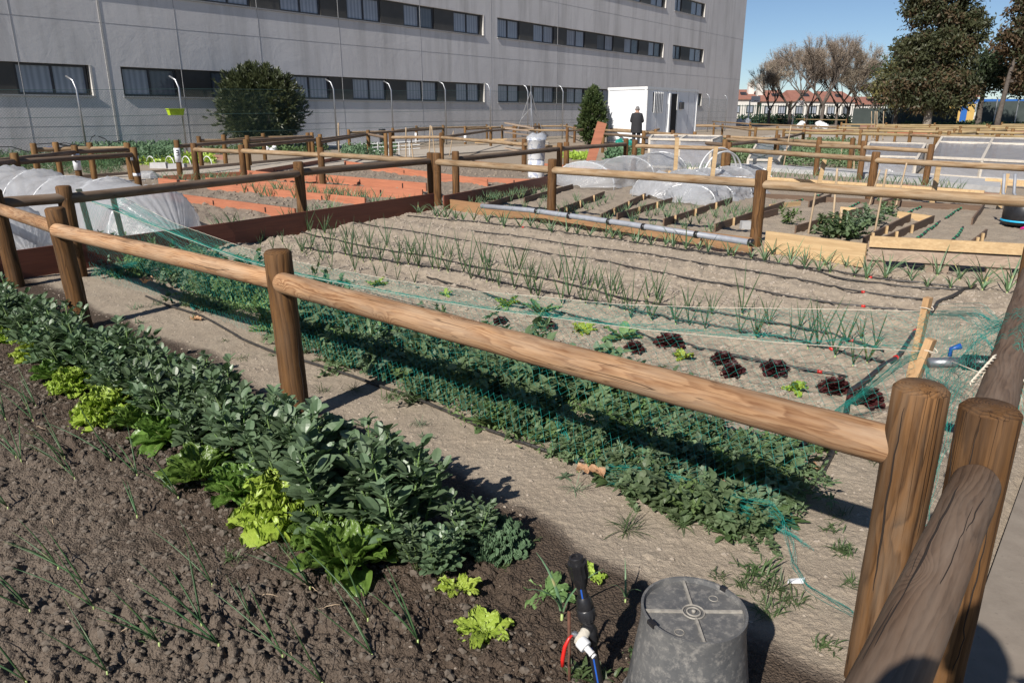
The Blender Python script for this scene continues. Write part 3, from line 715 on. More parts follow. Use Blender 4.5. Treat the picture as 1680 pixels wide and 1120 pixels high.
for k, (an, a0, a1) in enumerate([(-1.2, .02, .34), (-1.9, .10, .30), (-.9, .16, .42), (-2.3, .02, .16)]): crack(sf, Vector((CR.x-.02, CR.y-.035, .672)), Vector((nr_.x, nr_.y, .725)), .0475, an, a0, a1, .0022 if k == 0 else .0012, 60+k)
for k, (an, a0, a1) in enumerate([(2.3, .45, .99), (3.1, .2, .7), (1.5, .7, .99)]): crack(sf, Vector((CR.x, CR.y, 0)), Vector((CR.x, CR.y, .83)), .061, an, a0, a1, .0018, 70+k)
def V2(*l): return [Vector((a, b, 0)) for a, b in l]
rail_fence('dark rail fence behind the left plastic tunnels and along the red board', V2((-8.0, 2.9), (-5.9, 4.9), (-4.0, 6.65), (-2.73, 9.62), (-1.32, 12.2)), pm='post', rm='rail_shaded', seg=20, r=.064, zr=.71)
rail_fence('rail fence behind the onion bed with a grey pipe along its foot', V2((-1.2, 11.95), (.55, 10.32), (2.75, 8.22), (4.95, 6.1)), pm='post', rm='rail_far', seg=24, r=.064, rr=.05, zr=.70)
rail_fence('rail fence between the orange planks and the small plastic tunnel', V2((-.95, 12.6), (1.0, 16.0), (2.85, 18.9)), pm='post', rm='rail_shaded', seg=14, zr=.71)
rail_fence('rail fence in front of the cold frames with two leaning timber struts below', px([(1041, 229), (1197, 234), (1437, 248), (1720, 262)]), pm='post', rm='rail_far', seg=14, r=.066)
rail_fence('rail fence along the gravel path beyond the orange planks', px([(316, 235), (395, 237), (525, 241), (705, 250)]), pm='post', rm='rail_far', seg=12)
rail_fence('four post rail fence at the far left edge below the grey wall', px([(53, 235), (90, 234), (145, 233), (207, 233)]), rm='rail_far')
rail_fence('rail fence whose middle post wears a white sleeve marked 2', px([(-90, 258), (121, 238), (209, 234)]), rm='rail_shaded')
rail_fence('lower dark rail fence ending at the post with two white rings', px([(-60, 256), (23, 251), (218, 241)]), rm='rail_shaded')
rail_fence('dark rail fence starting at the post with the white sleeve marked 3', px([(288, 230), (405, 223), (511, 217)]), rm='rail_shaded')
rail_fence('thin rail fence just below the round dark bush', px([(325, 223), (365, 222), (431, 219), (505, 217)]), rm='rail_far')
rail_fence('rail fence from the path towards the white cabin, nearest of the dark runs', px([(402, 229), (525, 221), (604, 213), (727, 206)]), rm='rail_shaded')
rail_fence('rail fence on the pavement side behind the bamboo canes', px([(572, 212), (645, 210), (683, 206), (726, 205), (799, 204), (843, 206)]), rm='rail_far')
rail_fence('rail fence in front of the bamboo canes and white drum', px([(640, 218), (724, 218), (860, 228), (930, 233)]), rm='rail_far', pm='post')
rail_fence('rail fence with a shaded rail left of the doubled posts', px([(523, 225), (603, 214), (632, 218)]), rm='rail_shaded')
rail_fence('rail fence with dark rail left of the stacked planks', px([(724, 218), (805, 209), (886, 204)]), rm='rail_shaded')
rail_fence('rail fence running from the stacked planks to the bush by the cabin', px([(845, 208), (931, 209), (1000, 205), (1077, 206)]), rm='rail_far', pm='post')
rail_fence('rail fence right behind the stacked planks', px([(807, 202), (878, 203), (910, 199), (943, 206)]), rm='rail_far')
rail_fence('pale rail fence directly before the tripod mast', px([(763, 207), (824, 205), (885, 203), (930, 203)]), rm='rail_far')
rail_fence('rail fence below the man in the dark coat', px([(909, 199), (954, 199), (1020, 199), (1041, 202)]), rm='rail_shaded')
rail_fence('rail fence crossing the foot of the white cabin', px([(998, 201), (1056, 198), (1086, 198), (1125, 204)]), rm='rail_shaded')
rail_fence('rail fence directly in front of the man, above the white pails', px([(985, 206), (1041, 209), (1076, 212), (1140, 216)]), rm='rail_far')
rail_fence('rail fence crossing low between the red leaning board and the cabin', px([(990, 213), (1056, 218), (1110, 222), (1190, 228)]), rm='rail_shaded')
rail_fence('rail fence with pale rails between red leaning board and cold frame', px([(1056, 214), (1104, 201), (1172, 202), (1240, 209)]), rm='rail_far')
rail_fence('rail fence in front of the green plot right of the cabin', px([(943, 206), (1104, 214), (1277, 221), (1345, 225), (1400, 227)]), rm='rail_far', pm='post')
rail_fence('rail fence behind the small cold frame', px([(1194, 221), (1345, 229), (1418, 232), (1528, 236)]), rm='rail_far', pm='post')
rail_fence('dark rail fence pointing away beside the green plot', px([(1190, 228), (1275, 221), (1319, 213)]), rm='rail_shaded')
rail_fence('rail fence beyond the two big cold frames', px([(1100, 203), (1186, 203), (1276, 207), (1387, 211), (1494, 215), (1637, 220), (1740, 223)]), rm='rail_far')
rail_fence('rail fence along the far gravel path', px([(1156, 196), (1231, 200), (1320, 203), (1425, 206), (1538, 209), (1662, 212), (1790, 215)]), rm='rail_far')
rail_fence('thin rail fence beside the far corner of the grey building', px([(1137, 195), (1156, 194), (1186, 194), (1212, 193), (1270, 193), (1320, 194), (1389, 195)]), rm='rail_yellow')
# the far plots on the right, row behind row
rows = [(27.5, 12, -14), (33, 16, -16), (39.0, 14, -20), (45, 14, -26), (51, 18, -30), (58, 10, -34), (66, 6, -40)]
names = ['yellowish rail fence of the far plots, row just past the green crops', 'yellowish rail fence of the far plots with an orange brown board behind', 'rail fence of the far plots in the middle of the pale rows',
         'rail fence of the far plots below the green metal fence', 'rail fence of the far plots in front of the dark trees', 'rail fence of the far plots second from the back', 'rail fence of the far plots furthest back by the yellow booth']
for (b, a0, a1), nm in zip(rows, names):
    k = int((a0-a1)/2.7)
    rail_fence(nm, [W(a0+(a1-a0)*i/k, b) for i in range(k+1)], rm='rail_yellow', pm='post_far', group='fences of the far plots', seg=7, rr=.05)
for a_, b0, b1, nm in ((6.5, 27.5, 39, 'cross fence of the far plots left of the green crops'), (-3.5, 27.5, 45, 'cross fence of the far plots behind the upper cold frame'), (-12, 33, 51, 'cross fence of the far plots at the right edge'), (-2.2, 33, 58, 'second cross fence running beside it beyond the cold frames'), (-20, 45, 66, 'cross fence of the far plots below the dark screen')):
    k = int((b1-b0)/2.7); rail_fence(nm, [W(a_, b0+(b1-b0)*i/k) for i in range(k+1)], rm='rail_yellow', seg=7, group='fences of the far plots')

# white number sleeves on posts
def digit(mb, ch_, c, right, h, t=.012):
    segs = {'2': ['t', 'ur', 'm', 'll', 'b'], '3': ['t', 'ur', 'm', 'lr', 'b']}[ch_]; w_ = h*.5; up = Vector((0, 0, 1))
    pos = {'t': ((-.5, .5), (.5, .5)), 'm': ((-.5, 0), (.5, 0)), 'b': ((-.5, -.5), (.5, -.5)), 'ur': ((.5, 0), (.5, .5)), 'lr': ((.5, -.5), (.5, 0)), 'll': ((-.5, -.5), (-.5, 0))}
    for s in segs:
        (x0, y0), (x1, y1) = pos[s]; mb.beam(c+right*x0*w_+up*y0*h, c+right*x1*w_+up*y1*h, t, t)
def sleeve(x, y0, y1, yt, txt, label):
    p = g(x, yt, .84); z1 = at(x, y0, p.y).z; z0 = at(x, y1, p.y).z
    root = thing('number_sleeve', label, 'post sleeve', (p.x, p.y, z0)); mb = MB(); mb.lathe([(.070, 0), (.070, z1-z0)], 20, (p.x, p.y, z0)); mb.part('sleeve', M['paper'], root, True)
    if txt:
        tc = Vector((-p.x, -p.y, 0)).normalized(); rt = Vector((-tc.y, tc.x, 0)); mb = MB()
        digit(mb, txt, Vector((p.x, p.y, z0+(z1-z0)*.68))+tc*.072, rt, .11, .016); mb.part('number', M['ink'], root)
sleeve(121, 252, 279, 238, '2', 'white paper sleeve marked 2 on the left fence post')
sleeve(288, 243, 266, 230, '3', 'white paper sleeve marked 3 on the fence post by the low white hoops')
sleeve(218, 256, 263, 241, '', 'narrow white band under the knot on the end post')
sleeve(218, 284, 289, 241, '', 'narrow white band low on the end post')
sleeve(682, 218, 236, 206, '', 'white sleeve with a dark strap on a far fence post')
sleeve(763, 219, 233, 207, '', 'white sleeve on the far fence post before the lone joint of the wall')

# ---------------------------------------------------------------- cabin, man, far structures
def cabin():
    c0 = Vector((6.12, 35.0, 0)); dl = Vector((-math.cos(R(46)), math.sin(R(46)), 0)); dr = Vector((math.cos(R(57)), math.sin(R(57)), 0))
    dl = Vector((-.66, .75, 0)).normalized(); dr = Vector((.575, .818, 0)).normalized()
    root = thing('site_cabin', 'white portable cabin with a barred window and open door by the grey building', 'cabin', c0)
    Ht = 2.46
    def quadbox(m, o, u, lu, n_, ln, z0, z1):
        a = o; b = o+u*lu; c = b+n_*ln; d = o+n_*ln
        m.add([(q.x, q.y, z) for z in (z0, z1) for q in (a, b, c, d)], [(0, 3, 2, 1), (4, 5, 6, 7), (0, 1, 5, 4), (1, 2, 6, 5), (2, 3, 7, 6), (3, 0, 4, 7)])
    m = MB(); quadbox(m, c0, dl, 2.3, dr, 6.1, .1, Ht); m.part('body', M['cabinwhite'], root)
    m = MB(); quadbox(m, c0-dl*.04-dr*.04, dl, 2.38, dr, 6.18, Ht+.002, Ht+.12); m.part('roof', M['white'], root)
    nr = Vector((dr.y, -dr.x, 0)); nl = Vector((-dl.y, dl.x, 0))
    if nl.dot(c0) > 0: nl = -nl
    for t in (.0, 6.0): m = MB(); quadbox(m, c0+dr*t, dr, .09, nr, .03, .1, Ht); m.part('corner_trim', M['white'], root)
    for t in (0, 2.2): m = MB(); quadbox(m, c0+dl*t, dl, .1, nl, .03, .1, Ht); m.part('corner_trim', M['white'], root)
    for t in (1.1, 2.2, 3.3, 4.9, 5.7): m = MB(); quadbox(m, c0+dr*t, dr, .02, nr, .006, .1, Ht); m.part('panel_seam', M['jointdark'], root)
    def tr(x): p = onplane(x, 170, c0, c0+dr); return (p-c0).dot(dr)
    def zr(x, y): return onplane(x, y, c0, c0+dr).z
    a, b = tr(1071), tr(1087); z0, z1 = zr(1078, 184), zr(1078, 152)
    m = MB(); quadbox(m, c0+dr*a, dr, b-a, nr, .02, z0, z1); w_ = m.part('window', M['darkvoid'], root)
    m = MB(); k = 6
    for i in range(k): quadbox(m, c0+dr*(a+(b-a)*(i+.3)/k)+nr*.03, dr, (b-a)/k*.45, nr, .03, z0-.03, z1+.03)
    o = m.part('window_bars', M['white'], root)
    a, b = tr(1100), tr(1110); m = MB(); quadbox(m, c0+dr*a, dr, b-a, nr, .015, .12, zr(1105, 154)); m.part('doorway', M['darkvoid'], root)
    m = MB(); quadbox(m, c0+dr*(a-.30), dr, .05, nr, .10, .12, zr(1097, 153)); quadbox(m, c0+dr*(a-.24), dr, .22, nr, .05, .12, zr(1097, 153)); quadbox(m, c0+dr*b, dr, .1, nr, .04, .12, zr(1105, 153)); m.part('door', M['white'], root)
    a, b = tr(1112.5), tr(1119); m = MB(); quadbox(m, c0+dr*(a+.15), dr, .35, nr, .12, 1.62, 1.95); m.part('meter_box', M['frame'], root)
cabin()

def body(name, label, loc, face, h=1.72, mats=('coat', 'jeans'), arms='front', hair='greyhair', bulk=1.0):
    """one continuous skinned figure; children: coat, hair. face = heading angle of the chest"""
    verts = {}; V = []; E = []; RD = []
    def add(n_, p, r, par=None):
        verts[n_] = len(V); V.append(Vector(p)*h/1.75); RD.append((r*h/1.75*bulk, r*h/1.75*bulk) if not isinstance(r, tuple) else (r[0]*bulk, r[1]*bulk))
        if par: E.append((verts[par], verts[n_]))
    add('pelvis', (0, 0, .95), (.16, .12)); add('waist', (0, 0, 1.10), (.15, .115), 'pelvis'); add('chest', (0, 0, 1.30), (.185, .125), 'waist'); add('sh', (0, -.01, 1.43), (.13, .10), 'chest')
    add('neck', (0, .01, 1.50), .055, 'sh'); add('head', (0, .03, 1.585), (.075, .088), 'neck'); add('top', (0, .025, 1.685), (.072, .085), 'head')
    for s, q in ((-1, 'L'), (1, 'R')):
        add('s'+q, (s*.17, -.01, 1.42), .065, 'sh'); 
        if arms == 'front': el, ha = (s*.25, .03, 1.15), (s*.10, .27, 1.12)
        else: el, ha = (s*.34, .02, 1.24), (s*.20, .05, 1.46)
        add('e'+q, el, .048, 's'+q); add('w'+q, ha, .034, 'e'+q)
        hd = (Vector(ha)-Vector(el)).normalized(); pm_ = Vector(ha)+hd*.06; add('p'+q, pm_, (.030, .018), 'w'+q)
        for k in range(4):
            f0 = pm_+Vector((s*(.022-.014*k), 0, .0))+hd*.025; add('f%s%d' % (q, k), f0, .009, 'p'+q); add('g%s%d' % (q, k), f0+hd*(.035-.004*abs(k-1))+Vector((0, 0, -.018)), .008, 'f%s%d' % (q, k))
        add('t'+q, Vector(ha)+Vector((-s*.035, .02, .02)), .010, 'p'+q)
        add('h'+q, (s*.09, 0, .88), .095, 'pelvis'); add('k'+q, (s*.10, .01, .50), .062, 'h'+q); add('a'+q, (s*.11, -.01, .09), .045, 'k'+q); add('o'+q, (s*.12, .13, .04), .040, 'a'+q)
    me = bpy.data.meshes.new('person'); me.from_pydata([tuple(v_) for v_ in V], E, []); o = bpy.data.objects.new(name, me); COL.objects.link(o)
    sk = o.modifiers.new('skin', 'SKIN'); sk.use_smooth_shade = True
    for i, r_ in enumerate(RD):
        d = me.skin_vertices[0].data[i]; d.radius = r_ if isinstance(r_, tuple) else (r_, r_)
    me.skin_vertices[0].data[0].use_root = True
    ss = o.modifiers.new('sub', 'SUBSURF'); ss.levels = 2; ss.render_levels = 2
    dg = bpy.context.evaluated_depsgraph_get(); dg.update(); m2 = bpy.data.meshes.new_from_object(o.evaluated_get(dg)); o.modifiers.clear(); o.data = m2
    k = h/1.75
    for m_ in (M['skin'], M[mats[0]], M[mats[1]], M['boots']): m2.materials.append(m_)
    for p in m2.polygons:
        c = p.center/k; i = 0
        if c.z < .12: i = 3
        elif c.z < .90: i = 2
        elif c.z < 1.495 and not (c.y > .255): i = 1
        p.material_index = i
    o.location = loc; o.rotation_euler = (0, 0, face); tag(o, label, 'person')
    # coat hanging over hips
    mb = MB(); mb.lathe([(.20*k, .72*k), (.195*k, .95*k), (.185*k, 1.10*k), (.20*k, 1.30*k), (.15*k, 1.44*k), (.08*k, 1.50*k)], 20, cap=False)
    mb.v = [(x*bulk*1.05, y*.78*bulk, z) for x, y, z in mb.v]; c_ = bpy.data.objects.new('coat', mb.mesh('coat', M[mats[0]], True)); COL.objects.link(c_); c_.parent = o
    mb = MB(); vs = []
    for i in range(7):
        for j in range(14):
            ph = i/6*PI*.58; t = j/14*2*PI; vs.append((math.sin(ph)*math.cos(t)*.088*k, (.018+math.sin(ph)*math.sin(t)*.103)*k, (1.635+math.cos(ph)*.118)*k))
    mb.grid([vs[i*14:(i+1)*14] for i in range(7)], wrap=True); hh = bpy.data.objects.new('hair', mb.mesh('hair', M[hair], True)); COL.objects.link(hh); hh.parent = o
    mb = MB()   # nose, ears, eyes, mouth
    mb.box((0, .135*k, 1.60*k), (.022*k, .03*k, .045*k), 0, 0, .5)
    for s in (-1, 1): mb.lathe([(.01*k, -.03*k), (.018*k, 0), (.01*k, .03*k)], 8, (s*.083*k, .02*k, 1.61*k)); 
    f_ = bpy.data.objects.new('face', mb.mesh('face', M['skin'])); COL.objects.link(f_); f_.parent = o
    mb = MB()
    for s in (-1, 1): mb.box((s*.03*k, .118*k, 1.63*k), (.022*k, .01*k, .010*k))
    mb.box((0, .118*k, 1.555*k), (.045*k, .01*k, .007*k)); e_ = bpy.data.objects.new('eyes_and_mouth', mb.mesh('eyes', M['ink'])); COL.objects.link(e_); e_.parent = o
    return o
pm_ = at(1046, 174, 30.0)
body('person', 'man in a dark coat with grey cap seen from behind before the white cabin', (pm_.x, 30.0, 0), R(-20), 1.70, bulk=1.12)
ph = body('person', 'photographer in a dark jacket holding both hands up, casting the shadow at the lower right', (.16, -.13, 0), R(-6), 1.74, arms='cam', hair='greyhair')

# tripod mast
tp = Vector((at(871, 140, 36).x, 36, 0)); root = thing('tripod_mast', 'thin grey metal tripod mast in front of the grey wall', 'tripod', tp)
m = MB(); m.tube([tp+Vector((0, 0, .5)), tp+Vector((0, 0, 2.75))], .025, 6); m.part('mast', M['silver'], root)
for ax, ay in ((-.85, .1), (.75, .3), (.1, -.8)):
    m = MB(); m.tube([tp+Vector((ax, ay, 0)), tp+Vector((0, 0, 2.4))], .022, 6); m.part('leg', M['silver'], root)
m = MB()
for ax, ay in ((-.45, .05), (.4, .16), (.05, -.4)): m.tube([tp+Vector((ax, ay, 1.15)), tp+Vector((0, 0, 1.65))], .016, 5)
m.part('brace', M['silver'], root)

# green planter hanging on the mesh fence
p = fence_pt(284, 184); m = MB(); k = .30
hw, hh_, dd = .27, .10, .10; vs = []
for z, s in ((-hh_, .84), (hh_, 1.0)):
    for x, y in ((-1, -1), (1, -1), (1, 1), (-1, 1)): q = Vector((p.x, p.y, p.z))+FD*(x*hw*s)+FN*(.16+y*dd*s); vs.append((q.x, q.y, p.z+z))
m.add(vs, [(0, 3, 2, 1), (0, 1, 5, 4), (1, 2, 6, 5), (2, 3, 7, 6), (3, 0, 4, 7)])
root = thing('window_box_planter', 'lime green plastic planter hooked on the wire mesh fence', 'planter', (p.x, p.y, p.z)); m.part('box', M['lime'], root)
m = MB(); m.add([Vector(v_)*1-Vector((0, 0, .03)) for v_ in vs[4:]], [(0, 1, 2, 3)]); m.part('soil', M['rust'], root)
m = MB()
for i in range(4): m.beam(vs[4+i], vs[4+(i+1) % 4], .03, .02)
m.part('rim', M['lime'], root)

# ================================================================ TREES AND SHRUBS
def leafcloud(mb, pts, size, asp=.45, droop=.3, rs=random, norm=None):
    """small leaf quads (bent diamonds) at the given points"""
    for p in pts:
        d = Vector((rs.gauss(0, 1), rs.gauss(0, 1), rs.gauss(0, 1)-droop)).normalized(); s = d.cross(Vector((rs.gauss(0, 1), rs.gauss(0, 1), rs.gauss(0, 1)))).normalized()
        L = size*rs.uniform(.6, 1.3); w_ = L*asp*.5; p = Vector(p)
        mb.add([p, p+d*L*.5+s*w_, p+d*L, p+d*L*.5-s*w_], [(0, 1, 2, 3)])
def crown_tree(name, label, base, trunkh, trunkr, lobes, nleaf, lsize, leafm, barkm, asp=.45, seed=1, clump=.5, group=None, droop=.3, lean=(0, 0), cat='tree'):
    """lobes: list of (dx, dy, z, rx, rz); leaves gather in clumps at the shell of each lobe and inside it"""
    rs = random.Random(seed); root = thing(name, label, cat, base, group); base = Vector(base)
    top = base+Vector((lean[0], lean[1], trunkh)); m = MB()
    mid = base+Vector((lean[0]*.3, lean[1]*.3, trunkh*.5))+Vector((rs.uniform(-.1, .1), 0, 0))
    m.tube([base-Vector((0, 0, .1)), base+Vector((0, 0, trunkh*.12)), mid, top], [trunkr*1.35, trunkr*1.05, trunkr*.85, trunkr*.6], 9)
    centres = []
    for (dx, dy, z, rx, rz) in lobes:
        c = base+Vector((dx, dy, z)); st = base+(top-base)*min(1, max(.45, (z-rz*.6)/trunkh if trunkh > 0 else 1))
        m.tube([st, st+(c-st)*.5+Vector((rs.uniform(-.2, .2), 0, .1)), c], [trunkr*.5, trunkr*.28, trunkr*.10], 6)
        for k in range(5):
            e = c+Vector((rs.gauss(0, .5)*rx, rs.gauss(0, .5)*rx, rs.gauss(0, .5)*rz)); m.tube([st+(c-st)*.6, e], [trunkr*.16, trunkr*.05], 4)
    m.part('trunk', M[barkm], root, True)
    mats = [M[k] for k in (leafm if isinstance(leafm, (list, tuple)) else [leafm])]
    mbs = MB(); tot = sum(l[3]*l[3]*l[4] for l in lobes)
    for li, (dx, dy, z, rx, rz) in enumerate(lobes):
        n_ = int(nleaf*rx*rx*rz/tot); nc = max(6, int(n_/64)); c = base+Vector((dx, dy, z))
        for k in range(nc):
            d = Vector((rs.gauss(0, 1), rs.gauss(0, 1), rs.gauss(0, 1))).normalized(); q = rs.uniform(.35, 1.02)**.6
            cc = c+Vector((d.x*rx*q, d.y*rx*q, d.z*rz*q)); cs = clump*rs.uniform(.5, 1.2)*min(rx, 1.6); mi = rs.choice(range(len(mats))) if rs.random() < .8 else 0
            f0 = len(mbs.f)
            leafcloud(mbs, [cc+Vector((rs.gauss(0, cs), rs.gauss(0, cs), rs.gauss(-.15*cs, cs*.7))) for _ in range(n_//nc)], lsize, asp, droop, rs)
            for i in range(f0, len(mbs.m)): mbs.m[i] = mi
    mbs.part('crown', mats, root)
    return root
def X_at(x, Y): return (x-840)/F*Y*.954
def zpx(y, Y): return H+(185-y)*Y/1317
# bare street trees in front of the houses
def bare_tree(name, label, base, h, spread, seed, r0=.22, fork=.22, lv=6, twig=True, twm='twig', group=None, bark='bark', tw=900):
    rs = random.Random(seed); root = thing(name, label, 'tree', base, group); base = Vector(base); m = MB(); tips = []
    def grow(p, d, L, r, n_):
        e = p+d*L; mp = p+d*L*.5+Vector((rs.gauss(0, .04), rs.gauss(0, .04), rs.gauss(0, .02)))*L
        m.tube([p, mp, e], [r, r*.85, r*.68], 6 if n_ > 3 else 3, cap=False)
        if n_ == 0: tips.append((p, e)); return
        k = 3 if n_ >= lv-1 or rs.random() < .55 else 2
        for i in range(k):
            ax = Vector((rs.gauss(0, 1), rs.gauss(0, 1), rs.gauss(0, .5))); sp = spread*(.7 if n_ == lv else 1)
            nd = (d+ax.normalized()*sp*rs.uniform(.5, 1.1)+Vector((0, 0, .16))).normalized()
            grow(e, nd, L*rs.uniform(.66, .88), r*.64, n_-1)
        if n_ <= 3: tips.append((p, e))
    m.tube([base-Vector((0, 0, .2)), base+Vector((0, 0, .3)), base+Vector((rs.uniform(-.15, .15), 0, h*fork))], [r0*1.5, r0*1.05, r0*.9], 9, cap=False)
    s = base+Vector((0, 0, h*fork-.02)); 
    for i in range(4):
        a = i/4*2*PI+rs.random(); grow(s, Vector((math.cos(a)*.8, math.sin(a)*.8, 1)).normalized(), h*.2, r0*.62, lv-1)
    m.part('trunk', M[bark], root, True)
    t = MB()
    for p, e in tips:
        for k in range(11):
            q = p+(e-p)*rs.random(); d = ((e-p).normalized()+Vector((rs.gauss(0, .7), rs.gauss(0, .7), rs.gauss(.1, .6)))).normalized(); L = h*.055*rs.uniform(.6, 1.8); s_ = Vector((rs.gauss(0, 1), rs.gauss(0, 1), rs.gauss(0, 1))).normalized()*.013
            t.add([q-s_, q+s_, q+d*L], [(0, 1, 2)])
            if twig and rs.random() < tw:
                c = q+d*L*rs.random(); s2 = Vector((rs.gauss(0, 1), rs.gauss(0, 1), rs.gauss(0, 1))).normalized()*.05; t.add([c, c+s2, c+s2+d*.07, c+d*.08], [(0, 1, 2, 3)])
    t.part('crown', M[twm], root)
Yt = 88
for i, (x, yt, h_, s_, sp, lb, tw) in enumerate([
    (1263, 100, .24, 3, .62, 'small dark bare tree with a forked trunk nearest the grey building', .05),
    (1297, 80, .20, 4, .48, 'bare tree with a pale straight trunk between the two basketball boards', .25),
    (1325, 62, .20, 5, .50, 'tall bare tree behind the second basketball board', .35),
    (1349, 52, .22, 6, .50, 'tallest bare tree with a thick dark trunk in the middle of the row', .5),
    (1374, 66, .20, 7, .48, 'bare brownish tree right of the tallest one', .8),
    (1392, 74, .18, 8, .46, 'bushy bare brownish tree with low fork in front of the last house', .9),
    (1420, 92, .15, 9, .50, 'thin pale bare tree left of the evergreen trees', .6),
    (1448, 108, .12, 10, .50, 'low bare olive brown tree touching the evergreens', .95)]):
    Y = Yt+(i % 3)*4; bare_tree('bare_tree', lb, (X_at(x, Y), Y, 0), zpx(yt, Y)*1.0, sp, s_, r0=.20 if i in (1, 3) else .15, fork=h_, bark='bark', tw=tw)

crown_tree('eucalyptus_tree', 'tall dark green eucalyptus with hanging foliage and grey trunk', (X_at(1524, 66), 66, 0), 8.0, .30,
    [(-1.3, 0, 12.2, 1.7, 1.6), (.9, 0, 12.8, 1.5, 1.8), (-1.9, 0, 9.6, 1.3, 1.4), (.1, 0, 10.2, 1.6, 1.5), (1.8, .5, 9.0, 1.2, 1.6), (-1.9, 0, 6.6, 1.5, 1.6), (0, 0, 7.0, 1.6, 1.6), (1.9, 0, 6.0, 1.2, 1.6), (-1.9, 0, 4.0, 1.6, 1.5), (.5, -.5, 4.0, 1.6, 1.4), (-.2, 0, 14.8, 1.9, 1.4), (2.2, 0, 3.4, 1.4, 1.5), (-.8, 0, 2.9, 1.5, 1.1), (.7, -.3, 2.5, 1.4, 1.0), (2.5, 0, 8.0, 1.2, 1.6), (-2.4, 0, 11, 1.1, 1.2)],
    58000, .34, ['euc', 'euc', 'euc', 'euc', 'eucbrown'], 'barkpale', .40, 11, .30, droop=.8)
crown_tree('eucalyptus_tree', 'rust brown eucalyptus leaning at the right edge', (X_at(1640, 62), 62, 0), 8.5, .19,
    [(.1, 0, 11.6, 1.2, 1.3), (1.8, 0, 12.2, 1.5, 1.7), (.4, 0, 8.9, 1.1, 1.1), (2.3, 0, 9.0, 1.5, 1.6), (-.3, 0, 6.9, 1.0, .8), (1.6, 0, 6.3, 1.4, 1.2), (3.2, 0, 5.4, 1.6, 1.4), (1.6, 0, 4.4, 1.2, 1.1), (1.2, 0, 14.2, 1.2, 1.1), (3.0, 0, 3.6, 1.3, 1.0)],
    30000, .36, ['eucbrown', 'euc', 'euc', 'eucbrown'], 'bark', .40, 12, .30, droop=.7, lean=(.8, 0))
crown_tree('pine_tree', 'dark rounded pine behind the yellow booth', (X_at(1608, 72), 72, 0), 4.2, .25,
    [(0, 0, 5.6, 1.6, 1.3), (-1.1, 0, 4.3, 1.2, .9), (1.4, 0, 4.6, 1.4, 1.1), (2.6, 0, 4.0, 1.3, 1.1)], 9000, .34, ['pinetree'], 'bark', .4, 13, .4, droop=-.3)
crown_tree('olive_tree', 'yellow green tree on the left flank of the dark eucalyptus', (X_at(1472, 74), 74, 0), 3.4, .2,
    [(0, 0, 4.6, 1.7, 1.5), (-1.2, 0, 3.6, 1.3, 1.1), (.9, 0, 6.4, 1.3, 1.2), (.5, 0, 3.0, 1.6, 1.0)], 9000, .32, ['olive', 'euc'], 'bark', .5, 14, .40)
crown_tree('pine_tree', 'dark green pine crown behind the yellow green tree', (X_at(1478, 82), 82, 0), 5, .25,
    [(-.3, 0, 7.4, 1.4, 1.3), (.8, 0, 6.2, 1.6, 1.6), (-1.2, 0, 5.4, 1.6, 1.2)], 8000, .34, ['pinetree'], 'bark', .4, 15, .4, droop=-.3)

# round oleander and the cypress-like shrub
Yo = 30.0
def shrub(label, x, yb, yt, wpx, Y, mat, seed, nl, ls, asp, name='shrub', pointed=False):
    X = X_at(x, Y); s = Y/1258.0; hgt = zpx(yt, Y); rad = wpx/2*s; rs = random.Random(seed); base = Vector((X, Y, 0))
    root = thing(name, label, 'shrub', base); m = MB(); lv = MB()
    for k in range(60):
        a = rs.uniform(0, 2*PI); e = rs.uniform(.05, 1)**.6; z = rs.uniform(.35, 1.0)
        pr = (1-abs(2*z-.95)**2.2*.75) if not pointed else (1.1-z)
        tip = base+Vector((math.cos(a)*rad*e*pr, math.sin(a)*rad*e*pr, hgt*z)); m.tube([base+Vector((rs.uniform(-.1, .1), rs.uniform(-.1, .1), 0)), base+(tip-base)*.5+Vector((0, 0, .1)), tip], [.02, .014, .006], 4)
    m.part('stems', M['bark'], root)
    for k in range(nl//9):
        u = rs.uniform(-1, 1); a = rs.uniform(0, 2*PI); q = rs.uniform(.25, 1)**.5; ss = math.sqrt(1-u*u)
        zc = .52 if not pointed else .45; zz_ = zc+(1-zc)*u*q if u > 0 else zc+zc*.93*u*q
        wd = q*ss if not pointed else q*ss*(1.08-zz_*.45)
        bump_ = 1+.13*math.sin(5*a+seed+zz_*4)+.10*math.sin(11*a+zz_*11)+rs.uniform(-.10, .16)
        bump_ *= (1.16 if rs.random() < .10 else 1.0)
        c = base+Vector((math.cos(a)*rad*wd*bump_, math.sin(a)*rad*wd*bump_, hgt*zz_)); out = Vector((math.cos(a)*ss, math.sin(a)*ss, u+.5)).normalized()
        for j in range(9):
            d = (out+Vector((rs.gauss(0, .45), rs.gauss(0, .45), rs.gauss(0, .4)))).normalized(); s_ = d.cross(Vector((rs.gauss(0, 1), rs.gauss(0, 1), rs.gauss(0, 1)))).normalized(); L = ls*rs.uniform(.7, 1.2); p = c+out*rs.uniform(0, ls*.9)
            lv.add([p, p+d*L*.5+s_*L*asp*.5, p+d*L, p+d*L*.5-s_*L*asp*.5], [(0, 1, 2, 3)])
    lv.part('foliage', M[mat], root); return root
shrub('big round dark oleander bush in front of the grey wall', 428, 226, 111, 114, Yo, 'oleander', 3, 34000, .19, .24, 'oleander_bush')
shrub('narrow upright dark shrub left of the white cabin', 973, 212, 145, 40, 36, 'cypress', 4, 13000, .16, .32, 'upright_shrub', True)
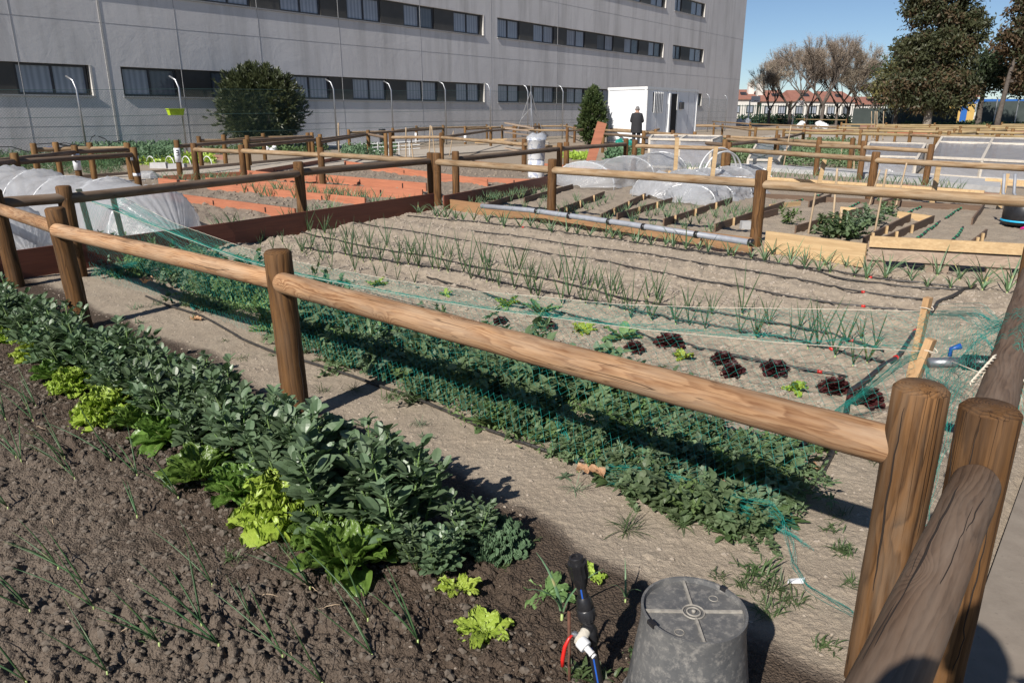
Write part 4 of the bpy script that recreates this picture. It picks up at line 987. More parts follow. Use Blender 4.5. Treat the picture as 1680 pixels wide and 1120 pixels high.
# low hedge and green crops far away
def stuff_leaves(name, label, cat, fn, n_, size, mat, asp=.5, seed=1):
    rs = random.Random(seed); m = MB(); leafcloud(m, [fn(rs) for _ in range(n_)], size, asp, -.3, rs)
    return m.solo(name, M[mat], label, cat, kind='stuff')
def quadfn(p, h0, h1):
    """random point over the pixel quad p (far-left, far-right, near-right, near-left on the ground)"""
    q = [g(*c) for c in p]
    def f(rs):
        u, v_ = rs.random(), rs.random(); a = q[0]+(q[1]-q[0])*u; b = q[3]+(q[2]-q[3])*u; c = a+(b-a)*v_; return Vector((c.x, c.y, rs.uniform(h0, h1)))
    return f
stuff_leaves('crop_cover', 'dark green leafy crop filling the plot behind the small cold frame', 'crop', quadfn([(1180, 240), (1400, 240), (1410, 279), (1180, 268)], 0, .38), 16000, .10, 'pea', .5, 1)
stuff_leaves('crop_cover', 'green crop between the far rail fences on the right', 'crop', quadfn([(1480, 203), (1750, 203), (1750, 216), (1480, 212)], 0, .5), 9000, .28, 'weed', .5, 2)
stuff_leaves('crop_cover', 'bushy green crop right of the red leaning board', 'crop', quadfn([(1000, 254), (1050, 254), (1045, 268), (990, 268)], 0, .30), 2600, .12, 'kale', .6, 3)
stuff_leaves('crop_cover', 'dark green crop along the wall behind the number 3 post', 'crop', quadfn([(120, 256), (300, 250), (300, 268), (130, 275)], 0, .45), 9000, .11, 'kale', .5, 4)
stuff_leaves('crop_cover', 'thin bluish green leek rows at the far left', 'crop', quadfn([(-20, 262), (190, 262), (200, 290), (-20, 285)], 0, .28), 9000, .16, 'onion', .08, 5)
stuff_leaves('crop_cover', 'low green plants at the foot of the oleander bush', 'crop', quadfn([(330, 240), (530, 236), (540, 250), (330, 256)], 0, .22), 4200, .12, 'weed', .5, 6)
stuff_leaves('crop_cover', 'green bushy plants in front of the doubled posts', 'crop', quadfn([(562, 248), (650, 245), (650, 258), (562, 264)], 0, .30), 2600, .10, 'kale', .5, 8)
stuff_leaves('crop_cover', 'pale lettuce row under the low white hoops', 'crop', quadfn([(232, 262), (352, 260), (352, 268), (232, 272)], 0, .16), 1500, .12, 'lettuce', .7, 9)
stuff_leaves('crop_cover', 'yellow green lettuce patch left of the red leaning board', 'crop', quadfn([(925, 256), (975, 256), (970, 264), (925, 262)], 0, .14), 700, .11, 'lettuce', .7, 10)

# houses with tiled roofs beyond the street
Yh = 125
def house(label, x0, x1, ye, yr, chim=None, hipw=.35):
    a = X_at(x0, Yh); b = X_at(x1, Yh); ze = zpx(ye, Yh); zr_ = zpx(yr, Yh); root = thing('house', label, 'house', ((a+b)/2, Yh, 0)); dp_ = 9
    m = MB(); m.box(((a+b)/2, Yh+dp_/2, ze/2), (b-a, dp_, ze)); m.part('wall', M['houseW'], root)
    m = MB(); o = .35; hp = (b-a)*hipw*.25
    vs = [(a-o, Yh-o, ze), (b+o, Yh-o, ze), (b+o, Yh+dp_+o, ze), (a-o, Yh+dp_+o, ze), (a+hp, Yh+dp_/2, zr_), (b-hp, Yh+dp_/2, zr_), (a-o, Yh-o, ze-.15), (b+o, Yh-o, ze-.15), (b+o, Yh+dp_+o, ze-.15), (a-o, Yh+dp_+o, ze-.15)]
    m.add(vs, [(0, 1, 5, 4), (1, 2, 5), (2, 3, 4, 5), (3, 0, 4), (0, 6, 7, 1), (1, 7, 8, 2), (2, 8, 9, 3), (3, 9, 6, 0), (6, 9, 8, 7)]); rf = m.part('roof', M['roof'], root)
    if chim:
        c = X_at(chim, Yh); m = MB(); m.box((c, Yh+2.5, zr_-.1), (.9, .9, 2.2)); m.part('chimney', M['houseW'], rf)
    k = max(2, int((b-a)/3))
    for i in range(k):
        c = a+(b-a)*(i+.5)/k; m = MB(); m.box((c, Yh-.06, ze*.55), (1.2, .12, 1.2)); w_ = m.part('window', M['frame'], root)
        m = MB(); m.box((c, Yh-.14, ze*.55), (1.0, .03, 1.0)); m.part('pane', M['curtain'], w_)
    c = a+(b-a)*.6; m = MB(); t = .45; m.beam((c-.5, Yh-o+(dp_/2+o)*t, ze+(zr_-ze)*t+.1), (c+.5, Yh-o+(dp_/2+o)*t, ze+(zr_-ze)*t+.1), 1.0, .12, (0, -.5, 1)); m.part('skylight', M['frame'], root)
house('white house with red tiled roof and chimney beside the grey building', 1196, 1241, 162, 146, 1236)
house('white house with red tiled roof behind the first bare trees', 1248, 1293, 165, 147, 1251)
house('white house with red tiled roof behind the second basketball board', 1299, 1344, 165, 147)
house('white house with red tiled roof behind the thick bare tree', 1350, 1401, 166, 149)
house('low white house at the end of the row by the evergreens', 1405, 1452, 170, 158)
house('white house partly hidden behind the eucalyptus trunk', 1530, 1565, 172, 160)
house('house whose red roof shows between the evergreen trees', 1578, 1600, 158, 146)

# green metal railing, dark screen, booth, canopy, basketball boards
Yg = 96
m = MB(); x0, x1 = X_at(1205, Yg), X_at(1500, Yg); root = thing('metal_railing', 'dark green metal railing in front of the houses', 'railing', (x0, Yg, 0)); zt = zpx(172, Yg)
k = 0; x = x0
while x < x1: m.box((x, Yg, zt/2), (.05, .05, zt)); x += .32
m.part('bars', M['greenmetal'], root); m = MB()
for z in (.25, zt-.15): m.box(((x0+x1)/2, Yg, z), (x1-x0, .07, .07))
m.part('rails', M['greenmetal'], root)
x = x0
while x < x1: m = MB(); m.box((x, Yg-.05, zt/2+.1), (.14, .14, zt+.2)); m.part('post', M['greenmetal'], root); x += 3.2
def wallscreen(label, x0, x1, yt, Y, mat, name='fence_screen', y1=None, posts=()):
    a, b = X_at(x0, Y), X_at(x1, Y); root = thing(name, label, 'fence', (a, Y, 0)); z = zpx(yt, Y); z1 = z if y1 is None else zpx(y1, Y); m = MB()
    m.add([(a, Y, 0), (b, Y, 0), (b, Y, z1), (a, Y, z), (a, Y+.04, 0), (b, Y+.04, 0), (b, Y+.04, z1), (a, Y+.04, z)], [(0, 1, 2, 3), (7, 6, 5, 4), (3, 2, 6, 7), (0, 3, 7, 4), (1, 5, 6, 2)]); m.part('cloth', M[mat], root)
    for xp in posts:
        m = MB(); c = X_at(xp, Y-.15); m.tube([(c, Y-.15, 0), (c, Y-.15, zpx(161, Y))], .06, 8); m.part('post', M['silver'], root)
wallscreen('grey green cloth screen on tall posts under the evergreen trees', 1400, 1572, 178, 80, 'screen', posts=(1466, 1520))
wallscreen('dark cloth screen on tall posts at the right edge behind the rust brown tree', 1602, 1800, 167, 78, 'screen', posts=(1633, 1668), y1=164)
hb = stuff_leaves('hedge', 'dark hedge between the basketball boards', 'hedge', lambda rs: Vector((X_at(rs.uniform(1215, 1400), 100), 100+rs.uniform(0, 1.2), rs.uniform(0, .9+.3*math.sin(rs.random()*6)))), 5000, .35, 'hedge', .6, 20)
Yb = 90; a, b = X_at(1573, Yb), X_at(1599, Yb); root = thing('booth', 'small yellow booth with a blue door and grey gable under the trees', 'booth', ((a+b)/2, Yb, 0)); ze, zr_ = zpx(169, Yb), zpx(159, Yb)
m = MB(); m.box(((a+b)/2, Yb+1.2, ze/2), (b-a, 2.4, ze)); m.part('wall', M['yellowwall'], root)
m = MB(); c = (a+b)/2; m.add([(a-.1, Yb-.1, ze), (b+.1, Yb-.1, ze), (c+.2, Yb-.1, zr_), (c-.2, Yb-.1, zr_), (a-.1, Yb+2.5, ze), (b+.1, Yb+2.5, ze), (c+.2, Yb+2.5, zr_), (c-.2, Yb+2.5, zr_)], [(0, 1, 2, 3), (7, 6, 5, 4), (1, 5, 6, 2), (2, 6, 7, 3), (3, 7, 4, 0), (0, 4, 5, 1)]); m.part('gable', M['facade'], root)
m = MB(); m.box((c, Yb-.06, ze+.0), (b-a+.2, .1, .12)); m.part('trim', M['bluepaint'], root)
m = MB(); d0, d1 = X_at(1576, Yb), X_at(1586, Yb); m.box(((d0+d1)/2, Yb-.05, zpx(175, Yb)/2), (d1-d0, .1, zpx(175, Yb))); m.part('door', M['bluepaint'], root)
m = MB(); a, b = X_at(1606, 84), X_at(1690, 84); root = thing('canopy', 'long blue canopy behind the dark cloth screen', 'canopy', (a, 84, 0)); m.box(((a+b)/2, 85, zpx(165.0, 84)), (b-a, 2, .28)); m.part('roof', M['bluepaint'], root); 
for x in (1608, 1650, 1688): m = MB(); m.box((X_at(x, 84), 84.2, zpx(166, 84)/2-.1), (.12, .12, zpx(166, 84)-.2)); m.part('post', M['silver'], root)
def hoop(label, x, y0, y1, w_, Y):
    X = X_at(x, Y); root = thing('basketball_hoop', label, 'basketball hoop', (X, Y, 0)); z1, z0 = zpx(y0, Y), zpx(y1, Y); ww = w_*Y*.954/F
    m = MB(); m.box((X, Y, (z0+z1)/2), (ww, .05, z1-z0)); m.part('backboard', M['white'], root)
    m = MB(); m.tube([(X-.3, Y+1.0, 0), (X-.3, Y+1.0, z0+.2), (X, Y+.05, z0+.4)], .08, 8); m.part('pole', M['white'], root)
    m = MB(); m.tube([(X+math.cos(t/12*2*PI)*.23, Y-.3+math.sin(t/12*2*PI)*.23, z0+.15) for t in range(12)], .015, 5, closed=True); m.part('rim', M['rust'], root)
hoop('white basketball board on a white pole by the dark bare tree', 1238, 158, 168, 14.5, 84); hoop('smaller white basketball board further right', 1311, 165, 173, 13, 92)

# ================================================================ PLANTS OF THE NEAR PLOTS
def blade(mb, p, d, up, L, w_, curl=.3, fold=.25, segs=4, mi=0, shape=None, cup=0.0):
    """one leaf: midrib from p along d, bending away from up by curl, folded along the midrib"""
    d = d.normalized(); s = d.cross(up)
    if s.length < 1e-3: s = d.cross(Vector((1, 0, .1)))
    s.normalize(); u = s.cross(d); vs = []; q = p.copy(); dd = d.copy()
    shape = shape or (lambda t: math.sin(PI*min(1, t*.96+.04)**.75))
    for i in range(segs+1):
        t = i/segs; w2 = w_*.5*shape(t)
        uu = s.cross(dd); vs += [q-s*w2*math.cos(fold)+uu*(w2*math.sin(fold)), q.copy(), q+s*w2*math.cos(fold)+uu*(w2*math.sin(fold))]
        dd = (Quaternion(s, -curl/segs) @ dd).normalized() if True else dd
        q = q+dd*(L/segs)
    fs = []
    for i in range(segs):
        a = i*3; fs += [(a, a+3, a+4, a+1), (a+1, a+4, a+5, a+2)]
    mb.add(vs, fs, mi); return q
def rootobj(name, label, cat, group):
    return thing(name, label, cat, (0, 0, -50), group)
def vpart(mb, name, mat, root, smooth=True):
    """part whose vertices are already relative to the thing"""
    o = bpy.data.objects.new(name, mb.mesh(name, mat, smooth)); COL.objects.link(o); o.parent = root; return o
oval = lambda t: (max(0.0, 1-abs(2*t-1)**2.3))**.55 if t > .02 else .08
def bean_plant(seed):
    rs = random.Random(seed); root = rootobj('broad_bean_plant', 'leafy grey green broad bean plant in the dense row before the fence', 'bean plant', 'broad bean plants in the row'); L = MB(); S = MB()
    for k in range(rs.randint(4, 6)):
        a = rs.uniform(0, 2*PI); hgt = rs.uniform(.26, .42); ln = rs.uniform(.04, .13); base = Vector((math.cos(a)*.025, math.sin(a)*.025, -.02)); tip = base+Vector((math.cos(a)*ln, math.sin(a)*ln, hgt))
        S.tube([base, base+(tip-base)*.5+Vector((0, 0, .01)), tip], [.0055, .005, .003], 5); nn = int(hgt/.034)
        for j in range(2, nn+1):
            t = j/nn; p = base+(tip-base)*t; aa = j*2.5+rs.uniform(-.4, .4); el = .25+.75*t
            rd = Vector((math.cos(aa), math.sin(aa), el)).normalized(); pl = .045*(1.25-t*.75); e = p+rd*pl; S.tube([p, e], .0017, 3, cap=False)
            sz = (.082 if t < .8 else .056)*rs.uniform(.8, 1.2)
            side = rd.cross(Vector((0, 0, 1))).normalized()
            for f_ in (-1, 1, -.5, .5):
                if abs(f_) == .5 and t > .85 and rs.random() < .4: continue
                o_ = e if abs(f_) == 1 else e+rd*pl*.6
                d = (rd*.55+side*f_*1.1+Vector((0, 0, .30+.5*t))+Vector((rs.gauss(0, .15), rs.gauss(0, .15), rs.gauss(0, .15)))).normalized()
                blade(L, o_, d, Vector((0, 0, 1)), sz, sz*.60, rs.uniform(.1, .7), rs.uniform(.1, .38), 5, 0, oval)
        for j in range(4):
            d = Vector((rs.gauss(0, .4), rs.gauss(0, .4), 1)).normalized(); blade(L, tip-Vector((0, 0, .012)), d, Vector((math.cos(j), math.sin(j), 0)), .038, .017, .2, .5, 3)
    vpart(S, 'stems', M['beanstem'], root); vpart(L, 'leaves', M['bean'], root, False); return root
beans = Kind([bean_plant(100+i) for i in range(6)])
rs = random.Random(5)
bl = 'leafy grey green broad bean plant in the dense row before the fence'
for k in range(34):
    for row in range(2):
        a = 1.42+k*.150+rs.uniform(-.04, .04)
        if row == 1 and k < 0: continue
        b = (-.47 if row == 0 else -.35)+rs.uniform(-.04, .04)-.012*k*.5
        p = onG(W(a, b)); beans.put(p, sc=rs.uniform(.78, .98) if k < 7 else rs.uniform(.60, .86), tilt=(rs.gauss(0, .06), rs.gauss(0, .06)))
for (x, y, s) in ((775, 905, .5), (720, 945, .45), (690, 935, .5)): beans.put(onG(g(x, y)), sc=s, label='short young broad bean plant at the near end of the bean row', group='young beans at the row end')

def ruffle_leaf(mb, p, d, up, L, w_, curl, ruf, freq, nx=7, ny=8, mi=0, cup=.5, rs=random, blister=0.0, spoon=1.0):
    """lettuce leaf: a cupped sheet whose edge is crimped"""
    d = d.normalized(); s = d.cross(up).normalized(); q = p.copy(); dd = d.copy(); rows = []; ph = rs.uniform(0, 6)
    for j in range(ny+1):
        t = j/ny; wd = w_*.5*(math.sin(PI*min(1.0, (t*.86+.07)))**(.65*spoon))*(.35+.65*min(1, t*1.6)); uu = s.cross(dd); row = []
        for i in range(nx):
            x = -1+2*i/(nx-1); e = max(abs(x), t*.9)**2.5
            r_ = ruf*e*(math.sin(freq*x*2+ph+t*freq*2.1)+.6*math.sin(freq*3.1*t+ph*2+i*2.3))+blister*math.sin(x*7+ph)*math.sin(t*16+ph)
            row.append(q+s*(x*wd)+uu*(cup*wd*x*x+r_)+dd*(-(abs(x)**2)*L*.05+ruf*.6*e*math.sin(freq*2.3*x+ph)))
        rows.append(row); dd = (Quaternion(s, -curl/ny) @ dd).normalized(); q = q+dd*(L/ny)
    mb.grid(rows, mi)
def lettuce(kind, seed):
    rs = random.Random(seed); m = MB(); rb = MB()
    if kind == 'oak': nm, lb, mt, cat = 'frilly_lettuce', 'frilly lime green lettuce', 'lettuce', 'lettuce'
    elif kind == 'cos': nm, lb, mt, cat = 'cos_lettuce', 'dark green cos lettuce', 'romaine', 'lettuce'
    elif kind == 'red': nm, lb, mt, cat = 'red_lettuce', 'dark red frilly lettuce', 'redlettuce', 'lettuce'
    root = rootobj(nm, lb, cat, None)
    if kind in ('oak', 'red'):
        n_ = 46; sz = .115
        for k in range(n_):
            t = k/n_; a = k*2.4; el = .15+1.25*t**1.1; d = Vector((math.cos(a)*math.cos(el), math.sin(a)*math.cos(el), math.sin(el)))
            ruffle_leaf(m, Vector((math.cos(a)*.012, math.sin(a)*.012, .01+.03*t)), d, Vector((0, 0, 1)), sz*(1.1-.35*t)*rs.uniform(.85, 1.15), sz*.80*(1.05-.3*t), rs.uniform(.2, .9), .0125 if kind == 'oak' else .007, 9.0, 15, 14, 0, .25 if kind == 'oak' else .45, rs, .0015)
    else:
        n_ = 26; sz = .165
        for k in range(n_):
            t = k/n_; a = k*2.4+rs.uniform(-.2, .2); el = .45+.95*t; d = Vector((math.cos(a)*math.cos(el), math.sin(a)*math.cos(el), math.sin(el))); L = sz*(1.1-.3*t)*rs.uniform(.85, 1.1); p0 = Vector((math.cos(a)*.015, math.sin(a)*.015, 0)); cu = rs.uniform(-.1, 1.1)*(1-t*.6)
            ruffle_leaf(m, p0, d, Vector((0, 0, 1)), L, sz*.60*(1.05-.3*t), cu, .0075, 5.0, 13, 13, 0, .32, rs, .0055, .8)
            s = d.cross(Vector((0, 0, 1))).normalized(); pts = []; q = p0.copy(); dd = d.copy()
            for j in range(6): pts.append(q+s.cross(dd)*-.002); dd = (Quaternion(s, -cu/8) @ dd); q = q+dd*L/8
            rb.tube(pts, [.007, .006, .005, .004, .0025, .001], 4)
        vpart(rb, 'ribs', M['rib'], root)
    vpart(m, 'leaves', M[mt], root); return root
oak = Kind([lettuce('oak', 1), lettuce('oak', 2)]); cos_ = Kind([lettuce('cos', 3), lettuce('cos', 4), lettuce('cos', 5)]); redl = Kind([lettuce('red', 6), lettuce('red', 7)])
for kd, x, y, s, lb in [
    (oak, 22, 562, .95, 'frilly lime green lettuce at the left edge of the picture'), (oak, 62, 590, .95, 'frilly lime green lettuce second in from the left edge'), (oak, 122, 645, .95, 'small frilly lime green lettuce between the left edge pair and the big one'),
    (oak, 178, 690, 1.2, 'large bright frilly lettuce below the smaller one and left of the dark cos'), (oak, 470, 855, 1.35, 'biggest bright lime lettuce near the end of the row between two dark cos'),
    (cos_, 20, 520, 1.0, 'dark cos lettuce among the beans at the far left'), (cos_, 90, 622, .8, 'dark cos lettuce squeezed between the small frilly ones'), (cos_, 232, 705, .95, 'dark cos lettuce directly right of the large bright frilly one'), (cos_, 283, 722, 1.1, 'tall cos lettuce with upright leaves in the middle of the row'),
    (cos_, 335, 790, 1.0, 'broad cos lettuce with pale outer leaves at the left of a pair'), (cos_, 400, 815, .95, 'cos lettuce at the right of a pair just before the biggest lime one'), (cos_, 525, 885, .75, 'small dark cos lettuce right of the biggest lime one'), (cos_, 575, 930, 1.1, 'large glossy cos lettuce at the near end of the row')]:
    kd.put(onG(g(x, y-4)), sc=s*(1.08 if kd is oak else 1.0), label=lb, group='lettuces along the bean row')
def loose_lettuce(label, x, y, n_, sz, mat, seed, lie=.35):
    rs = random.Random(seed); p = onG(g(x, y)); root = thing('young_lettuce', label, 'lettuce', p); m = MB()
    for k in range(n_):
        a = k*2.4+rs.random(); el = rs.uniform(.1, 1.0)*lie*2; d = Vector((math.cos(a)*math.cos(el), math.sin(a)*math.cos(el), math.sin(el)))
        ruffle_leaf(m, Vector((0, 0, .005)), d, Vector((0, 0, 1)), sz*rs.uniform(.7, 1.1), sz*.5, rs.uniform(.2, .9), .008, 9, 13, 12, 0, .2, rs, .002)
    vpart(m, 'leaves', M[mat], root)
loose_lettuce('small yellow green lettuce near the end of the bean row', 755, 972, 9, .075, 'lettuce', 1); loose_lettuce('larger yellow green lettuce lying open in front of the small one', 795, 1038, 12, .10, 'lettuce', 2)
loose_lettuce('wilting pale lettuce seedling left of the black tap pipe', 895, 975, 5, .10, 'pea2', 3); loose_lettuce('yellow wilted leaf tuft just behind the black tap pipe', 972, 950, 4, .06, 'lettuce', 4, .6)
loose_lettuce('small green seedling with reddish leaf at the foot of the bucket', 1040, 1075, 4, .055, 'weed', 5)
# curly kale
p = onG(g(812, 900)); root = thing('curly_kale', 'curly grey green kale plant at the near end of the bean row', 'kale', p); m = MB(); rs = random.Random(8); st = MB()
for k in range(70):
    t = k/70; a = k*2.4; el = .2+1.2*t; d = Vector((math.cos(a)*math.cos(el), math.sin(a)*math.cos(el), math.sin(el))); L = .11*(1.1-.3*t)
    ruffle_leaf(m, d*.03, d, Vector((0, 0, 1)), L*.85, .055, rs.uniform(.3, 1.1), .012, 17, 17, 15, 0, .3, rs)
st.tube([Vector((0, 0, -.02)), Vector((0, 0, .06))], .008, 6)
vpart(m, 'leaves', M['kale'], root, False); vpart(st, 'stem', M['beanstem'], root)

# onions and leeks
def onion(seed, n_=4, L=.28, r=.0032, spread=.35, lean=(0, 0), mat='onion', label='', strap=False, droop=.5):
    rs = random.Random(seed); root = rootobj('onion_plant' if not strap else 'leek_plant', label, 'onion' if not strap else 'leek', None); m = MB(); b = MB()
    for k in range(n_):
        a = k*2.4+rs.uniform(-.5, .5); ll = L*rs.uniform(.65, 1.1); d = Vector((math.cos(a)*spread+lean[0], math.sin(a)*spread+lean[1], 1)).normalized()
        if strap: blade(m, Vector((0, 0, .02)), d, Vector((math.cos(a), math.sin(a), .01)), ll, r*5.4, -rs.uniform(.2, 1.2), .55, 6, 0, lambda t: (1-t*.97)**.7)
        else:
            pts = []; q = Vector((0, 0, .01)); dd = d.copy(); k2 = rs.uniform(0, droop); hd = Vector((d.x, d.y, 0))
            for j in range(7): pts.append(q.copy()); dd = (dd+Vector((hd.x*.12*k2*3, hd.y*.12*k2*3, -.10*k2))).normalized(); q = q+dd*ll/6
            m.tube(pts, [r*.8, r*1.1, r*1.15, r, r*.8, r*.55, r*.12], 5)
    b.tube([Vector((0, 0, -.02)), Vector((0, 0, .012))], [r*1.3, r*1.1] if not strap else [r*1.9, r*1.5], 6)
    vpart(m, 'leaves', M[mat], root); vpart(b, 'stem', M['rib'], root); return root
L1 = 'thin drooping onion seedling in the dark tilled soil'
fo = Kind([onion(200+i, n_, L, .0024, .40, (-.70, .25), 'onion', L1) for i, (n_, L) in enumerate([(3, .26), (2, .30), (4, .24), (3, .20), (2, .18)])])
z5 = [(1425, 690, 2), (975, 670, 1), (930, 875, 2), (1010, 980, 0), (1300, 1010, 1), (735, 960, 3), (495, 1085, 0), (430, 775, 1), (380, 665, 1), (140, 800, 0), (270, 600, 3), (630, 355, 4), (630, 165, 2), (820, 275, 3), (345, 190, 4), (300, 130, 3), (100, 110, 0), (35, 310, 3), (120, 1110, 1), (1150, 820, 4), (1480, 1110, 1)]
fpos = [((x/2.8), 720+y/2.8, v_) for x, y, v_ in z5]+[(400+570/2.8, 680+935/2.8, 1), (400+590/2.8, 680+1110/2.8, 0), (400+800/2.8, 680+1045/2.8, 3)]+[(x/3.294, 420+y/3.294, v_) for x, y, v_ in [(195, 815, 2), (180, 890, 0), (600, 1100, 1), (30, 880, 3), (90, 1100, 4), (350, 1090, 2)]]
for x, y, v_ in fpos: fo.put(onG(g(x, y)), rz=random.uniform(-.5, .5), sc=random.uniform(.9, 1.15), v=v_, label=L1, group='onion seedlings in the tilled bed')
fl = Kind([onion(230, 3, .15, .0020, .15, (0, 0), 'onionpale', 'bright upright leek seedling beside the tap', True)])
fl.put(onG(g(922, 1012)), sc=1.5, label='tall bright leek seedling left of the black tap pipe'); fl.put(onG(g(1026, 985)), sc=.9, label='small leek seedling between the tap pipe and the bucket')

def rowpts(pl, n_):
    d = [0]
    for i in range(1, len(pl)): d.append(d[-1]+(Vector(pl[i])-Vector(pl[i-1])).length)
    out = []
    for k in range(n_):
        s = d[-1]*(k+.5)/n_
        for i in range(1, len(pl)):
            if s <= d[i]: f = (s-d[i-1])/(d[i]-d[i-1]); out.append(Vector(pl[i-1])*(1-f)+Vector(pl[i])*f); break
    return out
L2 = 'upright green onion plant in the rows along the drip hoses'
mo = Kind([onion(240+i, n_, L, .0036, .30, (-.05, 0), 'onion', L2, droop=.35) for i, (n_, L) in enumerate([(4, .30), (3, .34), (5, .28), (4, .24), (3, .20)])])
dripA = [(468, 377), (611, 408), (726, 428), (800, 443), (920, 466), (1000, 484), (1134, 511), (1280, 532), (1380, 556), (1450, 575)]
dripB = [(497, 408), (611, 428), (726, 446), (850, 474), (976, 502), (1100, 528), (1280, 557), (1400, 590), (1450, 600)]
dripC = [(700, 455), (800, 483), (900, 508), (1037, 544), (1073, 560), (1280, 599), (1390, 618)]
rs = random.Random(9)
for dl, n_, off in ((dripA, 64, .06), (dripB, 68, -.05)):
    for q in rowpts([g(*p) for p in dl], n_):
        if rs.random() < .12: continue
        p = onG(q+BD*(off+rs.gauss(0, .05))+AD*rs.gauss(0, .03)); mo.put(p, sc=rs.uniform(.75, 1.25), label=L2, group='onion rows along the drip hoses')
for q in rowpts([g(430, 392), g(560, 440), g(700, 468)], 16): mo.put(onG(q+BD*rs.gauss(-.05, .08)), sc=rs.uniform(.6, .9), label=L2, group='onion rows along the drip hoses')
L3 = 'pale green leek plant with fanned leaves in the row below the back fence'
lk = Kind([onion(260+i, 7, L, .0040, .42, (0, 0), 'onionpale', L3, True) for i, L in enumerate([.26, .30, .23])])
leekline = [(680, 352), (760, 364), (900, 382), (1000, 393), (1100, 408), (1243, 430), (1330, 445), (1458, 464), (1590, 480), (1670, 484)]
for q in rowpts([g(*p) for p in leekline], 50): lk.put(onG(q+BD*rs.gauss(0.02, .05)+AD*rs.gauss(0, .03)), sc=rs.uniform(.75, 1.15), label=L3, group='leek row below the back fence')
for q in rowpts([g(1250, 420), g(1420, 445), g(1600, 462), g(1680, 470)], 12): lk.put(onG(q+BD*rs.gauss(0, .04)), sc=rs.uniform(.7, 1.0), label=L3, group='leek row below the back fence')

# lettuces under the net
for x, y, s, lb in [(892, 540, 1.0, 'dark red lettuce under the net, first from the left post side'), (822, 528, .8, 'small dark red lettuce half hidden by the rail under the net'), (1040, 578, .85, 'dark red lettuce right below the pale open lettuce'), (1098, 570, 1.25, 'largest dark red lettuce under the net left of the pale yellow seedling'),
    (1185, 598, 1.0, 'upper dark red lettuce of the touching pair under the net'), (1202, 615, 1.0, 'lower dark red lettuce of the touching pair under the net'), (1270, 615, 1.1, 'dark red lettuce with a weed at its side under the net'), (1368, 645, 1.1, 'dark red lettuce next to the thick black header pipe'), (1420, 668, 1.1, 'dark red lettuce beside the corner post')]:
    redl.put(onG(g(x, y)), sc=s*.62, label=lb, group='red lettuces under the net')
for x, y, n_, s, mt, lb in [(832, 506, 8, .16, 'lettuce', 'pale open lettuce under the strings beside the onions'), (888, 520, 7, .16, 'pea2', 'pale green lettuce with upright leaf under the strings'), (1022, 560, 6, .15, 'pea2', 'pale lettuce with flat leaves spread on the soil'), (618, 470, 9, .11, 'lettuce', 'small bright lettuce under the net above the rail'),
                            (955, 545, 11, .12, 'lettuce', 'bright yellow green frilly lettuce under the lower string'), (1120, 592, 7, .08, 'lettuce', 'small yellow lettuce seedling between the red lettuces'), (1304, 640, 9, .09, 'lettuce', 'small yellow green lettuce beside the rail near the corner'), (730, 490, 5, .07, 'lettuce', 'tiny yellow seedling left of the pale lettuces')]:
    loose_lettuce(lb, x, y, n_, s, mt, int(x), .5)

# peas and weeds under the net
def pea_plant(seed, mat, leafsz=.030, h=.24, n_=46, round_=True, label=''):
    rs = random.Random(seed); root = rootobj('pea_plant', label, 'pea plant', None); L = MB(); S = MB()
    for k in range(8):
        a = rs.uniform(0, 2*PI); q = Vector((rs.gauss(0, .03), rs.gauss(0, .03), 0)); d = Vector((math.cos(a)*.7, math.sin(a)*.7, 1.0)).normalized(); pts = [q.copy()]
        for j in range(6):
            d = (d+Vector((rs.gauss(0, .30), rs.gauss(0, .30), rs.gauss(-.12, .2)))).normalized(); q = q+d*h/4.2
            if q.z < .01: q.z = .01
            pts.append(q.copy())
            for c in range(3):
                side = Vector((rs.gauss(0, 1), rs.gauss(0, 1), rs.gauss(.2, .6))).normalized()
                for f_ in (-1, 1):
                    dd = (side+Vector((0, 0, .4))).normalized() if f_ > 0 else (side*-1+Vector((0, 0, .5))).normalized()
                    s = leafsz*rs.uniform(.7, 1.3); blade(L, q+side*.004*f_+Vector((0, 0, rs.uniform(-.02, .02))), dd, Vector((0, 0, 1)), s, s*(.72 if round_ else .35), rs.uniform(0, .8), rs.uniform(0, .4), 3)
        S.tube(pts, .0016, 3, cap=False)
    vpart(S, 'stems', M['beanstem'], root); vpart(L, 'leaves', M[mat], root, False); return root
L4 = 'tangled green pea plant in the dense bed under the net'
peas = Kind([pea_plant(300, 'pea', .052, .24, label=L4), pea_plant(301, 'pea', .070, .22, label=L4), pea_plant(302, 'pea2', .042, .20, label=L4), pea_plant(303, 'pea', .058, .26, round_=False, label=L4), pea_plant(304, 'greyweed', .058, .2, label=L4)])
rs = random.Random(12)
cnt = 0
while cnt < 215:
    a = .62+7.5*rs.random()**1.25; b = rs.uniform(.48 if a < 2.4 else .54, 1.36)
    if b > 1.2 and rs.random() < .55: continue
    if mnoise.noise(Vector((a*1.6, b*2.2, 4))) < -.03: continue
    if a > 4.5 and rs.random() < .3: continue
    p = onG(W(a, b)); s = rs.uniform(.5, 1.0)*(.75 if b < .66 else 1)*(.72 if a < 1.6 else 1); peas.put(p, sc=s, label=L4, group='pea plants under the net', tilt=(rs.gauss(0, .15), rs.gauss(0, .15))); cnt += 1
for k in range(9):
    a = rs.uniform(.55, 1.1); b = rs.uniform(.34, .5)
    if b < .5: peas.put(onG(W(a, b)), sc=rs.uniform(.3, .55), label='small pea seedling spilling out below the net edge', group='pea seedlings below the net edge')
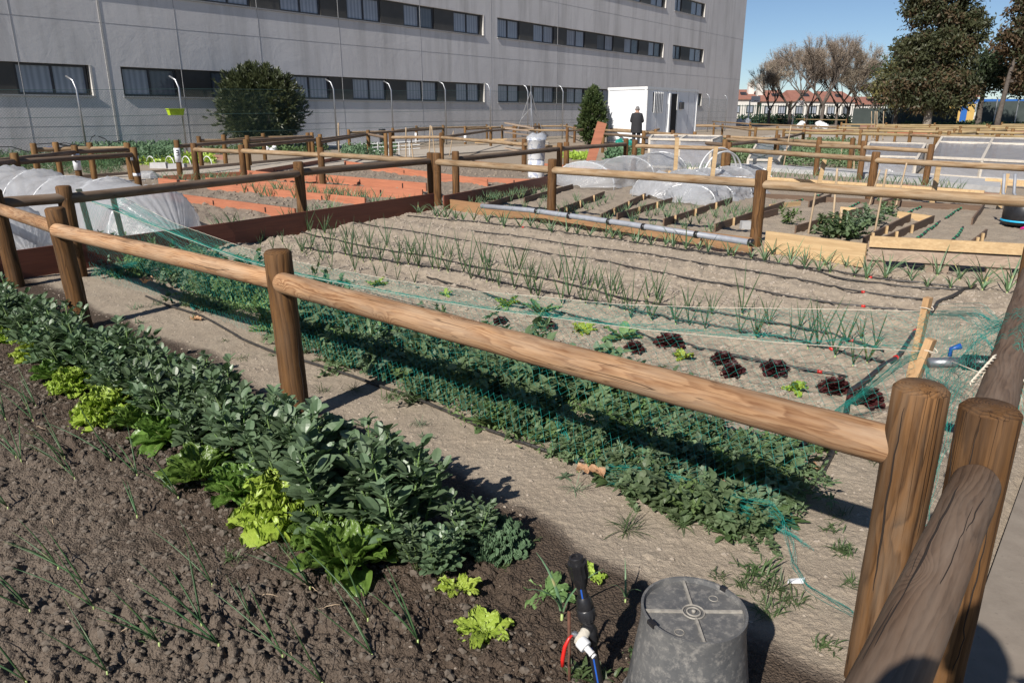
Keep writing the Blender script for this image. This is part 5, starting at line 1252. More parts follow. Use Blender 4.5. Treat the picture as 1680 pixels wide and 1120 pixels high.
# broad leaved weeds
def rosette(name, label, x, y, n_, L, wr, mat, seed, el=(.1, .7), lobed=False, segs=6, z=0, curl=(.2, .9), group=None, cat='weed', jit=.12):
    rs = random.Random(seed); root = thing(name, label, cat, onG(g(x, y, z)), group); m = MB()
    for k in range(n_):
        a = k*2.4+rs.uniform(-.4, .4); e = rs.uniform(*el); d = Vector((math.cos(a)*math.cos(e), math.sin(a)*math.cos(e), math.sin(e))); ll = L*rs.uniform(.35, 1.15)
        sh = (lambda t, p=rs.uniform(0, 6): (math.sin(PI*min(1, t*.95+.05))**.7)*(1-.35*abs(math.sin(t*11+p)))) if lobed else None
        blade(m, Vector((rs.gauss(0, L*jit), rs.gauss(0, L*jit), .004)), d, Vector((0, 0, 1)), ll, ll*wr, rs.uniform(*curl), rs.uniform(.05, .35), segs if not lobed else 14, 0, sh)
    vpart(m, 'leaves', M[mat], root, False); return root
rosette('thistle_weed', 'big lobed leaf weed at the near end of the pea bed', 1230, 850, 34, .13, .36, 'weed', 1, (.1, 1.3), True)
rosette('thistle_weed', 'lobed leaf weed right of the big one beside the net edge', 1285, 855, 26, .10, .36, 'weed', 2, (.1, 1.0), True)
rosette('thistle_weed', 'lobed leaf weed hanging below the big one', 1190, 875, 20, .095, .38, 'weed', 3, (.1, .8), True)
rosette('dock_weed', 'broad leaved weed leaning over the drip hose', 800, 700, 26, .15, .42, 'weed', 4, (.2, 1.1))
rosette('dock_weed', 'broad leaved weed right of the dead brown leaf', 1000, 790, 22, .09, .42, 'weed', 5, (.2, 1.1))
rosette('dock_weed', 'broad leaved weed in the middle of the pea bed edge', 905, 720, 16, .14, .36, 'weed', 25, (.2, 1.1))
rosette('grass_weed', 'flat starry grass tuft on the bare sandy strip', 1028, 870, 46, .11, .03, 'weed', 6, (.05, .8), curl=(-.3, 1.4)); rosette('grass_weed', 'grass tuft right of the starry one on the sandy strip', 1115, 860, 46, .10, .03, 'weed', 7, (.05, 1.0), curl=(-.3, 1.6))
rosette('grass_weed', 'grass tuft below the drip hose left of the starry one', 948, 805, 34, .09, .035, 'greyweed', 8, (.05, .9), curl=(-.3, 1.5)); rosette('grass_weed', 'small grey weed tuft on the sand by the kale shadow', 925, 785, 14, .05, .3, 'greyweed', 9, (.05, .7))
for i, (x, y, n_, L, wr, mt) in enumerate([(1385, 905, 60, .06, .12, 'weed'), (1372, 845, 22, .07, .10, 'weed'), (1365, 870, 18, .05, .2, 'weed'), (1245, 940, 26, .10, .16, 'weed'), (1275, 965, 40, .07, .12, 'weed'), (1225, 960, 30, .07, .10, 'weed'), (1300, 985, 30, .06, .12, 'weed'), (1180, 945, 22, .05, .14, 'weed'), (1395, 960, 22, .05, .14, 'weed'), (1355, 1060, 26, .05, .2, 'weed'), (1255, 1000, 40, .07, .1, 'weed'),
    (640, 655, 24, .08, .09, 'weed'), (690, 700, 18, .06, .12, 'greyweed'), (640, 715, 12, .05, .15, 'weed'), (580, 640, 26, .08, .08, 'weed'), (395, 590, 16, .06, .12, 'weed'), (370, 560, 10, .05, .2, 'weed'), (260, 500, 24, .09, .12, 'greyweed'), (320, 525, 14, .06, .2, 'weed'), (225, 505, 20, .08, .12, 'greyweed'), (230, 530, 14, .06, .3, 'greyweed'), (700, 720, 10, .04, .3, 'greyweed'), (530, 640, 18, .07, .1, 'weed'), (950, 1108, 26, .05, .5, 'weed'), (985, 1112, 22, .045, .5, 'weed'), (1055, 1105, 18, .05, .4, 'weed'), (880, 890, 8, .03, .4, 'weed'), (825, 935, 8, .035, .4, 'weed'), (1150, 735, 20, .05, .2, 'weed'), (1400, 745, 16, .05, .1, 'weed'), (1430, 760, 12, .05, .1, 'weed'), (470, 905, 10, .04, .3, 'weed'), (385, 915, 16, .05, .2, 'weed'), (1340, 735, 14, .05, .2, 'weed'), (250, 1045, 12, .04, .15, 'weed'), (1590, 560, 8, .04, .2, 'weed'), (1600, 585, 10, .05, .2, 'weed'), (1560, 600, 8, .04, .2, 'weed')]):
    rosette('small_weed', 'small low green weed tuft growing on the bare soil', x, y, int(n_*1.9), L*.85, wr*.62, mt, 50+i, (.05, 1.3), group='small weeds on the bare soil', jit=.35, curl=(-.4, 1.6))
# fine parsley-like mat between the pea rows
stuff_leaves('weed_mat', 'fine feathery green weeds carpeting the gap in the pea bed', 'weeds', lambda rs: onG(W(rs.uniform(.70, 2.2)+rs.gauss(0, .08), rs.uniform(.50, 1.15)+rs.gauss(0, .05)), rs.uniform(0, .05)), 6500, .030, 'pea2', .28, 21)
stuff_leaves('weed_mat', 'feathery green weeds among the peas below the left post', 'weeds', lambda rs: onG(W(rs.uniform(2.6, 5.6), rs.uniform(.6, 1.4)), rs.uniform(0, .12)), 9000, .035, 'pea2', .35, 22)
for k_ in (beans, oak, cos_, redl, fo, fl, mo, lk, peas): k_.drop_unused()

# ================================================================ BUCKET, TAP, HOSES, NET
def bucket():
    c = at(1143, 992, 1.505); c = Vector((.441, 1.50, 0)); ht = .306; rt = .1255; rb = .158
    root = thing('bucket', 'dusty black bucket standing upside down on the soil', 'bucket', (c.x, c.y, 0)); gz = -.01
    m = MB(); prof = [(rb+.010, gz), (rb+.012, gz+.018), (rb, gz+.022)]+[(rb+(rt-rb)*t/8, gz+.022+(ht-.034-.022)*t/8) for t in range(1, 9)]+[(rt+.001, ht-.012), (rt+.001, ht), (rt-.005, ht), (rt-.007, ht-.013), (.02, ht-.0135)]
    m.lathe(prof, 96, (c.x, c.y, 0), cap=False); m.add([(c.x+.02*math.cos(t/12*2*PI), c.y+.02*math.sin(t/12*2*PI), ht-.0135) for t in range(12)], [tuple(range(12))])
    b = m.part('bucket_wall', M['bucket'], root, True); smooth_by(b, 35)
    # chipped rim: two notches built as dark gaps
    for t, w_ in ((R(206), .012), (R(40), .008)):
        m = MB(); q = Vector((c.x+math.cos(t)*(rt-.002), c.y+math.sin(t)*(rt-.002), ht-.003)); m.box(q, (.012, w_*2, .010), t); m.part('rim_chip', M['black'], root)
    m = MB()
    for a in (R(-1), R(89)):
        d = Vector((math.cos(a), math.sin(a), 0))
        for s in (-1, 1): m.beam(c+d*s*.026+Vector((0, 0, ht-.0115)), c+d*s*(rt-.008)+Vector((0, 0, ht-.0105)), .0055, .008)
    m.part('cross_rib', M['dust'], root)
    for r_ in (.026, .016): m = MB(); m.tube([c+Vector((math.cos(t/36*2*PI)*r_, math.sin(t/36*2*PI)*r_, ht-.0115)) for t in range(36)], .0022, 6, closed=True); m.part('centre_ring', M['dust'], root, True)
    m = MB(); m.lathe([(.005, ht-.014), (.005, ht-.007), (.003, ht-.006)], 12, (c.x, c.y, 0)); m.part('centre_nub', M['dust'], root, True)
    for x, y in ((.062, .052), (-.05, -.072)): m = MB(); m.tube([c+Vector((x+math.cos(t/20*2*PI)*.011, y+math.sin(t/20*2*PI)*.011, ht-.0125)) for t in range(20)], .0012, 5, closed=True); m.part('moulded_ring', M['dust'], root, True)
bucket()
def tap():
    b = Vector((.232, 1.585, 0)); t = Vector((.163, 1.615, .372)); ax = (t-b); L = ax.length; ax.normalize(); q = Vector((0, 0, 1)).rotation_difference(ax)
    root = thing('irrigation_riser', 'black standpipe with screw couplings, white ball valve and red lever', 'tap', (b.x, b.y, 0))
    def lat(name, prof, mat, ribs=0, seg=28, o=b, rot=q, sm=True):
        m = MB(); vs = []
        for r_, z in prof:
            for k in range(seg):
                rr_ = r_*(1-.07*(k % 2)) if ribs and (r_ > .020) else r_; a = 2*PI*k/seg; v_ = rot @ Vector((rr_*math.cos(a), rr_*math.sin(a), z)); vs.append(o+v_)
        fs = []
        for i in range(len(prof)-1):
            for k in range(seg): fs.append((i*seg+k, i*seg+(k+1) % seg, (i+1)*seg+(k+1) % seg, (i+1)*seg+k))
        fs += [tuple(range(seg-1, -1, -1)), tuple((len(prof)-1)*seg+k for k in range(seg))]; m.add(vs, fs); o_ = m.part(name, mat, root); smooth_by(o_, 40); return o_
    lat('pipe', [(.0125, -.08), (.0125, L-.03)], M['black'], seg=20)
    m = MB(); s = q @ Vector((-.2, -1, 0)).normalized(); m.beam(b+s*.0122-ax*.08, b+s*.0122+ax*.14, .004, .002, s); m.beam(b+s*.0122+ax*(L-.125), b+s*.0122+ax*(L-.07), .004, .002, s); m.part('blue_stripe', M['blue'], root)
    z = .125
    lat('lower_coupling', [(.016, z), (.021, z+.01), (.021, z+.045), (.015, z+.055), (.015, z+.075)], M['black'], 1)
    lat('tee_body', [(.0155, z+.066), (.0165, z+.075), (.0165, z+.098), (.014, z+.102)], M['black'])
    lat('middle_coupling', [(.0155, L-.184), (.0215, L-.182), (.0215, L-.176), (.0245, L-.174), (.0250, L-.150), (.0225, L-.147), (.0235, L-.140), (.0190, L-.120), (.0150, L-.113)], M['black'], 1, 28)
    lat('top_coupling', [(.0150, L-.085), (.0170, L-.078), (.0235, L-.056), (.0250, L-.053), (.0250, L-.022), (.0262, L-.020), (.0262, L-.015), (.0185, L-.014), (.0185, L-.001), (.0175, L), (.0120, L), (.0115, L-.003)], M['black'], 1, 28)
    j = b+ax*.175; d = Vector((-.55, -.80, -.28)).normalized(); rr_ = Vector((0, 0, 1)).rotation_difference(d)
    lat('valve_socket', [(.0165, -.002), (.0165, .014), (.014, .016)], M['black'], o=j, rot=rr_)
    lat('valve_body', [(.0125, .014), (.0145, .018), (.0135, .026), (.0150, .032), (.0135, .040), (.0145, .048), (.0125, .056)], M['tape'], o=j, rot=rr_)
    k0 = j+d*.046; d2 = Vector((.62, -.70, -.34)).normalized(); r2 = Vector((0, 0, 1)).rotation_difference(d2)
    lat('hose_adaptor', [(.0165, .000), (.0175, .003), (.0175, .020), (.0165, .023), (.0085, .024), (.0080, .040), (.0090, .041), (.0090, .045), (.0075, .046), (.0075, .054)], M['white'], o=k0, rot=r2, seg=24)
    m = MB(); m.tube([k0+d2*.0475+(r2 @ Vector((math.cos(t/16*2*PI)*.0078, math.sin(t/16*2*PI)*.0078, 0))) for t in range(16)], .0013, 5, closed=True); m.part('seal_ring', M['black'], root)
    d3 = Vector((-.92, .05, .18)).normalized(); r3_ = Vector((0, 0, 1)).rotation_difference(d3); k3 = j+d*.030
    lat('lever_stem', [(.006, 0), (.006, .018), (.0085, .019), (.0085, .026), (.005, .027), (.005, .031)], M['silver'], o=k3, rot=r3_, seg=12)
    k4 = k3+d3*.026; m = MB(); m.tube([k4, k4+Vector((-.012, -.008, -.008)), k4+Vector((-.022, -.012, -.03)), k4+Vector((-.028, -.02, -.062)), k4+Vector((-.028, -.022, -.082))], [.003, .004, .0055, .0055, .005], 8); m.part('lever', M['red'], root, True)
    m = MB(); m.tube([Vector((.155, 1.585, -.08)), Vector((.150, 1.625, .20))], .0045, 8); m.part('iron_stake', M['rust'], root, True)
tap()
def hose(label, pts, r=.008, mat='blackhose', z=.012, name='drip_hose', bands=None, n_=None, group=None, bandmat='red', every=None):
    P = [g(*p) for p in pts]; Q = []
    for i in range(len(P)-1):
        k = max(2, int((P[i+1]-P[i]).length/.07))
        for j in range(k): Q.append(P[i]+(P[i+1]-P[i])*j/k)
    Q.append(P[-1]); W_ = []
    for i, q in enumerate(Q):
        wob = .003*math.sin(i*.35+len(Q))+random.gauss(0, .001); W_.append(Vector((q.x+BD.x*wob, q.y+BD.y*wob, gh(q.x, q.y)+r*.95+.003*abs(math.sin(i*.5)))))
    zs = [q.z for q in W_]; W_ = [Vector((q.x, q.y, max(q.z-.003, sum(zs[max(0, i-3):i+4])/len(zs[max(0, i-3):i+4])+.004))) for i, q in enumerate(W_)]
    root = thing(name, label, 'hose', W_[0], group); m = MB(); m.tube(W_, r, 7); m.part('pipe', M[mat], root, True)
    bl_ = []
    if bands: bl_ = [min(len(W_)-2, int(f*(len(W_)-1))) for f in bands]
    if every: bl_ = list(range(1, len(W_)-2, every))
    for i in bl_: a_, c_ = W_[i], W_[i+1]; d = (c_-a_).normalized()*.014; m = MB(); m.tube([a_-d, a_+d], r*1.35, 10); m.part('clip', M[bandmat], root, True)
    return root
hose('black drip hose along the front edge of the pea bed', [(240, 488), (273, 502), (331, 522), (395, 557), (458, 584), (520, 602), (588, 622), (673, 652), (782, 703), (824, 719), (891, 742), (952, 759), (1060, 775), (1200, 808), (1290, 832)], .0085, bands=[.93])
hose('black drip hose through the back of the pea bed by the rail', [(1180, 705), (1294, 731), (1358, 745)], .009)
hose('black drip hose past the red lettuces under the net', dripC, bands=[.97]); hose('black drip hose through the nearer onion row', dripB, bands=[.96]); hose('black drip hose through the farther onion row', dripA, bands=[.05, .97])
hose('black drip hose across the bare soil, the longer of the two', [(551, 362), (587, 366), (623, 376), (726, 390), (840, 406), (920, 419), (991, 431), (1154, 466), (1280, 489), (1382, 504), (1450, 512), (1516, 518)], bands=[.03, .96])
hose('thin black drip hose across the bare soil nearer the leeks', [(769, 383), (900, 397), (1126, 431), (1240, 451), (1330, 468), (1382, 479), (1450, 490), (1513, 498)], bands=[.93])
hose('black drip hose along the foot of the leeks', [(669, 356), (800, 371), (920, 384), (994, 393), (1171, 423), (1280, 437), (1371, 450), (1458, 463), (1592, 478)], bands=[.3, .9])
hose('second black drip hose between the leeks on the right', [(1126, 410), (1250, 430), (1371, 456), (1480, 472), (1591, 481)])
hose('thick black header pipe joining the drip hoses', [(1600, 470), (1537, 502), (1504, 545), (1470, 590), (1430, 618), (1394, 648), (1379, 721), (1368, 741), (1343, 788), (1315, 812), (1270, 840)], .0135, bands=[.42, .55], name='header_pipe')
# stakes and strings
def stake(label, base, top, w_=.045, mat='stake_pine', lay=True):
    base = Vector(base); top = Vector(top); m = MB(); m.beam((0, 0, 0), (0, 0, (top-base).length), w_, w_*.62, (0, 1, 0)); o = bpy.data.objects.new('stake', m.mesh('stake', M[mat])); COL.objects.link(o); o.location = base
    o.rotation_mode = 'QUATERNION'; o.rotation_quaternion = Vector((0, 0, 1)).rotation_difference((top-base).normalized()) @ Quaternion((0, 0, 1), R(40)); tag(o, label, 'stake'); return o
SR1 = at(1523, 488, 3.36); SR2 = at(1528, 556, 2.94)
stake('taller pine stake holding the far string behind the corner post', (SR1.x-.03, SR1.y, -.05), SR1); stake('short slanting pine stake holding the near string behind the corner post', (SR2.x-.12, SR2.y+.02, -.05), SR2, .05)
SL1 = at(129, 310, 7.35); SL2 = at(182, 310, 7.45)
stake('grey square stake at the left end of the net, left one', (SL1.x+.08, SL1.y, -.05), SL1, .05, 'stakegrey'); stake('grey square stake at the left end of the net in front of the plastic tunnel', (SL2.x+.06, SL2.y, -.05), SL2, .05, 'stakegrey')
S1px = [(183, 314), (286, 366), (400, 406), (491, 430), (649, 460), (764, 476), (880, 486), (1012, 499), (1150, 504), (1280, 506), (1400, 508), (1523, 511)]
S2px = [(130, 324), (200, 351), (343, 406), (400, 427), (491, 451), (606, 474), (704, 492), (800, 508), (880, 518), (1058, 541), (1280, 562), (1400, 570), (1522, 577)]
S1 = [onplane(x, y, SL2, SR1) for x, y in S1px]; S2 = [onplane(x, y, SL1, SR2) for x, y in S2px]
RT = Vector((1.36, 1.90, .755)); 
def string(label, pts, r=.0016, knot=None):
    root = thing('string', label, 'string', pts[0]); m = MB(); m.tube(pts, r, 5); m.part('cord', M['whiterope'], root, True)
    if knot is not None:
        for k, (kp, kr) in enumerate(knot): 
            m = MB(); m.tube([kp+Vector((math.cos(t/14*2*PI)*kr, math.sin(t/14*2*PI)*kr, math.sin(t/7*2*PI)*.006)) for t in range(14)], .0024, 5, closed=True); m.part('loop', M['whiterope'], root, True)
string('pale far string of the net stretched between stake and stake', S1, knot=[(SR1-Vector((0, 0, .05)), .030), (SL2-Vector((.0, 0, .03)), .032)])
kn = at(1612, 613, 2.02); kb = at(1640, 650, 1.83)
string('pale near string of the net tied round the side rail', S2+[at(1560, 592, 2.65), kn], .0019, [(SR2-Vector((0, 0, .05)), .031), (SL1-Vector((0, 0, .03)), .032)])
root = thing('rope_knot', 'twisted pale rope knot round the weathered rail beside the corner posts', 'rope', kn)
m = MB()
for s in range(2):
    m.tube([kn+Vector((-.065+.13*t/22, -.055+.11*t/22, -.01+.045*t/22))+Vector((math.sin(t*1.3+s*PI), 0, math.cos(t*1.3+s*PI)))*.0055 for t in range(23)], .0028, 5)
rc = Vector((1.38, 1.90, .705))
m.tube([kn+Vector((0, 0, .0)), kn+Vector((.03, -.01, .022)), kn+Vector((.065, -.02, .02)), kn+Vector((.10, -.045, -.01)), kn+Vector((.115, -.06, -.05))], .0028, 6)
m.tube([kn, kn+Vector((-.005, -.02, -.03)), kn+Vector((-.01, -.035, -.055))], .003, 6); m.part('strand', M['whiterope'], root, True)

# the net itself: real crossed threads over the strings, down the front onto the peas
def netpatch(rows, cell, root, name='net_panel', tr=.00048, jit=.0028, seed=1):
    """rows: list of polylines (far to near); threads are woven between them as a diamond mesh"""
    rs = random.Random(seed); A_ = []
    def resample(pl, n_):
        d = [0]
        for i in range(1, len(pl)): d.append(d[-1]+(pl[i]-pl[i-1]).length)
        out = []; i = 1
        for k in range(n_+1):
            s = d[-1]*k/n_
            while i < len(pl)-1 and s > d[i]: i += 1
            f = (s-d[i-1])/max(1e-9, d[i]-d[i-1]); out.append(pl[i-1].lerp(pl[i], max(0, min(1, f))))
        return out
    Lm = max(sum((pl[i]-pl[i-1]).length for i in range(1, len(pl))) for pl in rows); nu = max(4, int(Lm/cell)); rr_ = [resample(pl, nu) for pl in rows]
    dep = sum((rr_[i][nu//2]-rr_[i+1][nu//2]).length for i in range(len(rr_)-1)); nv = max(3, int(dep/cell)); G = []
    for j in range(nv+1):
        f = j/nv*(len(rr_)-1); i = min(int(f), len(rr_)-2); f -= i; row = []
        for k in range(nu+1):
            p = rr_[i][k].lerp(rr_[i+1][k], f)
            p = p+Vector((rs.gauss(0, jit), rs.gauss(0, jit), rs.gauss(0, jit*1.5)+.010*math.sin(k*.31+j*.5)*math.sin(j/nv*PI))); row.append(p)
        G.append(row)
    m = MB()
    def thread(p, q):
        d = (q-p); s = d.cross(Vector((0, 0, 1))); s = s.normalized()*tr if s.length > 1e-9 else Vector((tr, 0, 0)); u = d.cross(s).normalized()*tr
        m.add([p+s, p-s*.5+u*.87, p-s*.5-u*.87, q+s, q-s*.5+u*.87, q-s*.5-u*.87], [(0, 1, 4, 3), (1, 2, 5, 4), (2, 0, 3, 5)])
    for j in range(nv):
        for k in range(nu):
            if (j+k) % 2 == 0: thread(G[j][k], G[j+1][k+1])
            else: thread(G[j][k+1], G[j+1][k])
    m.part(name, M['teal'], root); return G
def gather(pts, root, n_=26, wd=.02, tr=.0009, seed=2, amp=.012):
    rs = random.Random(seed); m = MB()
    for s in range(n_):
        ox = [rs.gauss(0, wd) for _ in range(3)]; ph = rs.uniform(0, 6); Q = []
        for i in range(len(pts)-1):
            for t in range(6):
                f = t/6; p = pts[i].lerp(pts[i+1], f); w_ = amp*math.sin((i+f)*2.3+ph); Q.append(p+Vector((ox[0]+w_, ox[1]-w_, ox[2]*.7+w_*.5)))
        Q.append(pts[-1]+Vector((ox[0]*.5, ox[1]*.5, ox[2]*.5))); m.tube(Q, tr, 3, cap=False)
    m.part('gathered_edge', M['teal'], root)
net = thing('bird_net', 'fine teal netting hung over the two strings and draped on the peas', 'net', (0, 3.5, 0))
bot = [g(150, 455, .10), g(230, 478, .08), g(310, 500, .08), g(400, 540, .08), g(520, 580, .10), g(640, 630, .10), g(800, 690, .12), g(925, 745, .08), g(985, 765, .06), g(1060, 765, .06), g(1140, 792, .08), g(1200, 815, .09), g(1265, 828, .10)]
mid1 = []
for i in range(len(bot)):
    pass
def midline(z, f):
    out = []
    for k in range(14):
        t = k/13; i1 = t*(len(S2)-1); a_ = S2[int(i1)].lerp(S2[min(len(S2)-1, int(i1)+1)], i1-int(i1)); i2 = t*(len(bot)-1); b_ = bot[int(i2)].lerp(bot[min(len(bot)-1, int(i2)+1)], i2-int(i2))
        p = a_.lerp(b_, f); zz_ = a_.z+(b_.z-a_.z)*min(1, f*1.5); p.z = max(z+.03*math.sin(k*1.7), zz_*.9); out.append(p)
    return out
netpatch([S1, [a.lerp(b, .5)-Vector((0, 0, .05)) for a, b in zip(S1, [S2[min(i+1, len(S2)-1)] for i in range(len(S1))])], S2], .019, net, 'canopy_panel', tr=.00062, seed=3)
netpatch([S2, midline(.27, .35), midline(.27, .7), bot], .026, net, 'draped_panel', tr=.00050, seed=4)
r_a = at(1668, 538, 2.62); r_b = at(1640, 590, 2.15); r_c = at(1672, 600, 2.2)
netpatch([[SR1-Vector((0, 0, .06)), (SR1+r_a)/2-Vector((0, 0, .06)), r_a+Vector((0, 0, .02)), r_a+Vector((.12, 0, -.1))], [(SR1+SR2)/2-Vector((.02, 0, .14)), Vector((1.72, 2.75, .35)), Vector((1.62, 2.45, .72)), Vector((1.72, 2.4, .6))], [SR2-Vector((.02, 0, .10)), Vector((1.55, 2.45, .40)), r_b+Vector((0, 0, .03)), r_b+Vector((.16, 0, -.12))]], .019, net, 'side_panel', seed=5)
netpatch([[Vector((1.70, 2.75, .62)), Vector((1.9, 2.62, .77)), Vector((2.02, 2.55, .60))], [Vector((1.42, 2.3, .60)), Vector((1.62, 2.22, .775)), Vector((1.75, 2.2, .55))], [Vector((1.25, 2.02, .45)), Vector((1.42, 1.98, .72)), Vector((1.5, 1.9, .5))]], .017, net, 'rail_panel', seed=6)
netpatch([bot[-5:], [p+Vector((.02, -.12, -.02)) for p in bot[-5:-2]]+[g(1240, 850, .03), g(1300, 880, .02)], [g(1300, 840, .05), g(1310, 880, .02), g(1335, 900, .02)]], .019, net, 'trailing_panel', tr=.0003, seed=7)
gather([g(1000, 764, .07), g(1060, 767, .07), g(1140, 792, .09), g(1200, 813, .1), g(1262, 824, .12), g(1285, 850, .07), g(1298, 890, .03), g(1300, 925, .02), g(1325, 960, .02), g(1365, 985, .02), g(1400, 1006, .02)], net, 6, .006, .0006, 3, .006)
gather([at(1330, 705, 3.3), at(1400, 655, 3.2), at(1480, 592, 3.05), SR2-Vector((.02, 0, .06))], net, 22, .012, .0007, 4, .008)
gather([at(1540, 515, 3.3), at(1600, 515, 3.0), at(1640, 540, 2.8), r_a+Vector((0, 0, .03)), at(1700, 560, 2.5)], net, 34, .022, .0007, 5, .012)
gather([Vector((1.60, 2.6, .5)), Vector((1.45, 2.3, .55)), Vector((1.35, 2.15, .35)), Vector((1.3, 2.1, .1))], net, 26, .04, .0006, 6, .02)
gather([at(500, 556, 4.6), at(545, 553, 4.4), at(575, 563, 4.25), at(598, 577, 4.1)], net, 22, .012, .0009, 7, .006)
gather([at(870, 685, 3.35), at(915, 688, 3.2), at(930, 720, 3.05), at(948, 760, 2.85)], net, 14, .006, .0008, 8, .005)
gather([at(300, 480, 5.8), at(318, 508, 5.4)], net, 14, .01, .0009, 9, .005); gather([at(185, 330, 7.4), at(300, 400, 6.3), at(380, 440, 5.4), at(445, 462, 4.8)], net, 16, .05, .0006, 10, .02)
gather([at(160, 445, 6.9), at(185, 440, 6.7), at(225, 432, 6.4)], net, 18, .02, .001, 11, .01)

# tap under the netting by the corner
root = thing('water_valve', 'black and metal irrigation valve with blue handle under the netting behind the corner posts', 'valve', (1.5, 2.5, 0))
vp = at(1572, 594, 2.62); m = MB(); m.tube([vp+Vector((-.10, .02, -.01)), vp+Vector((.02, 0, 0))], .020, 14); m.part('valve_body', M['silver'], root, True)
m = MB(); m.tube([vp+Vector((.02, 0, 0)), vp+Vector((.17, -.03, .0))], .030, 16); m.tube([vp+Vector((.13, -.02, 0)), vp+Vector((.13, -.02, -.45))], .024, 14); m.part('black_elbow', M['black'], root, True)
m = MB(); m.tube([vp+Vector((-.03, .01, .02)), vp+Vector((-.03, .01, .05)), vp+Vector((.0, .0, .065))], [.008, .008, .012], 8); m.part('blue_handle', M['blue'], root, True)

# dead leaves, paper scrap, stones
def deadleaf(x, y, sz, label, z=.02, seed=1, mat='deadleaf'):
    rs = random.Random(seed); p = onG(g(x, y, z), z); m = MB(); n_ = 5
    for k in range(n_):
        if k > 1: break
        a = rs.uniform(-.6, .6)+k*2.6; d = Vector((math.cos(a), math.sin(a), rs.uniform(.3, .9))); ruffle_leaf(m, Vector((0, 0, -.01)), d, Vector((0, 0, 1)), sz*(.8-.3*k), sz*.6, rs.uniform(-.5, 2.0), sz*.10, 4.0, 9, 9, 0, .9, rs)
    o = bpy.data.objects.new('dead_leaf', m.mesh('dead_leaf', M[mat])); COL.objects.link(o); o.location = p; tag(o, label, 'leaf'); return o
deadleaf(965, 770, .09, 'curled brown dead leaf standing at the end of the drip hose', .05, 1); deadleaf(1180, 798, .06, 'shrivelled orange brown leaf caught in the net edge', .07, 2); deadleaf(238, 462, .11, 'pale brown dead leaf among the peas at the left', .1, 3)
deadleaf(318, 522, .08, 'pale dead leaf lying across the drip hose', .02, 4); deadleaf(1325, 770, .08, 'rust brown dead leaf under the net by the header pipe', .02, 5)
m = MB(); m.add([(-.03, -.01, .01), (.02, -.014, .014), (.032, .006, .018), (-.02, .012, .008), (-.03, -.01, .006), (.02, -.014, .009), (.032, .006, .012), (-.02, .012, .004)], [(0, 1, 2, 3), (7, 6, 5, 4), (0, 4, 5, 1), (1, 5, 6, 2), (2, 6, 7, 3), (3, 7, 4, 0)]); m.solo('paper_scrap', M['paper'], 'small torn white scrap on the sand beside the net edge', 'scrap').location = onG(g(1305, 955))
def pebbles(name, label, fn, n_, s0, s1, mat, seed):
    rs = random.Random(seed); m = MB(); base = [Vector(v_) for v_ in [(0, 0, 1), (.94, 0, .3), (.29, .9, .3), (-.76, .55, .3), (-.76, -.55, .3), (.29, -.9, .3), (.7, .5, -.5), (-.3, .8, -.5), (-.9, 0, -.5), (-.3, -.8, -.5), (.7, -.5, -.5)]]
    fs = [(0, 1, 2), (0, 2, 3), (0, 3, 4), (0, 4, 5), (0, 5, 1), (1, 6, 2), (2, 6, 7), (2, 7, 3), (3, 7, 8), (3, 8, 4), (4, 8, 9), (4, 9, 5), (5, 9, 10), (5, 10, 1), (1, 10, 6)]
    for k in range(n_):
        p = fn(rs); s = s0+(s1-s0)*rs.random()**3; e = Vector((rs.uniform(.7, 1.3), rs.uniform(.7, 1.3), rs.uniform(.5, .9))); a = rs.uniform(0, 6); cs, sn = math.cos(a), math.sin(a)
        m.add([(p[0]+(v_.x*cs*e.x-v_.y*sn*e.y)*s*rs.uniform(.8, 1.2), p[1]+(v_.x*sn*e.x+v_.y*cs*e.y)*s, p[2]+v_.z*s*e.z) for v_ in base], fs)
    return m.solo(name, M[mat], label, 'stones' if mat != 'soil' else 'soil clods', kind='stuff')
M['dryclod'] = plain('dry_soil_crumb', (.38, .325, .265), (.24, .20, .158), 60, .95, .6, .004, rnd=0); M['clod'] = plain('soil_clod', (.150, .125, .10), (.088, .069, .053), 60, .95, .6, .004, rnd=0); M['pebble'] = plain('pebble', (.30, .25, .20), (.20, .16, .13), 9, .8, .2, rnd=0)
def gridZ(fn, n_, rs):
    P = [fn(rs) for _ in range(n_)]; return [(p[0], p[1], gh(p[0], p[1])) for p in P]
def scat(fn, n_, seed):
    rs = random.Random(seed); L = gridZ(fn, n_, rs); it = iter(L); return lambda r_: next(it)
pebbles('soil_clods', 'crumbly dark soil clods covering the tilled bed', scat(lambda r_: W(r_.uniform(-.2, 4.8), -.45-2.0*r_.random()**1.0), 15000, 1), 15000, .0028, .017, 'clod', 1)
for i in range(14):
    x, y = random.Random(i+70).choice([(430, 980), (150, 720), (640, 830), (500, 640), (300, 900), (560, 1000), (90, 850), (200, 1040), (350, 690), (640, 1000), (250, 610), (480, 1080), (720, 1060), (60, 700)]) if False else [(430, 980), (150, 720), (640, 830), (500, 960), (300, 900), (560, 1000), (90, 850), (200, 1040), (350, 760), (640, 1000), (250, 780), (480, 1080), (720, 1060), (60, 700)][i]
    p = onG(g(x, y), .006); a = i*1.9; m = MB(); rs = random.Random(i); pts = [p+Vector((math.cos(a)*.012*k+rs.gauss(0, .003), math.sin(a)*.012*k+.004*k*math.sin(i)*.5, .004*math.sin(k))) for k in range(6)]; m.tube(pts, [.0012, .0016, .0015, .0013, .001, .0005], 4)
    m.solo('dry_stalk', M['stake'], 'short dry onion stalk lying on the tilled soil', 'stalk', p, 'dry stalks on the tilled soil')
pebbles('pebbles', 'small pale pebbles scattered in the tilled bed', scat(lambda r_: W(r_.uniform(.0, 4.5), -.3-2.0*r_.random()), 420, 2), 420, .002, .008, 'pebble', 2)
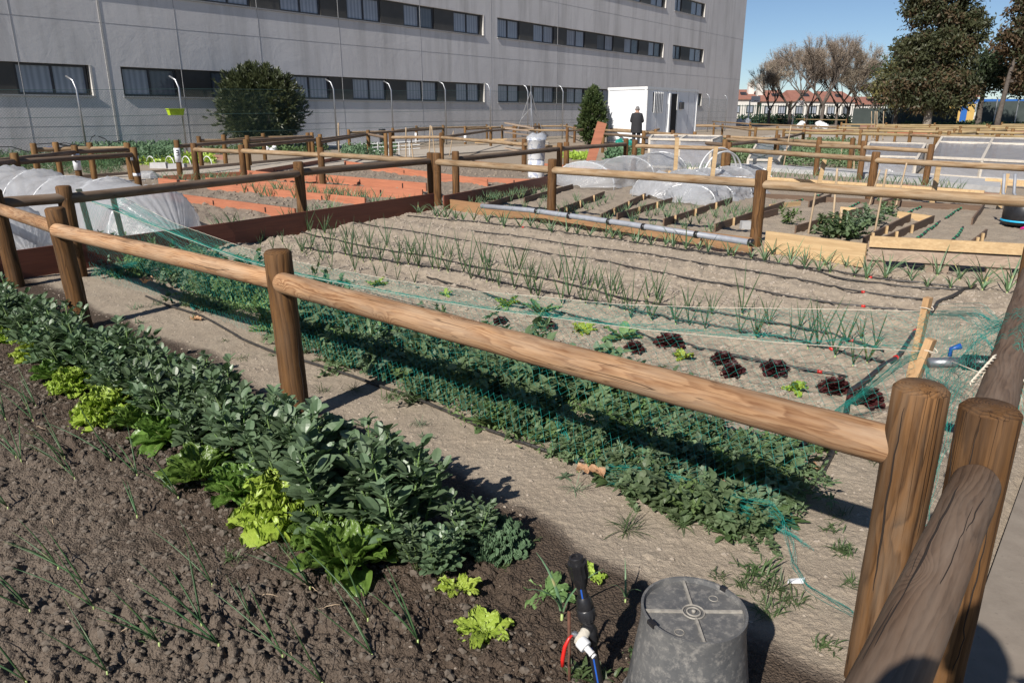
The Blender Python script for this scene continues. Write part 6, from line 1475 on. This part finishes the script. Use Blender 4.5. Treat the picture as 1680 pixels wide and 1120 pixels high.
pebbles('sand_grit', 'small stones and grit on the sandy strip and bare plot', scat(lambda r_: W(r_.uniform(.0, 8), r_.uniform(0, 1.6)), 4500, 3), 4500, .002, .010, 'dryclod', 3)
pebbles('soil_clods', 'dry pale soil crumbs over the onion rows and the bare plot', scat(lambda r_: W(r_.uniform(.0, 9), r_.uniform(1.6, 6)), 14000, 4), 14000, .004, .024, 'dryclod', 4)

# ================================================================ BOARDS, BEDS, TUNNELS, FRAMES
def board(label, p, q, h, t=.025, mat='orange', z=0.0, name='edging_board', clips=0, group=None, solid=True, zq=None):
    """upright board from p to q (ground points), bottom a little in the soil; object x axis runs along it"""
    p = Vector((p[0], p[1], 0)); q = Vector((q[0], q[1], 0)); d = q-p; L = d.length; a = math.atan2(d.y, d.x)
    z0 = z-.06; m = MB(); m.box((L/2, 0, (h+.06)/2), (L, t, h+.06)); z1 = z if zq is None else zq
    root = bpy.data.objects.new(name, None); COL.objects.link(root); root.location = (p.x, p.y, z0); root.rotation_euler = (0, -math.atan2(z1-z, L), a); tag(root, label, 'board', group)
    o = bpy.data.objects.new('plank', m.mesh('plank', M[mat])); COL.objects.link(o); o.parent = root
    for i in range(clips):
        m = MB(); m.box((L*(i+.5)/clips, -t*.5-.006, (h+.06)*.62), (.02, .012, h*.55)); c = bpy.data.objects.new('joint_clip', m.mesh('joint_clip', M['black'])); COL.objects.link(c); c.parent = root
    return root
def pboard(label, a, b, h, **k): return board(label, g(*a), g(*b), h, **k)
# red brown retaining boards of the left plots
pboard('dark red brown board below the dark rail fence, left run', (-60, 472), (386, 401), .24, mat='redboard', z=.02)
pboard('dark red brown board below the dark rail fence, right run', (386, 401), (712, 345), .24, mat='redboard', z=.02)
pboard('red brown board receding behind the post pair towards the small tunnel', (728, 347), (905, 308), .22, mat='redboard', z=.02)
pboard('short red brown board beside the small tunnel', (905, 308), (985, 292), .22, mat='redboard', z=.02)
# orange planks between the left beds
for lab, a, b, h in [
    ('orange plank nearest the plastic tunnel edging the first bed', (246, 328), (486, 362), .12), ('orange plank second from the tunnel edging the middle bed', (262, 306), (600, 342), .12),
    ('orange plank with onions growing before it', (340, 311), (694, 334), .18), ('long orange plank lying behind the onion row', (500, 300), (700, 319), .16),
    ('orange plank beyond the doubled posts', (566, 275), (800, 309), .13), ('short orange plank beside the drum', (720, 300), (870, 306), .10),
    ('orange plank along the gravel path on the left', (268, 300), (420, 291), .10), ('orange plank along the path past the third fence post', (395, 292), (520, 305), .14),
    ('orange plank seen between the far dark rail and the clods', (780, 272), (900, 283), .08), ('orange plank standing by the white drum', (888, 277), (1000, 287), .10),
    ('orange planks crossing at the head of the clod bed', (420, 290), (560, 265), .10)]:
    pboard(lab, a, b, h, clips=3, z=.05, group='orange planks between the left beds', t=.03)
def onion_bed(name, label, pts, L, seed):
    rs = random.Random(seed); m = MB()
    for p in pts:
        for k in range(6):
            a = rs.uniform(0, 2*PI); d = Vector((math.cos(a)*.4, math.sin(a)*.4, 1)).normalized(); ll = L*rs.uniform(.6, 1.1); q = p+d*ll*.55; e = p+d*ll+Vector((math.cos(a), math.sin(a), 0))*ll*.15; m.tube([p, q, e], [.005, .005, .001], 3, cap=False)
    return m.solo(name, M['onionpale'], label, 'onions', kind='stuff')
obp = []
rs = random.Random(31)
for a, b, n_, w_ in [((330, 300), (600, 340), 46, 6), ((400, 322), (690, 345), 40, 6), ((262, 302), (420, 303), 20, 3), ((470, 370), (560, 352), 12, 6), ((500, 300), (560, 312), 8, 4), ((350, 392), (400, 372), 5, 8)]:
    for k in range(n_):
        t = (k+rs.random())/n_; obp.append(onG(g(a[0]+(b[0]-a[0])*t, a[1]+(b[1]-a[1])*t+rs.gauss(0, w_*.4)), .0))
onion_bed('onion_rows', 'rows of tufted onions between the orange planks', obp, .26, 7)

M['midclod'] = plain('grey_clod', (.26, .215, .17), (.17, .138, .108), 40, .95, .6, .004, rnd=0)
pebbles('soil_clods', 'large grey clods heaped in the orange edged beds', scat(lambda r_: W(r_.uniform(9.5, 17), r_.uniform(.5, 12.5)), 4200, 5), 4200, .012, .05, 'midclod', 5)
# front boards of the right plots
pboard('tan board under the grey pipe at the foot of the back fence', (738, 345), (1232, 416), .15, mat='brownboard', z=.02)
q0, q1 = g(870, 345, .2), g(1232, 398, .17)
root = thing('water_pipe', 'grey plastic pipe lying on the tan board at the foot of the back fence', 'pipe', q0); m = MB(); m.tube([g(790, 338, .19), q0, (q0+q1)/2+Vector((0, 0, .005)), q1], .034, 12); m.part('pipe', M['greyp'], root, True)
for f in (.04, .22, .42, .58, .80, 1.0): c = q0.lerp(q1, f); d = (q1-q0).normalized(); m = MB(); m.tube([c-d*.022, c+d*.022], .041, 12); m.part('clamp', M['black'], root, True)
pboard('raw pine board at the foot of the back fence between post and pallet', (1254, 415), (1417, 440), .17, mat='pine', z=.07, t=.03)
pboard('weathered grey board behind the raw pine board', (1250, 412), (1420, 436), .12, mat='pine_grey', z=.0)
def pallet():
    p = g(1420, 440); q = g(1760, 462); d = (q-p); L = d.length; d.normalize(); n_ = Vector((-d.y, d.x, 0)); root = thing('pallet', 'wooden pallet standing on edge among the leeks at the right', 'pallet', p); rt = n_
    for k, z in enumerate((.14, .265)):
        m = MB(); m.beam(p+Vector((0, 0, z)), q+Vector((0, 0, z)), .022, .105); m.part('slat', M['pine' if k else 'pine_grey'], root)
    for f in (.04, .36, .66, .98): m = MB(); c = p.lerp(q, f); m.beam(c-d*.10+n_*.055+Vector((0, 0, .05)), c+d*.10+n_*.055+Vector((0, 0, .05)), .08, .14); m.part('block', M['pine_grey'], root)
    m = MB(); m.beam(p+n_*.11+Vector((0, 0, .2)), q+n_*.11+Vector((0, 0, .2)), .022, .10); m.part('slat', M['pine_grey'], root)
pallet()
# thin dividers between the right beds, running away from the viewer
DV = [((916, 356), (991, 325)), ((985, 366), (1065, 325)), ((1012, 364), (1110, 334)), ((1088, 374), (1200, 336)), ((1172, 383), (1285, 343)), ((1304, 386), (1413, 353)), ((1415, 406), (1492, 365)), ((1444, 407), (1530, 368)), ((1587, 416), (1616, 392)), ((1326, 343), (1362, 330)), ((1442, 343), (1478, 332)), ((1593, 373), (1613, 345)), ((860, 336), (940, 312)), ((800, 346), (880, 318)), ((1240, 365), (1275, 355)), ((1120, 329), (1250, 318))]
wh = ['nearest the left post', 'second from the left post', 'third from the left post', 'ending under the plastic tunnel', 'ending at the tall right post', 'between the bamboo stakes and the right post', 'left of the green banded hose', 'beside the green banded hose', 'at the open right end of the beds', 'behind the bamboo stakes', 'in the far row of beds', 'by the black tub', 'behind the left post', 'left of the left post near the red board', 'short one near the white stone', 'at the foot of the plastic tunnels']
for (a, b), w_ in zip(DV, wh): pboard('thin brown divider board '+w_, a, b, .12, mat='divider', t=.02, group='thin divider boards of the onion beds')
for lab, a, b in [('pale cross board closing the bed beside the bamboo stakes', (1413, 353), (1378, 350)), ('pale cross board closing the bed with the green banded hose', (1472, 358), (1528, 366)), ('pale cross board at the head of the left bed', (1262, 346), (1312, 340)), ('cross board at the far side of the onion beds', (1100, 318), (1610, 348))]: pboard(lab, a, b, .10, mat='pine' if 'pale' in lab else 'divider')
for k in range(22):
    a, b = DV[k % 9]; f = (.15+.3*(k//9)+.1*(k % 3)); p = g(a[0]+(b[0]-a[0])*f, a[1]+(b[1]-a[1])*f)
    m = MB(); m.box((0, 0, .03), (.025, .025, .2)); m.solo('peg', M['pine'], 'small pine peg holding a divider board of the onion beds', 'peg', group='pegs of the divider boards').location = p+Vector((.015, -.02, 0))
L5 = 'small onion plant in the divided beds behind the back fence'
onC = Kind([onion(290+i, 5, .22, .0042, .40, (0, 0), 'onionpale', L5, False, .3) for i in range(3)])
for a, b, n_ in [((845, 352), (905, 330), 9), ((925, 362), (1010, 330), 13), ((900, 350), (960, 330), 9), ((985, 372), (1060, 345), 10), ((1030, 372), (1120, 340), 14), ((1065, 378), (1150, 345), 14), ((1110, 380), (1220, 345), 16), ((1150, 388), (1235, 352), 12), ((1190, 360), (1290, 345), 8), ((800, 335), (900, 318), 26), ((770, 345), (850, 322), 16), ((1100, 330), (1200, 340), 10), ((720, 340), (800, 335), 12)]:
    for k in range(n_):
        t = (k+rs.random())/n_; onC.put(onG(g(a[0]+(b[0]-a[0])*t+rs.gauss(0, 4), a[1]+(b[1]-a[1])*t+rs.gauss(0, 2))), sc=rs.uniform(.6, 1.0), label=L5, group='onions in the divided beds')
for x, y in ((1385, 388), (1400, 378), (1415, 372), (1430, 366), (1348, 384), (1365, 392), (1395, 395), (1450, 355), (1290, 372)): peas.put(onG(g(x, y)), sc=random.uniform(.7, 1.0), label='low grey green plant growing round the bamboo stakes', group='plants round the bamboo stakes')
for i, (pts, lab) in enumerate([([(1490, 404), (1515, 388), (1541, 369)], 'black drip hose with green bands left of the pair in the open bed'), ([(1552, 408), (1570, 392), (1579, 378)], 'black drip hose with green bands right of the pair in the open bed'), ([(1297, 336), (1320, 330), (1350, 322)], 'black drip hose with green bands in the far left bed'), ([(1392, 345), (1410, 336), (1430, 330)], 'black drip hose with green bands behind the bamboo stakes'), ([(1488, 354), (1505, 345), (1526, 336)], 'black drip hose with green bands in the far middle bed'), ([(1550, 362), (1568, 350), (1585, 341)], 'black drip hose with green bands towards the black tub')]):
    hose(lab, pts, .013, bandmat='greenband', every=3)
# bamboo stakes
def cane(label, x0, y0, x1, y1, r=.011, mat='stake', name='bamboo_cane'):
    b = g(x0, y0); t = at(x1, y1, b.y); root = bpy.data.objects.new(name, None); COL.objects.link(root); root.location = b; tag(root, label, 'cane'); m = MB(); d = t-b; pts = [Vector((0, 0, -.02))+d*(k/8) for k in range(9)]
    m.tube(pts, [r*(1+.12*(k % 2)) for k in range(9)], 7); vpart(m, 'stem', M[mat], root); return root
for a in [('bamboo stake leaning right of the two front ones', 1434, 386, 1455, 275, .012), ('bamboo stake leaning to the right at the tub side', 1468, 345, 1488, 265, .012), ('front bamboo stake nearest the raw pine board', 1375, 393, 1382, 340, .013), ('tall bamboo stake left of the crossed pair', 1366, 372, 1374, 274, .014), ('left bamboo stake by the tall post', 1325, 388, 1340, 305, .012), ('bamboo stake of the crossed pair leaning left', 1425, 340, 1444, 276, .012), ('stake carrying the red string beside the green plot', 1401, 283, 1402, 235, .016), ('thin cane in the green crop', 1377, 274, 1382, 240, .012),
          ('stake beside the small cold frame', 1285, 275, 1298, 205, .016), ('tall pale cane left of the doubled posts', 666, 262, 666, 208, .02), ('pale cane of a crossed pair, left one', 704, 256, 706, 205, .02), ('pale cane of a crossed pair, right one', 714, 256, 708, 206, .02), ('short pale cane right of the tall one', 678, 262, 674, 222, .02), ('square grey stake in front of the oleander bush', 556, 250, 555, 201, .03), ('thin dark rod beyond the far rails', 737, 257, 744, 214, .014)]: cane(*a)
for i, x in enumerate((1430, 1434, 1439, 1448)): cane('tall thin cane of the bundle standing in the far plots', x, 232, x+(i % 2)*2, 182, .02)['group'] = 'bundle of tall canes in the far plots'
# grey pine struts against the fence rail and the pine bed wall
p0, p1 = g(1120, 306), g(1500, 349)
def slatwall(label, a, b, n_, h, mat):
    p, q = g(*a), g(*b); root = thing('bed_wall', label, 'bed wall', p)
    for k in range(n_): m = MB(); z = .04+k*h; m.beam(p+Vector((0, 0, z+h/2)), q+Vector((0, 0, z+h/2)), .03, h*.95); m.part('board', M[mat], root)
slatwall('long raised bed wall of three fresh pine boards behind the plastic tunnels', (1080, 293), (1612, 331), 3, .050, 'pine')
slatwall('stacked pine boards right of the black tub', (1615, 305), (1800, 318), 2, .06, 'pine')
pboard('terracotta coloured board behind the pine bed wall', (1480, 316), (1655, 335), .15, mat='brick', t=.03); pboard('terracotta coloured board in the far plots left', (1410, 216), (1478, 216), .55, mat='brick', t=.05); pboard('terracotta coloured board in the far plots at the right edge', (1632, 216), (1790, 218), .50, mat='brick', t=.05); pboard('orange brown board lying in the far plots', (1455, 222), (1536, 224), .3, mat='orange', t=.05)
for x0, y0, x1, y1, lab in [(1258, 312, 1264, 258, 'pine strut leaning on the rail, leftmost'), (1340, 318, 1353, 262, 'pine strut leaning on the rail, second from left'), (1528, 338, 1540, 272, 'pine strut leaning on the rail beside the big cold frame'), (1638, 345, 1652, 285, 'pine strut leaning on the rail above the black tub'), (1106, 310, 1111, 226, 'pine strut of the left cold frame'), (1165, 318, 1175, 240, 'short pine strut right of the left cold frame')]:
    b = g(x0, y0); t = at(x1, y1, b.y); m = MB(); m.beam((0, 0, 0), (0, 0, (t-b).length), .075, .028, (0, 1, 0)); o = bpy.data.objects.new('strut', m.mesh('strut', M['pine'])); COL.objects.link(o); o.location = b; o.rotation_mode = 'QUATERNION'; o.rotation_quaternion = Vector((0, 0, 1)).rotation_difference((t-b).normalized()); tag(o, lab, 'strut', 'pine struts')
sheet('concrete_curb', [g(1150, 273), g(1240, 275), g(1400, 284), g(1640, 303)], [g(1150, 277), g(1240, 280), g(1400, 291), g(1640, 316)], .10, M['curb'], .14)
onion_bed('onion_rows', 'thin dark onions in the bed behind the long pine wall', [g(1120+k*8, 281+k*.56+random.gauss(0, 2), .06) for k in range(58)], .24, 8)
# black tub
p = at(1665, 352, 9.6); root = thing('tub', 'black tub with bright blue rim and pink hose below the right rail', 'tub', (p.x, p.y, .02)); m = MB(); c = Vector((p.x+.12, p.y, .06)); m.lathe([(.22, 0), (.24, .03), (.24, .26), (.22, .28)], 32, c); m.part('tub_wall', M['black'], root, True)
m = MB(); m.lathe([(.245, .035), (.255, .04), (.255, .055), (.245, .06)], 32, c, cap=False); m.part('rim', M['cyan'], root, True)
m = MB(); m.tube([c+Vector((-.16, -.22, -.03)), c+Vector((-.08, -.28, .02)), c+Vector((.04, -.3, .02))], .018, 8); m.part('hose_end', M['pink'], root, True)
root = thing('hose_pair', 'two grey hoses hanging from the rail down to the black tub', 'hose', (p.x-.1, p.y, .3)); 
for dx in (0, .06): m = MB(); a_ = at(1648+dx*300, 285, p.y+.25); m.tube([a_, a_+Vector((.03, 0, -.25)), Vector((a_.x+.10, p.y+.1, .22))], .02, 8); m.part('hose', M['greyp'], root, True)

# ---- plastic tunnels: hoops with a wrinkled sheet
def tunnel(label, a, b, width, height_, hoops, mat='film', gather_end=True, seed=1, base=.0, hv=.12, hoopr=.010, sag=.06, skirt=.10, endpull=.6, crumple=.012):
    a = Vector(a); b = Vector(b); a.z = b.z = 0; d = (b-a); L = d.length; d.normalize(); s = Vector((-d.y, d.x, 0)); rs = random.Random(seed)
    root = thing('plastic_tunnel', label, 'plastic tunnel', a); NU, NV = hoops*14, 40; hs = [height_*(1+rs.uniform(-hv, hv)) for _ in range(hoops+1)]; off = [rs.uniform(-.04, .04) for _ in range(hoops+1)]
    def prof(u, ang, k=1.0):
        i = min(int(u*hoops), hoops-1); f = u*hoops-i; hh_ = hs[i]*(1-f)+hs[i+1]*f; bel = 4*f*(1-f); hh_ *= 1-sag*bel*1.6; w2 = width/2*(1-sag*bel*.8); ox = off[i]*(1-f)+off[i+1]*f
        y = math.cos(ang)*w2*k+ox; z = (math.sin(ang)**.85 if math.sin(ang) > 0 else 0)*hh_*k; return y, z, bel
    rows = []
    n1, n2 = vn(np.arange(4000)*.37, np.arange(4000)*.11, seed), None
    ext = endpull if gather_end else 0
    for iu in range(NU+1):
        u = iu/NU; row = []; c = a+d*(L*u)
        for iv in range(NV+1):
            ang = PI*iv/NV; y, z, bel = prof(u, ang); f_ = u*hoops; near = min(f_-math.floor(f_), math.ceil(f_)-f_)
            wr = .010*math.sin(ang*31+3*math.sin(u*hoops*2.2+seed))*(math.exp(-near*9)+.25)+.022*bel*math.sin(ang*9+u*31+seed)*math.sin(ang*3+seed)+.010*math.sin(u*77+ang*4+2*math.sin(ang*5))
            q = c+s*(y*(1+wr/height_))+Vector((0, 0, base+z*(1+wr/height_)))
            if iv in (0, NV): q += s*(skirt*(1 if iv == 0 else -1)*rs.uniform(.3, 1.1))+Vector((0, 0, -.02))
            row.append(q)
        rows.append(row)
    if ext:
        for side, c0, dd, src in ((0, a, -d, rows[0]), (1, b, d, rows[-1])):
            new = []
            for st_i in range(1, 9):
                t = st_i/8; k = 1-t**1.3*.86; row = []
                for iv in range(NV+1):
                    q0 = src[iv]; rel = q0-c0; fold = .018*math.sin(iv*2.3+seed)*(t*1.2); row.append(c0+dd*(ext*t)+s*(rel.dot(s)*k)+Vector((0, 0, base+max(.0, (rel.z-base)*(k**1.15))*(1+fold*3)+fold*(1-t))))
                new.append(row)
            if side == 0: rows = list(reversed(new))+rows
            else: rows = rows+new
    rows = [[q+mnoise.noise_vector(q*4.5+Vector((seed, 0, 0)))*crumple+mnoise.noise_vector(q*13)*crumple*.45 for q in row] for row in rows]
    m = MB(); m.grid(rows); o = m.part('plastic_sheet', M[mat], root, True)
    for i in range(hoops+1):
        u = i/hoops; c = a+d*(L*u); m = MB(); m.tube([c+s*(math.cos(PI*k/20)*(width/2-.012)+off[i])+Vector((0, 0, base+math.sin(PI*k/20)**.85*(hs[i]-.012) if 0 < k < 20 else -.05)) for k in range(21)], hoopr, 8); m.part('hoop', M['white'], root, True)
    return root
tA = g(250, 372, 0); tunnel('long white plastic tunnel on hoops behind the dark rail at the left', Vector((-4.35, 8.9, 0)), Vector((-10.2, 13.4, 0)), 1.15, .66, 7, 'film', True, 3, endpull=.55, skirt=.12)
tunnel('nearer white plastic tunnel cut by the left edge of the picture', Vector((-5.35, 7.75, 0)), Vector((-9.5, 10.9, 0)), 1.0, .60, 5, 'film', True, 4, endpull=.5)
tunnel('small clear plastic tunnel left of the white hoops', g(960, 310), g(1085, 287), 1.35, .46, 2, 'filmthin', True, 5, base=.06, endpull=.40, hoopr=.013, crumple=.025)
tunnel('low crumpled plastic tunnel in front of the free white hoops', g(1085, 327), g(1225, 300), 1.15, .38, 4, 'film', True, 6, base=.05, endpull=.35, hoopr=.011, sag=.13, crumple=.05)
tunnel('second low crumpled plastic tunnel touching the tall fence post', g(1130, 335), g(1215, 318), .95, .30, 3, 'film', True, 7, base=.05, endpull=.35, hoopr=.010, sag=.15, crumple=.05)
for dx, hh_, lab in ((0, .0, 'white plastic pipe hoop standing free above the crumpled tunnel, taller one'), (.16, -.07, 'white plastic pipe hoop standing free above the crumpled tunnel, shorter one')):
    a, b = g(1142, 308)+Vector((dx*.4, -dx, 0)), g(1208, 300)+Vector((dx*.4, -dx, 0)); c = (a+b)/2; m = MB(); top = at(1180, 243, c.y).z+hh_
    root = thing('pipe_hoop', lab, 'hoop', a); m.tube([a+(b-a)*(.5-.5*math.cos(PI*k/24))+Vector((0, 0, math.sin(PI*k/24)**.8*top if 0 < k < 24 else 0)) for k in range(25)], .018, 8); m.part('pipe', M['white'], root, True)
for x in (245, 276, 303, 338):
    a = g(x-4, 270); b = g(x+10, 271); root = thing('pipe_hoop', 'tiny white hoop over the pale lettuces beside the number 3 post', 'hoop', a, 'tiny white hoops over the lettuces'); m = MB(); m.tube([a+(b-a)*(.5-.5*math.cos(PI*k/12))+Vector((0, 0, math.sin(PI*k/12)*.24)) for k in range(13)], .014, 6); m.part('pipe', M['white'], root, True)
# ---- cold frames
M['whitepine'] = plank('pale_painted_pine', (.62, .58, .52), (.50, .44, .36))
def cold_frame(label, fl_, fr_, bl_, br_, ytop, yfront, mids=1, seed=1, bar=None):
    """front left/right and back left/right ground pixels; heights from pixel rows"""
    A, B, C, D = g(*fl_), g(*fr_), g(*br_), g(*bl_); zf = at(fl_[0], yfront, A.y).z; zb = at(bl_[0], ytop, D.y).z; root = thing('cold_frame', label, 'cold frame', A); m = MB(); w_ = .06
    U = Vector((0, 0, 1))
    def bm(p, q, nm='timber'): mm = MB(); mm.beam(p, q, w_, w_*.9); mm.part(nm, M['whitepine'], root)
    for p, z in ((A, zf), (B, zf), (C, zb), (D, zb)): bm(p, p+U*z, 'corner_post')
    bm(A+U*zf, B+U*zf, 'front_rail'); bm(D+U*zb, C+U*zb, 'back_rail'); bm(A+U*zf, D+U*zb, 'side_rail'); bm(B+U*zf, C+U*zb, 'side_rail'); bm(A+U*.05, B+U*.05, 'sill_board')
    for k in range(1, mids): f = k/mids; bm(A.lerp(B, f)+U*zf, D.lerp(C, f)+U*zb, 'side_rail'); bm(A.lerp(B, f), A.lerp(B, f)+U*zf, 'corner_post')
    if bar: bm((A+U*zf).lerp(D+U*zb, bar), (B+U*zf).lerp(C+U*zb, bar), 'cross_rail')
    rs = random.Random(seed)
    def skin(P00, P10, P11, P01, nu=26, nv=14, o=Vector((0, 0, 0))):
        nrm = (P10-P00).cross(P01-P00).normalized(); rows = []
        for j in range(nv+1):
            row = []
            for i in range(nu+1):
                u, v_ = i/nu, j/nv; p = P00.lerp(P10, u).lerp(P01.lerp(P11, u), v_); e = math.sin(PI*((u*mids) % 1))*math.sin(PI*v_); row.append(p+nrm*(.010*math.sin(u*23+v_*9+seed)*math.sin(v_*7+u*5)+.004*math.sin(u*60+seed))*(.3+e)-nrm*.03*e+o)
            rows.append(row)
        m.grid(rows)
    up = Vector((0, 0, .035)); skin(A+U*.02, B+U*.02, B+U*zf, A+U*zf, o=(A-D).normalized()*.002); skin(A+U*zf, B+U*zf, C+U*zb, D+U*zb, o=up*.1); skin(A+U*.02, D+U*.02, D+U*zb, A+U*zf, 12, 12, (A-B).normalized()*.002); skin(B+U*.02, C+U*.02, C+U*zb, B+U*zf, 12, 12, (B-A).normalized()*.002); skin(D+U*.02, C+U*.02, C+U*zb, D+U*zb, o=(D-A).normalized()*.002)
    m.part('plastic_cover', M['filmgrey'], root, True)
cold_frame('tall upright cold frame covered in grey plastic left of the free hoops', (1063, 276), (1163, 281), (1068, 270), (1180, 274), 222, 228, 2, 1)
cold_frame('small cold frame with slanting plastic front beside the green crop', (1226, 275), (1276, 276), (1240, 264), (1294, 266), 234, 262, 1, 2)
cold_frame('wide slanting cold frame right of the tall far post', (1408, 286), (1498, 290), (1422, 272), (1512, 276), 234, 262, 1, 3, .2)
cold_frame('largest cold frame of two bays at the right edge', (1520, 290), (1700, 302), (1538, 272), (1710, 280), 225, 258, 2, 4, .72)
# ---- drum on a post, leaning board, planks, odds and ends
c = Vector((at(880, 240, 16.9).x, 16.9, 0)); zt = at(880, 226, 16.9).z; zb = at(880, 268, 16.9).z; root = thing('drum', 'white printed plastic drum in front of the far rails', 'drum', (c.x, c.y, 0)); h = (zt)/2
m = MB(); m.lathe([(.17, .0), (.185, .02), (.185, zt*.45), (.175, zt*.47)], 24, c); m.part('lower_drum', M['drum'], root, True)
m = MB(); m.lathe([(.17, zt*.471), (.195, zt*.50), (.20, zt*.93), (.21, zt*.935), (.21, zt*.97), (.19, zt)], 24, c); m.part('upper_drum', M['drum'], root, True)
m = MB(); rs = random.Random(3); vs = [[c+Vector((math.cos(t/14*2*PI)*r_*(1+rs.uniform(-.1, .1)), math.sin(t/14*2*PI)*r_, zt+.01+z+rs.uniform(-.02, .03))) for t in range(14)] for r_, z in ((.23, -.04), (.21, .02), (.12, .07), (.03, .06))]; m.grid(vs, wrap=True); m.part('plastic_bag', M['film'], root, True)
b = g(968, 268); t = at(988, 201, b.y); root = thing('leaning_board', 'wide red brown board leaning upright beyond the small tunnel', 'board', b); m = MB(); m.beam(b+Vector((0, 0, 0)), t, .28, .04, (0, 1, 0)); m.part('plank', M['redboard'], root); root.children[0].data.materials[0] = M['orange']
p = at(853, 212, 28); root = thing('plank_stack', 'loosely stacked weathered planks beyond the far rails', 'planks', (p.x, p.y, 0)); rs = random.Random(4)
for k in range(7): z = .1+k*.15; a = rs.uniform(-.3, .3); m = MB(); dd = Vector((math.cos(a)*.55, math.sin(a), rs.uniform(-.12, .12))); cc = Vector((p.x, p.y, z)); m.beam(cc-dd, cc+dd, .22, .05); m.part('plank', M['pine_grey'], root)
def bucketw(label, x, y, r_, h, mat='white'):
    c = g(x, y); root = thing('pail', label, 'pail', c); m = MB(); m.lathe([(r_*.85, 0), (r_, h), (r_*1.06, h+.005), (r_*1.06, h+.03), (r_*.9, h+.03)], 18, c); m.part('pail_wall', M[mat], root, True); m = MB(); m.tube([c+Vector((math.cos(PI*k/10)*r_, 0, h-.02+math.sin(PI*k/10)*r_*.8)) for k in range(11)], .012, 5); m.part('handle', M['silver'], root)
bucketw('white pail below the rail by the man', 1020, 219, .2, .5); bucketw('second white pail right of the man', 1034, 219, .2, .5); bucketw('grey pail on the path beside the cabin', 628, 238, .16, .7, 'greybin')
def bagpile(label, x, y, n_, r_, mat, seed, name='plastic_bag'):
    rs = random.Random(seed); c = g(x, y); root = thing(name, label, 'bag', c)
    for k in range(n_):
        m = MB(); cc = c+Vector((rs.gauss(0, r_), rs.gauss(0, r_*.5), r_*.6+rs.random()*r_)); vs = [[cc+Vector((math.sin(i/7*PI)*math.cos(j/10*2*PI), math.sin(i/7*PI)*math.sin(j/10*2*PI), math.cos(i/7*PI)*.8))*r_*(1+rs.uniform(-.22, .22)) for j in range(10)] for i in range(8)]; m.grid(vs, wrap=True); m.part('bag', M[mat], root)
bagpile('white plastic bags hanging over the rail right of the cabin door', 1116, 219, 4, .26, 'white', 1); bagpile('teal bag lying behind the red leaning board', 1018, 239, 2, .20, 'teal', 2); bagpile('blue and white bags in the far plots right of the cabin', 1345, 214, 5, .36, 'white', 3); bagpile('white bags by the rails before the bare trees', 1312, 212, 3, .3, 'white', 4); bagpile('pale bags under the far left bush', 445, 252, 4, .12, 'white', 5); bagpile('crumpled white bag at the left fence', 172, 268, 2, .10, 'white', 8)
bagpile('grey plastic covers in the plot right of the cabin', 1205, 210, 4, .4, 'filmgrey', 9)
c = g(243, 296); root = thing('water_jug', 'clear plastic jug lying past the end of the tunnel', 'jug', c); m = MB(); m.tube([c+Vector((-.22, 0, .1)), c+Vector((-.2, 0, .1)), c+Vector((.12, 0, .1)), c+Vector((.2, 0, .1)), c+Vector((.25, 0, .1))], [.06, .11, .11, .06, .035], 16); m.part('jug_wall', M['jug'], root, True)
root = thing('branch_pile', 'pile of dark sticks and a blue rag behind the number 2 post', 'branches', g(125, 268)); c = g(125, 268); m = MB(); rs = random.Random(6)
for k in range(40): a = Vector((c.x+rs.gauss(0, .7), c.y+rs.gauss(0, .3), rs.uniform(.0, .5))); d = Vector((rs.gauss(0, 1), rs.gauss(0, .5), rs.gauss(0, .3))).normalized()*rs.uniform(.4, 1.2); m.tube([a, a+d*.5+Vector((0, 0, .08)), a+d], .012, 4)
m.part('sticks', M['black'], root); m = MB(); m.box((c.x-.55, c.y-.2, .42), (.2, .12, .12), .3); m.part('rag', M['blue'], root)
for i, (x, y, lab) in enumerate([(262, 276, 'pale concrete block left of the number 3 post'), (292, 278, 'pale concrete block at the foot of the number 3 post'), (360, 262, 'terracotta block edging the bed by the oleander'), (1222, 378, 'white stone lying at the end of a divider board')]):
    c = g(x, y); m = MB(); m.box((0, 0, .07), (.45 if i < 3 else .12, .2 if i < 3 else .1, .16 if i < 3 else .1), 0, 0, .94); m.solo('block' if i < 3 else 'stone', M['curb'] if i != 2 else M['brick'], lab, 'block' if i < 3 else 'stone').location = c
pboard('weathered timber edge along the gravel path at the left', (-40, 306), (300, 283), .10, mat='pine_grey', t=.06); pboard('weathered timber edge along the gravel path past the number 3 post', (300, 283), (517, 262), .12, mat='pine_grey', t=.06)
root = thing('string', 'thin red orange string tied between stakes in the green plot', 'string', g(1330, 225, .8)); m = MB(); m.tube([g(1295, 212, .85), g(1345, 216, .83), g(1400, 214, .84)], .012, 5); m.part('cord', M['orange'], root)
root = thing('trellis', 'white pipe frame lying beyond the doubled posts', 'trellis', g(650, 262)); m = MB(); c = g(640, 258)
for k in range(3): m.tube([c+Vector((-.6, 0, .2+k*.12)), c+Vector((1.0, .3, .28+k*.12))], .014, 5)
for k in range(4): m.tube([c+Vector((-.4+k*.35, .05*k, 0)), c+Vector((-.4+k*.35, .05*k, .5))], .014, 5)
m.part('pipes', M['white'], root)
root = thing('trough', 'yellow pine crate with stored planks left of the far white sleeve', 'crate', g(800, 240)); c = g(800, 238); 
for k in range(4): m = MB(); m.beam(c+Vector((-.6, k*.15, .1+k*.04)), c+Vector((.9, k*.15+.2, .12+k*.04)), .1, .05); m.part('plank', M['pine'], root)
for k_ in (onC,): k_.drop_unused()
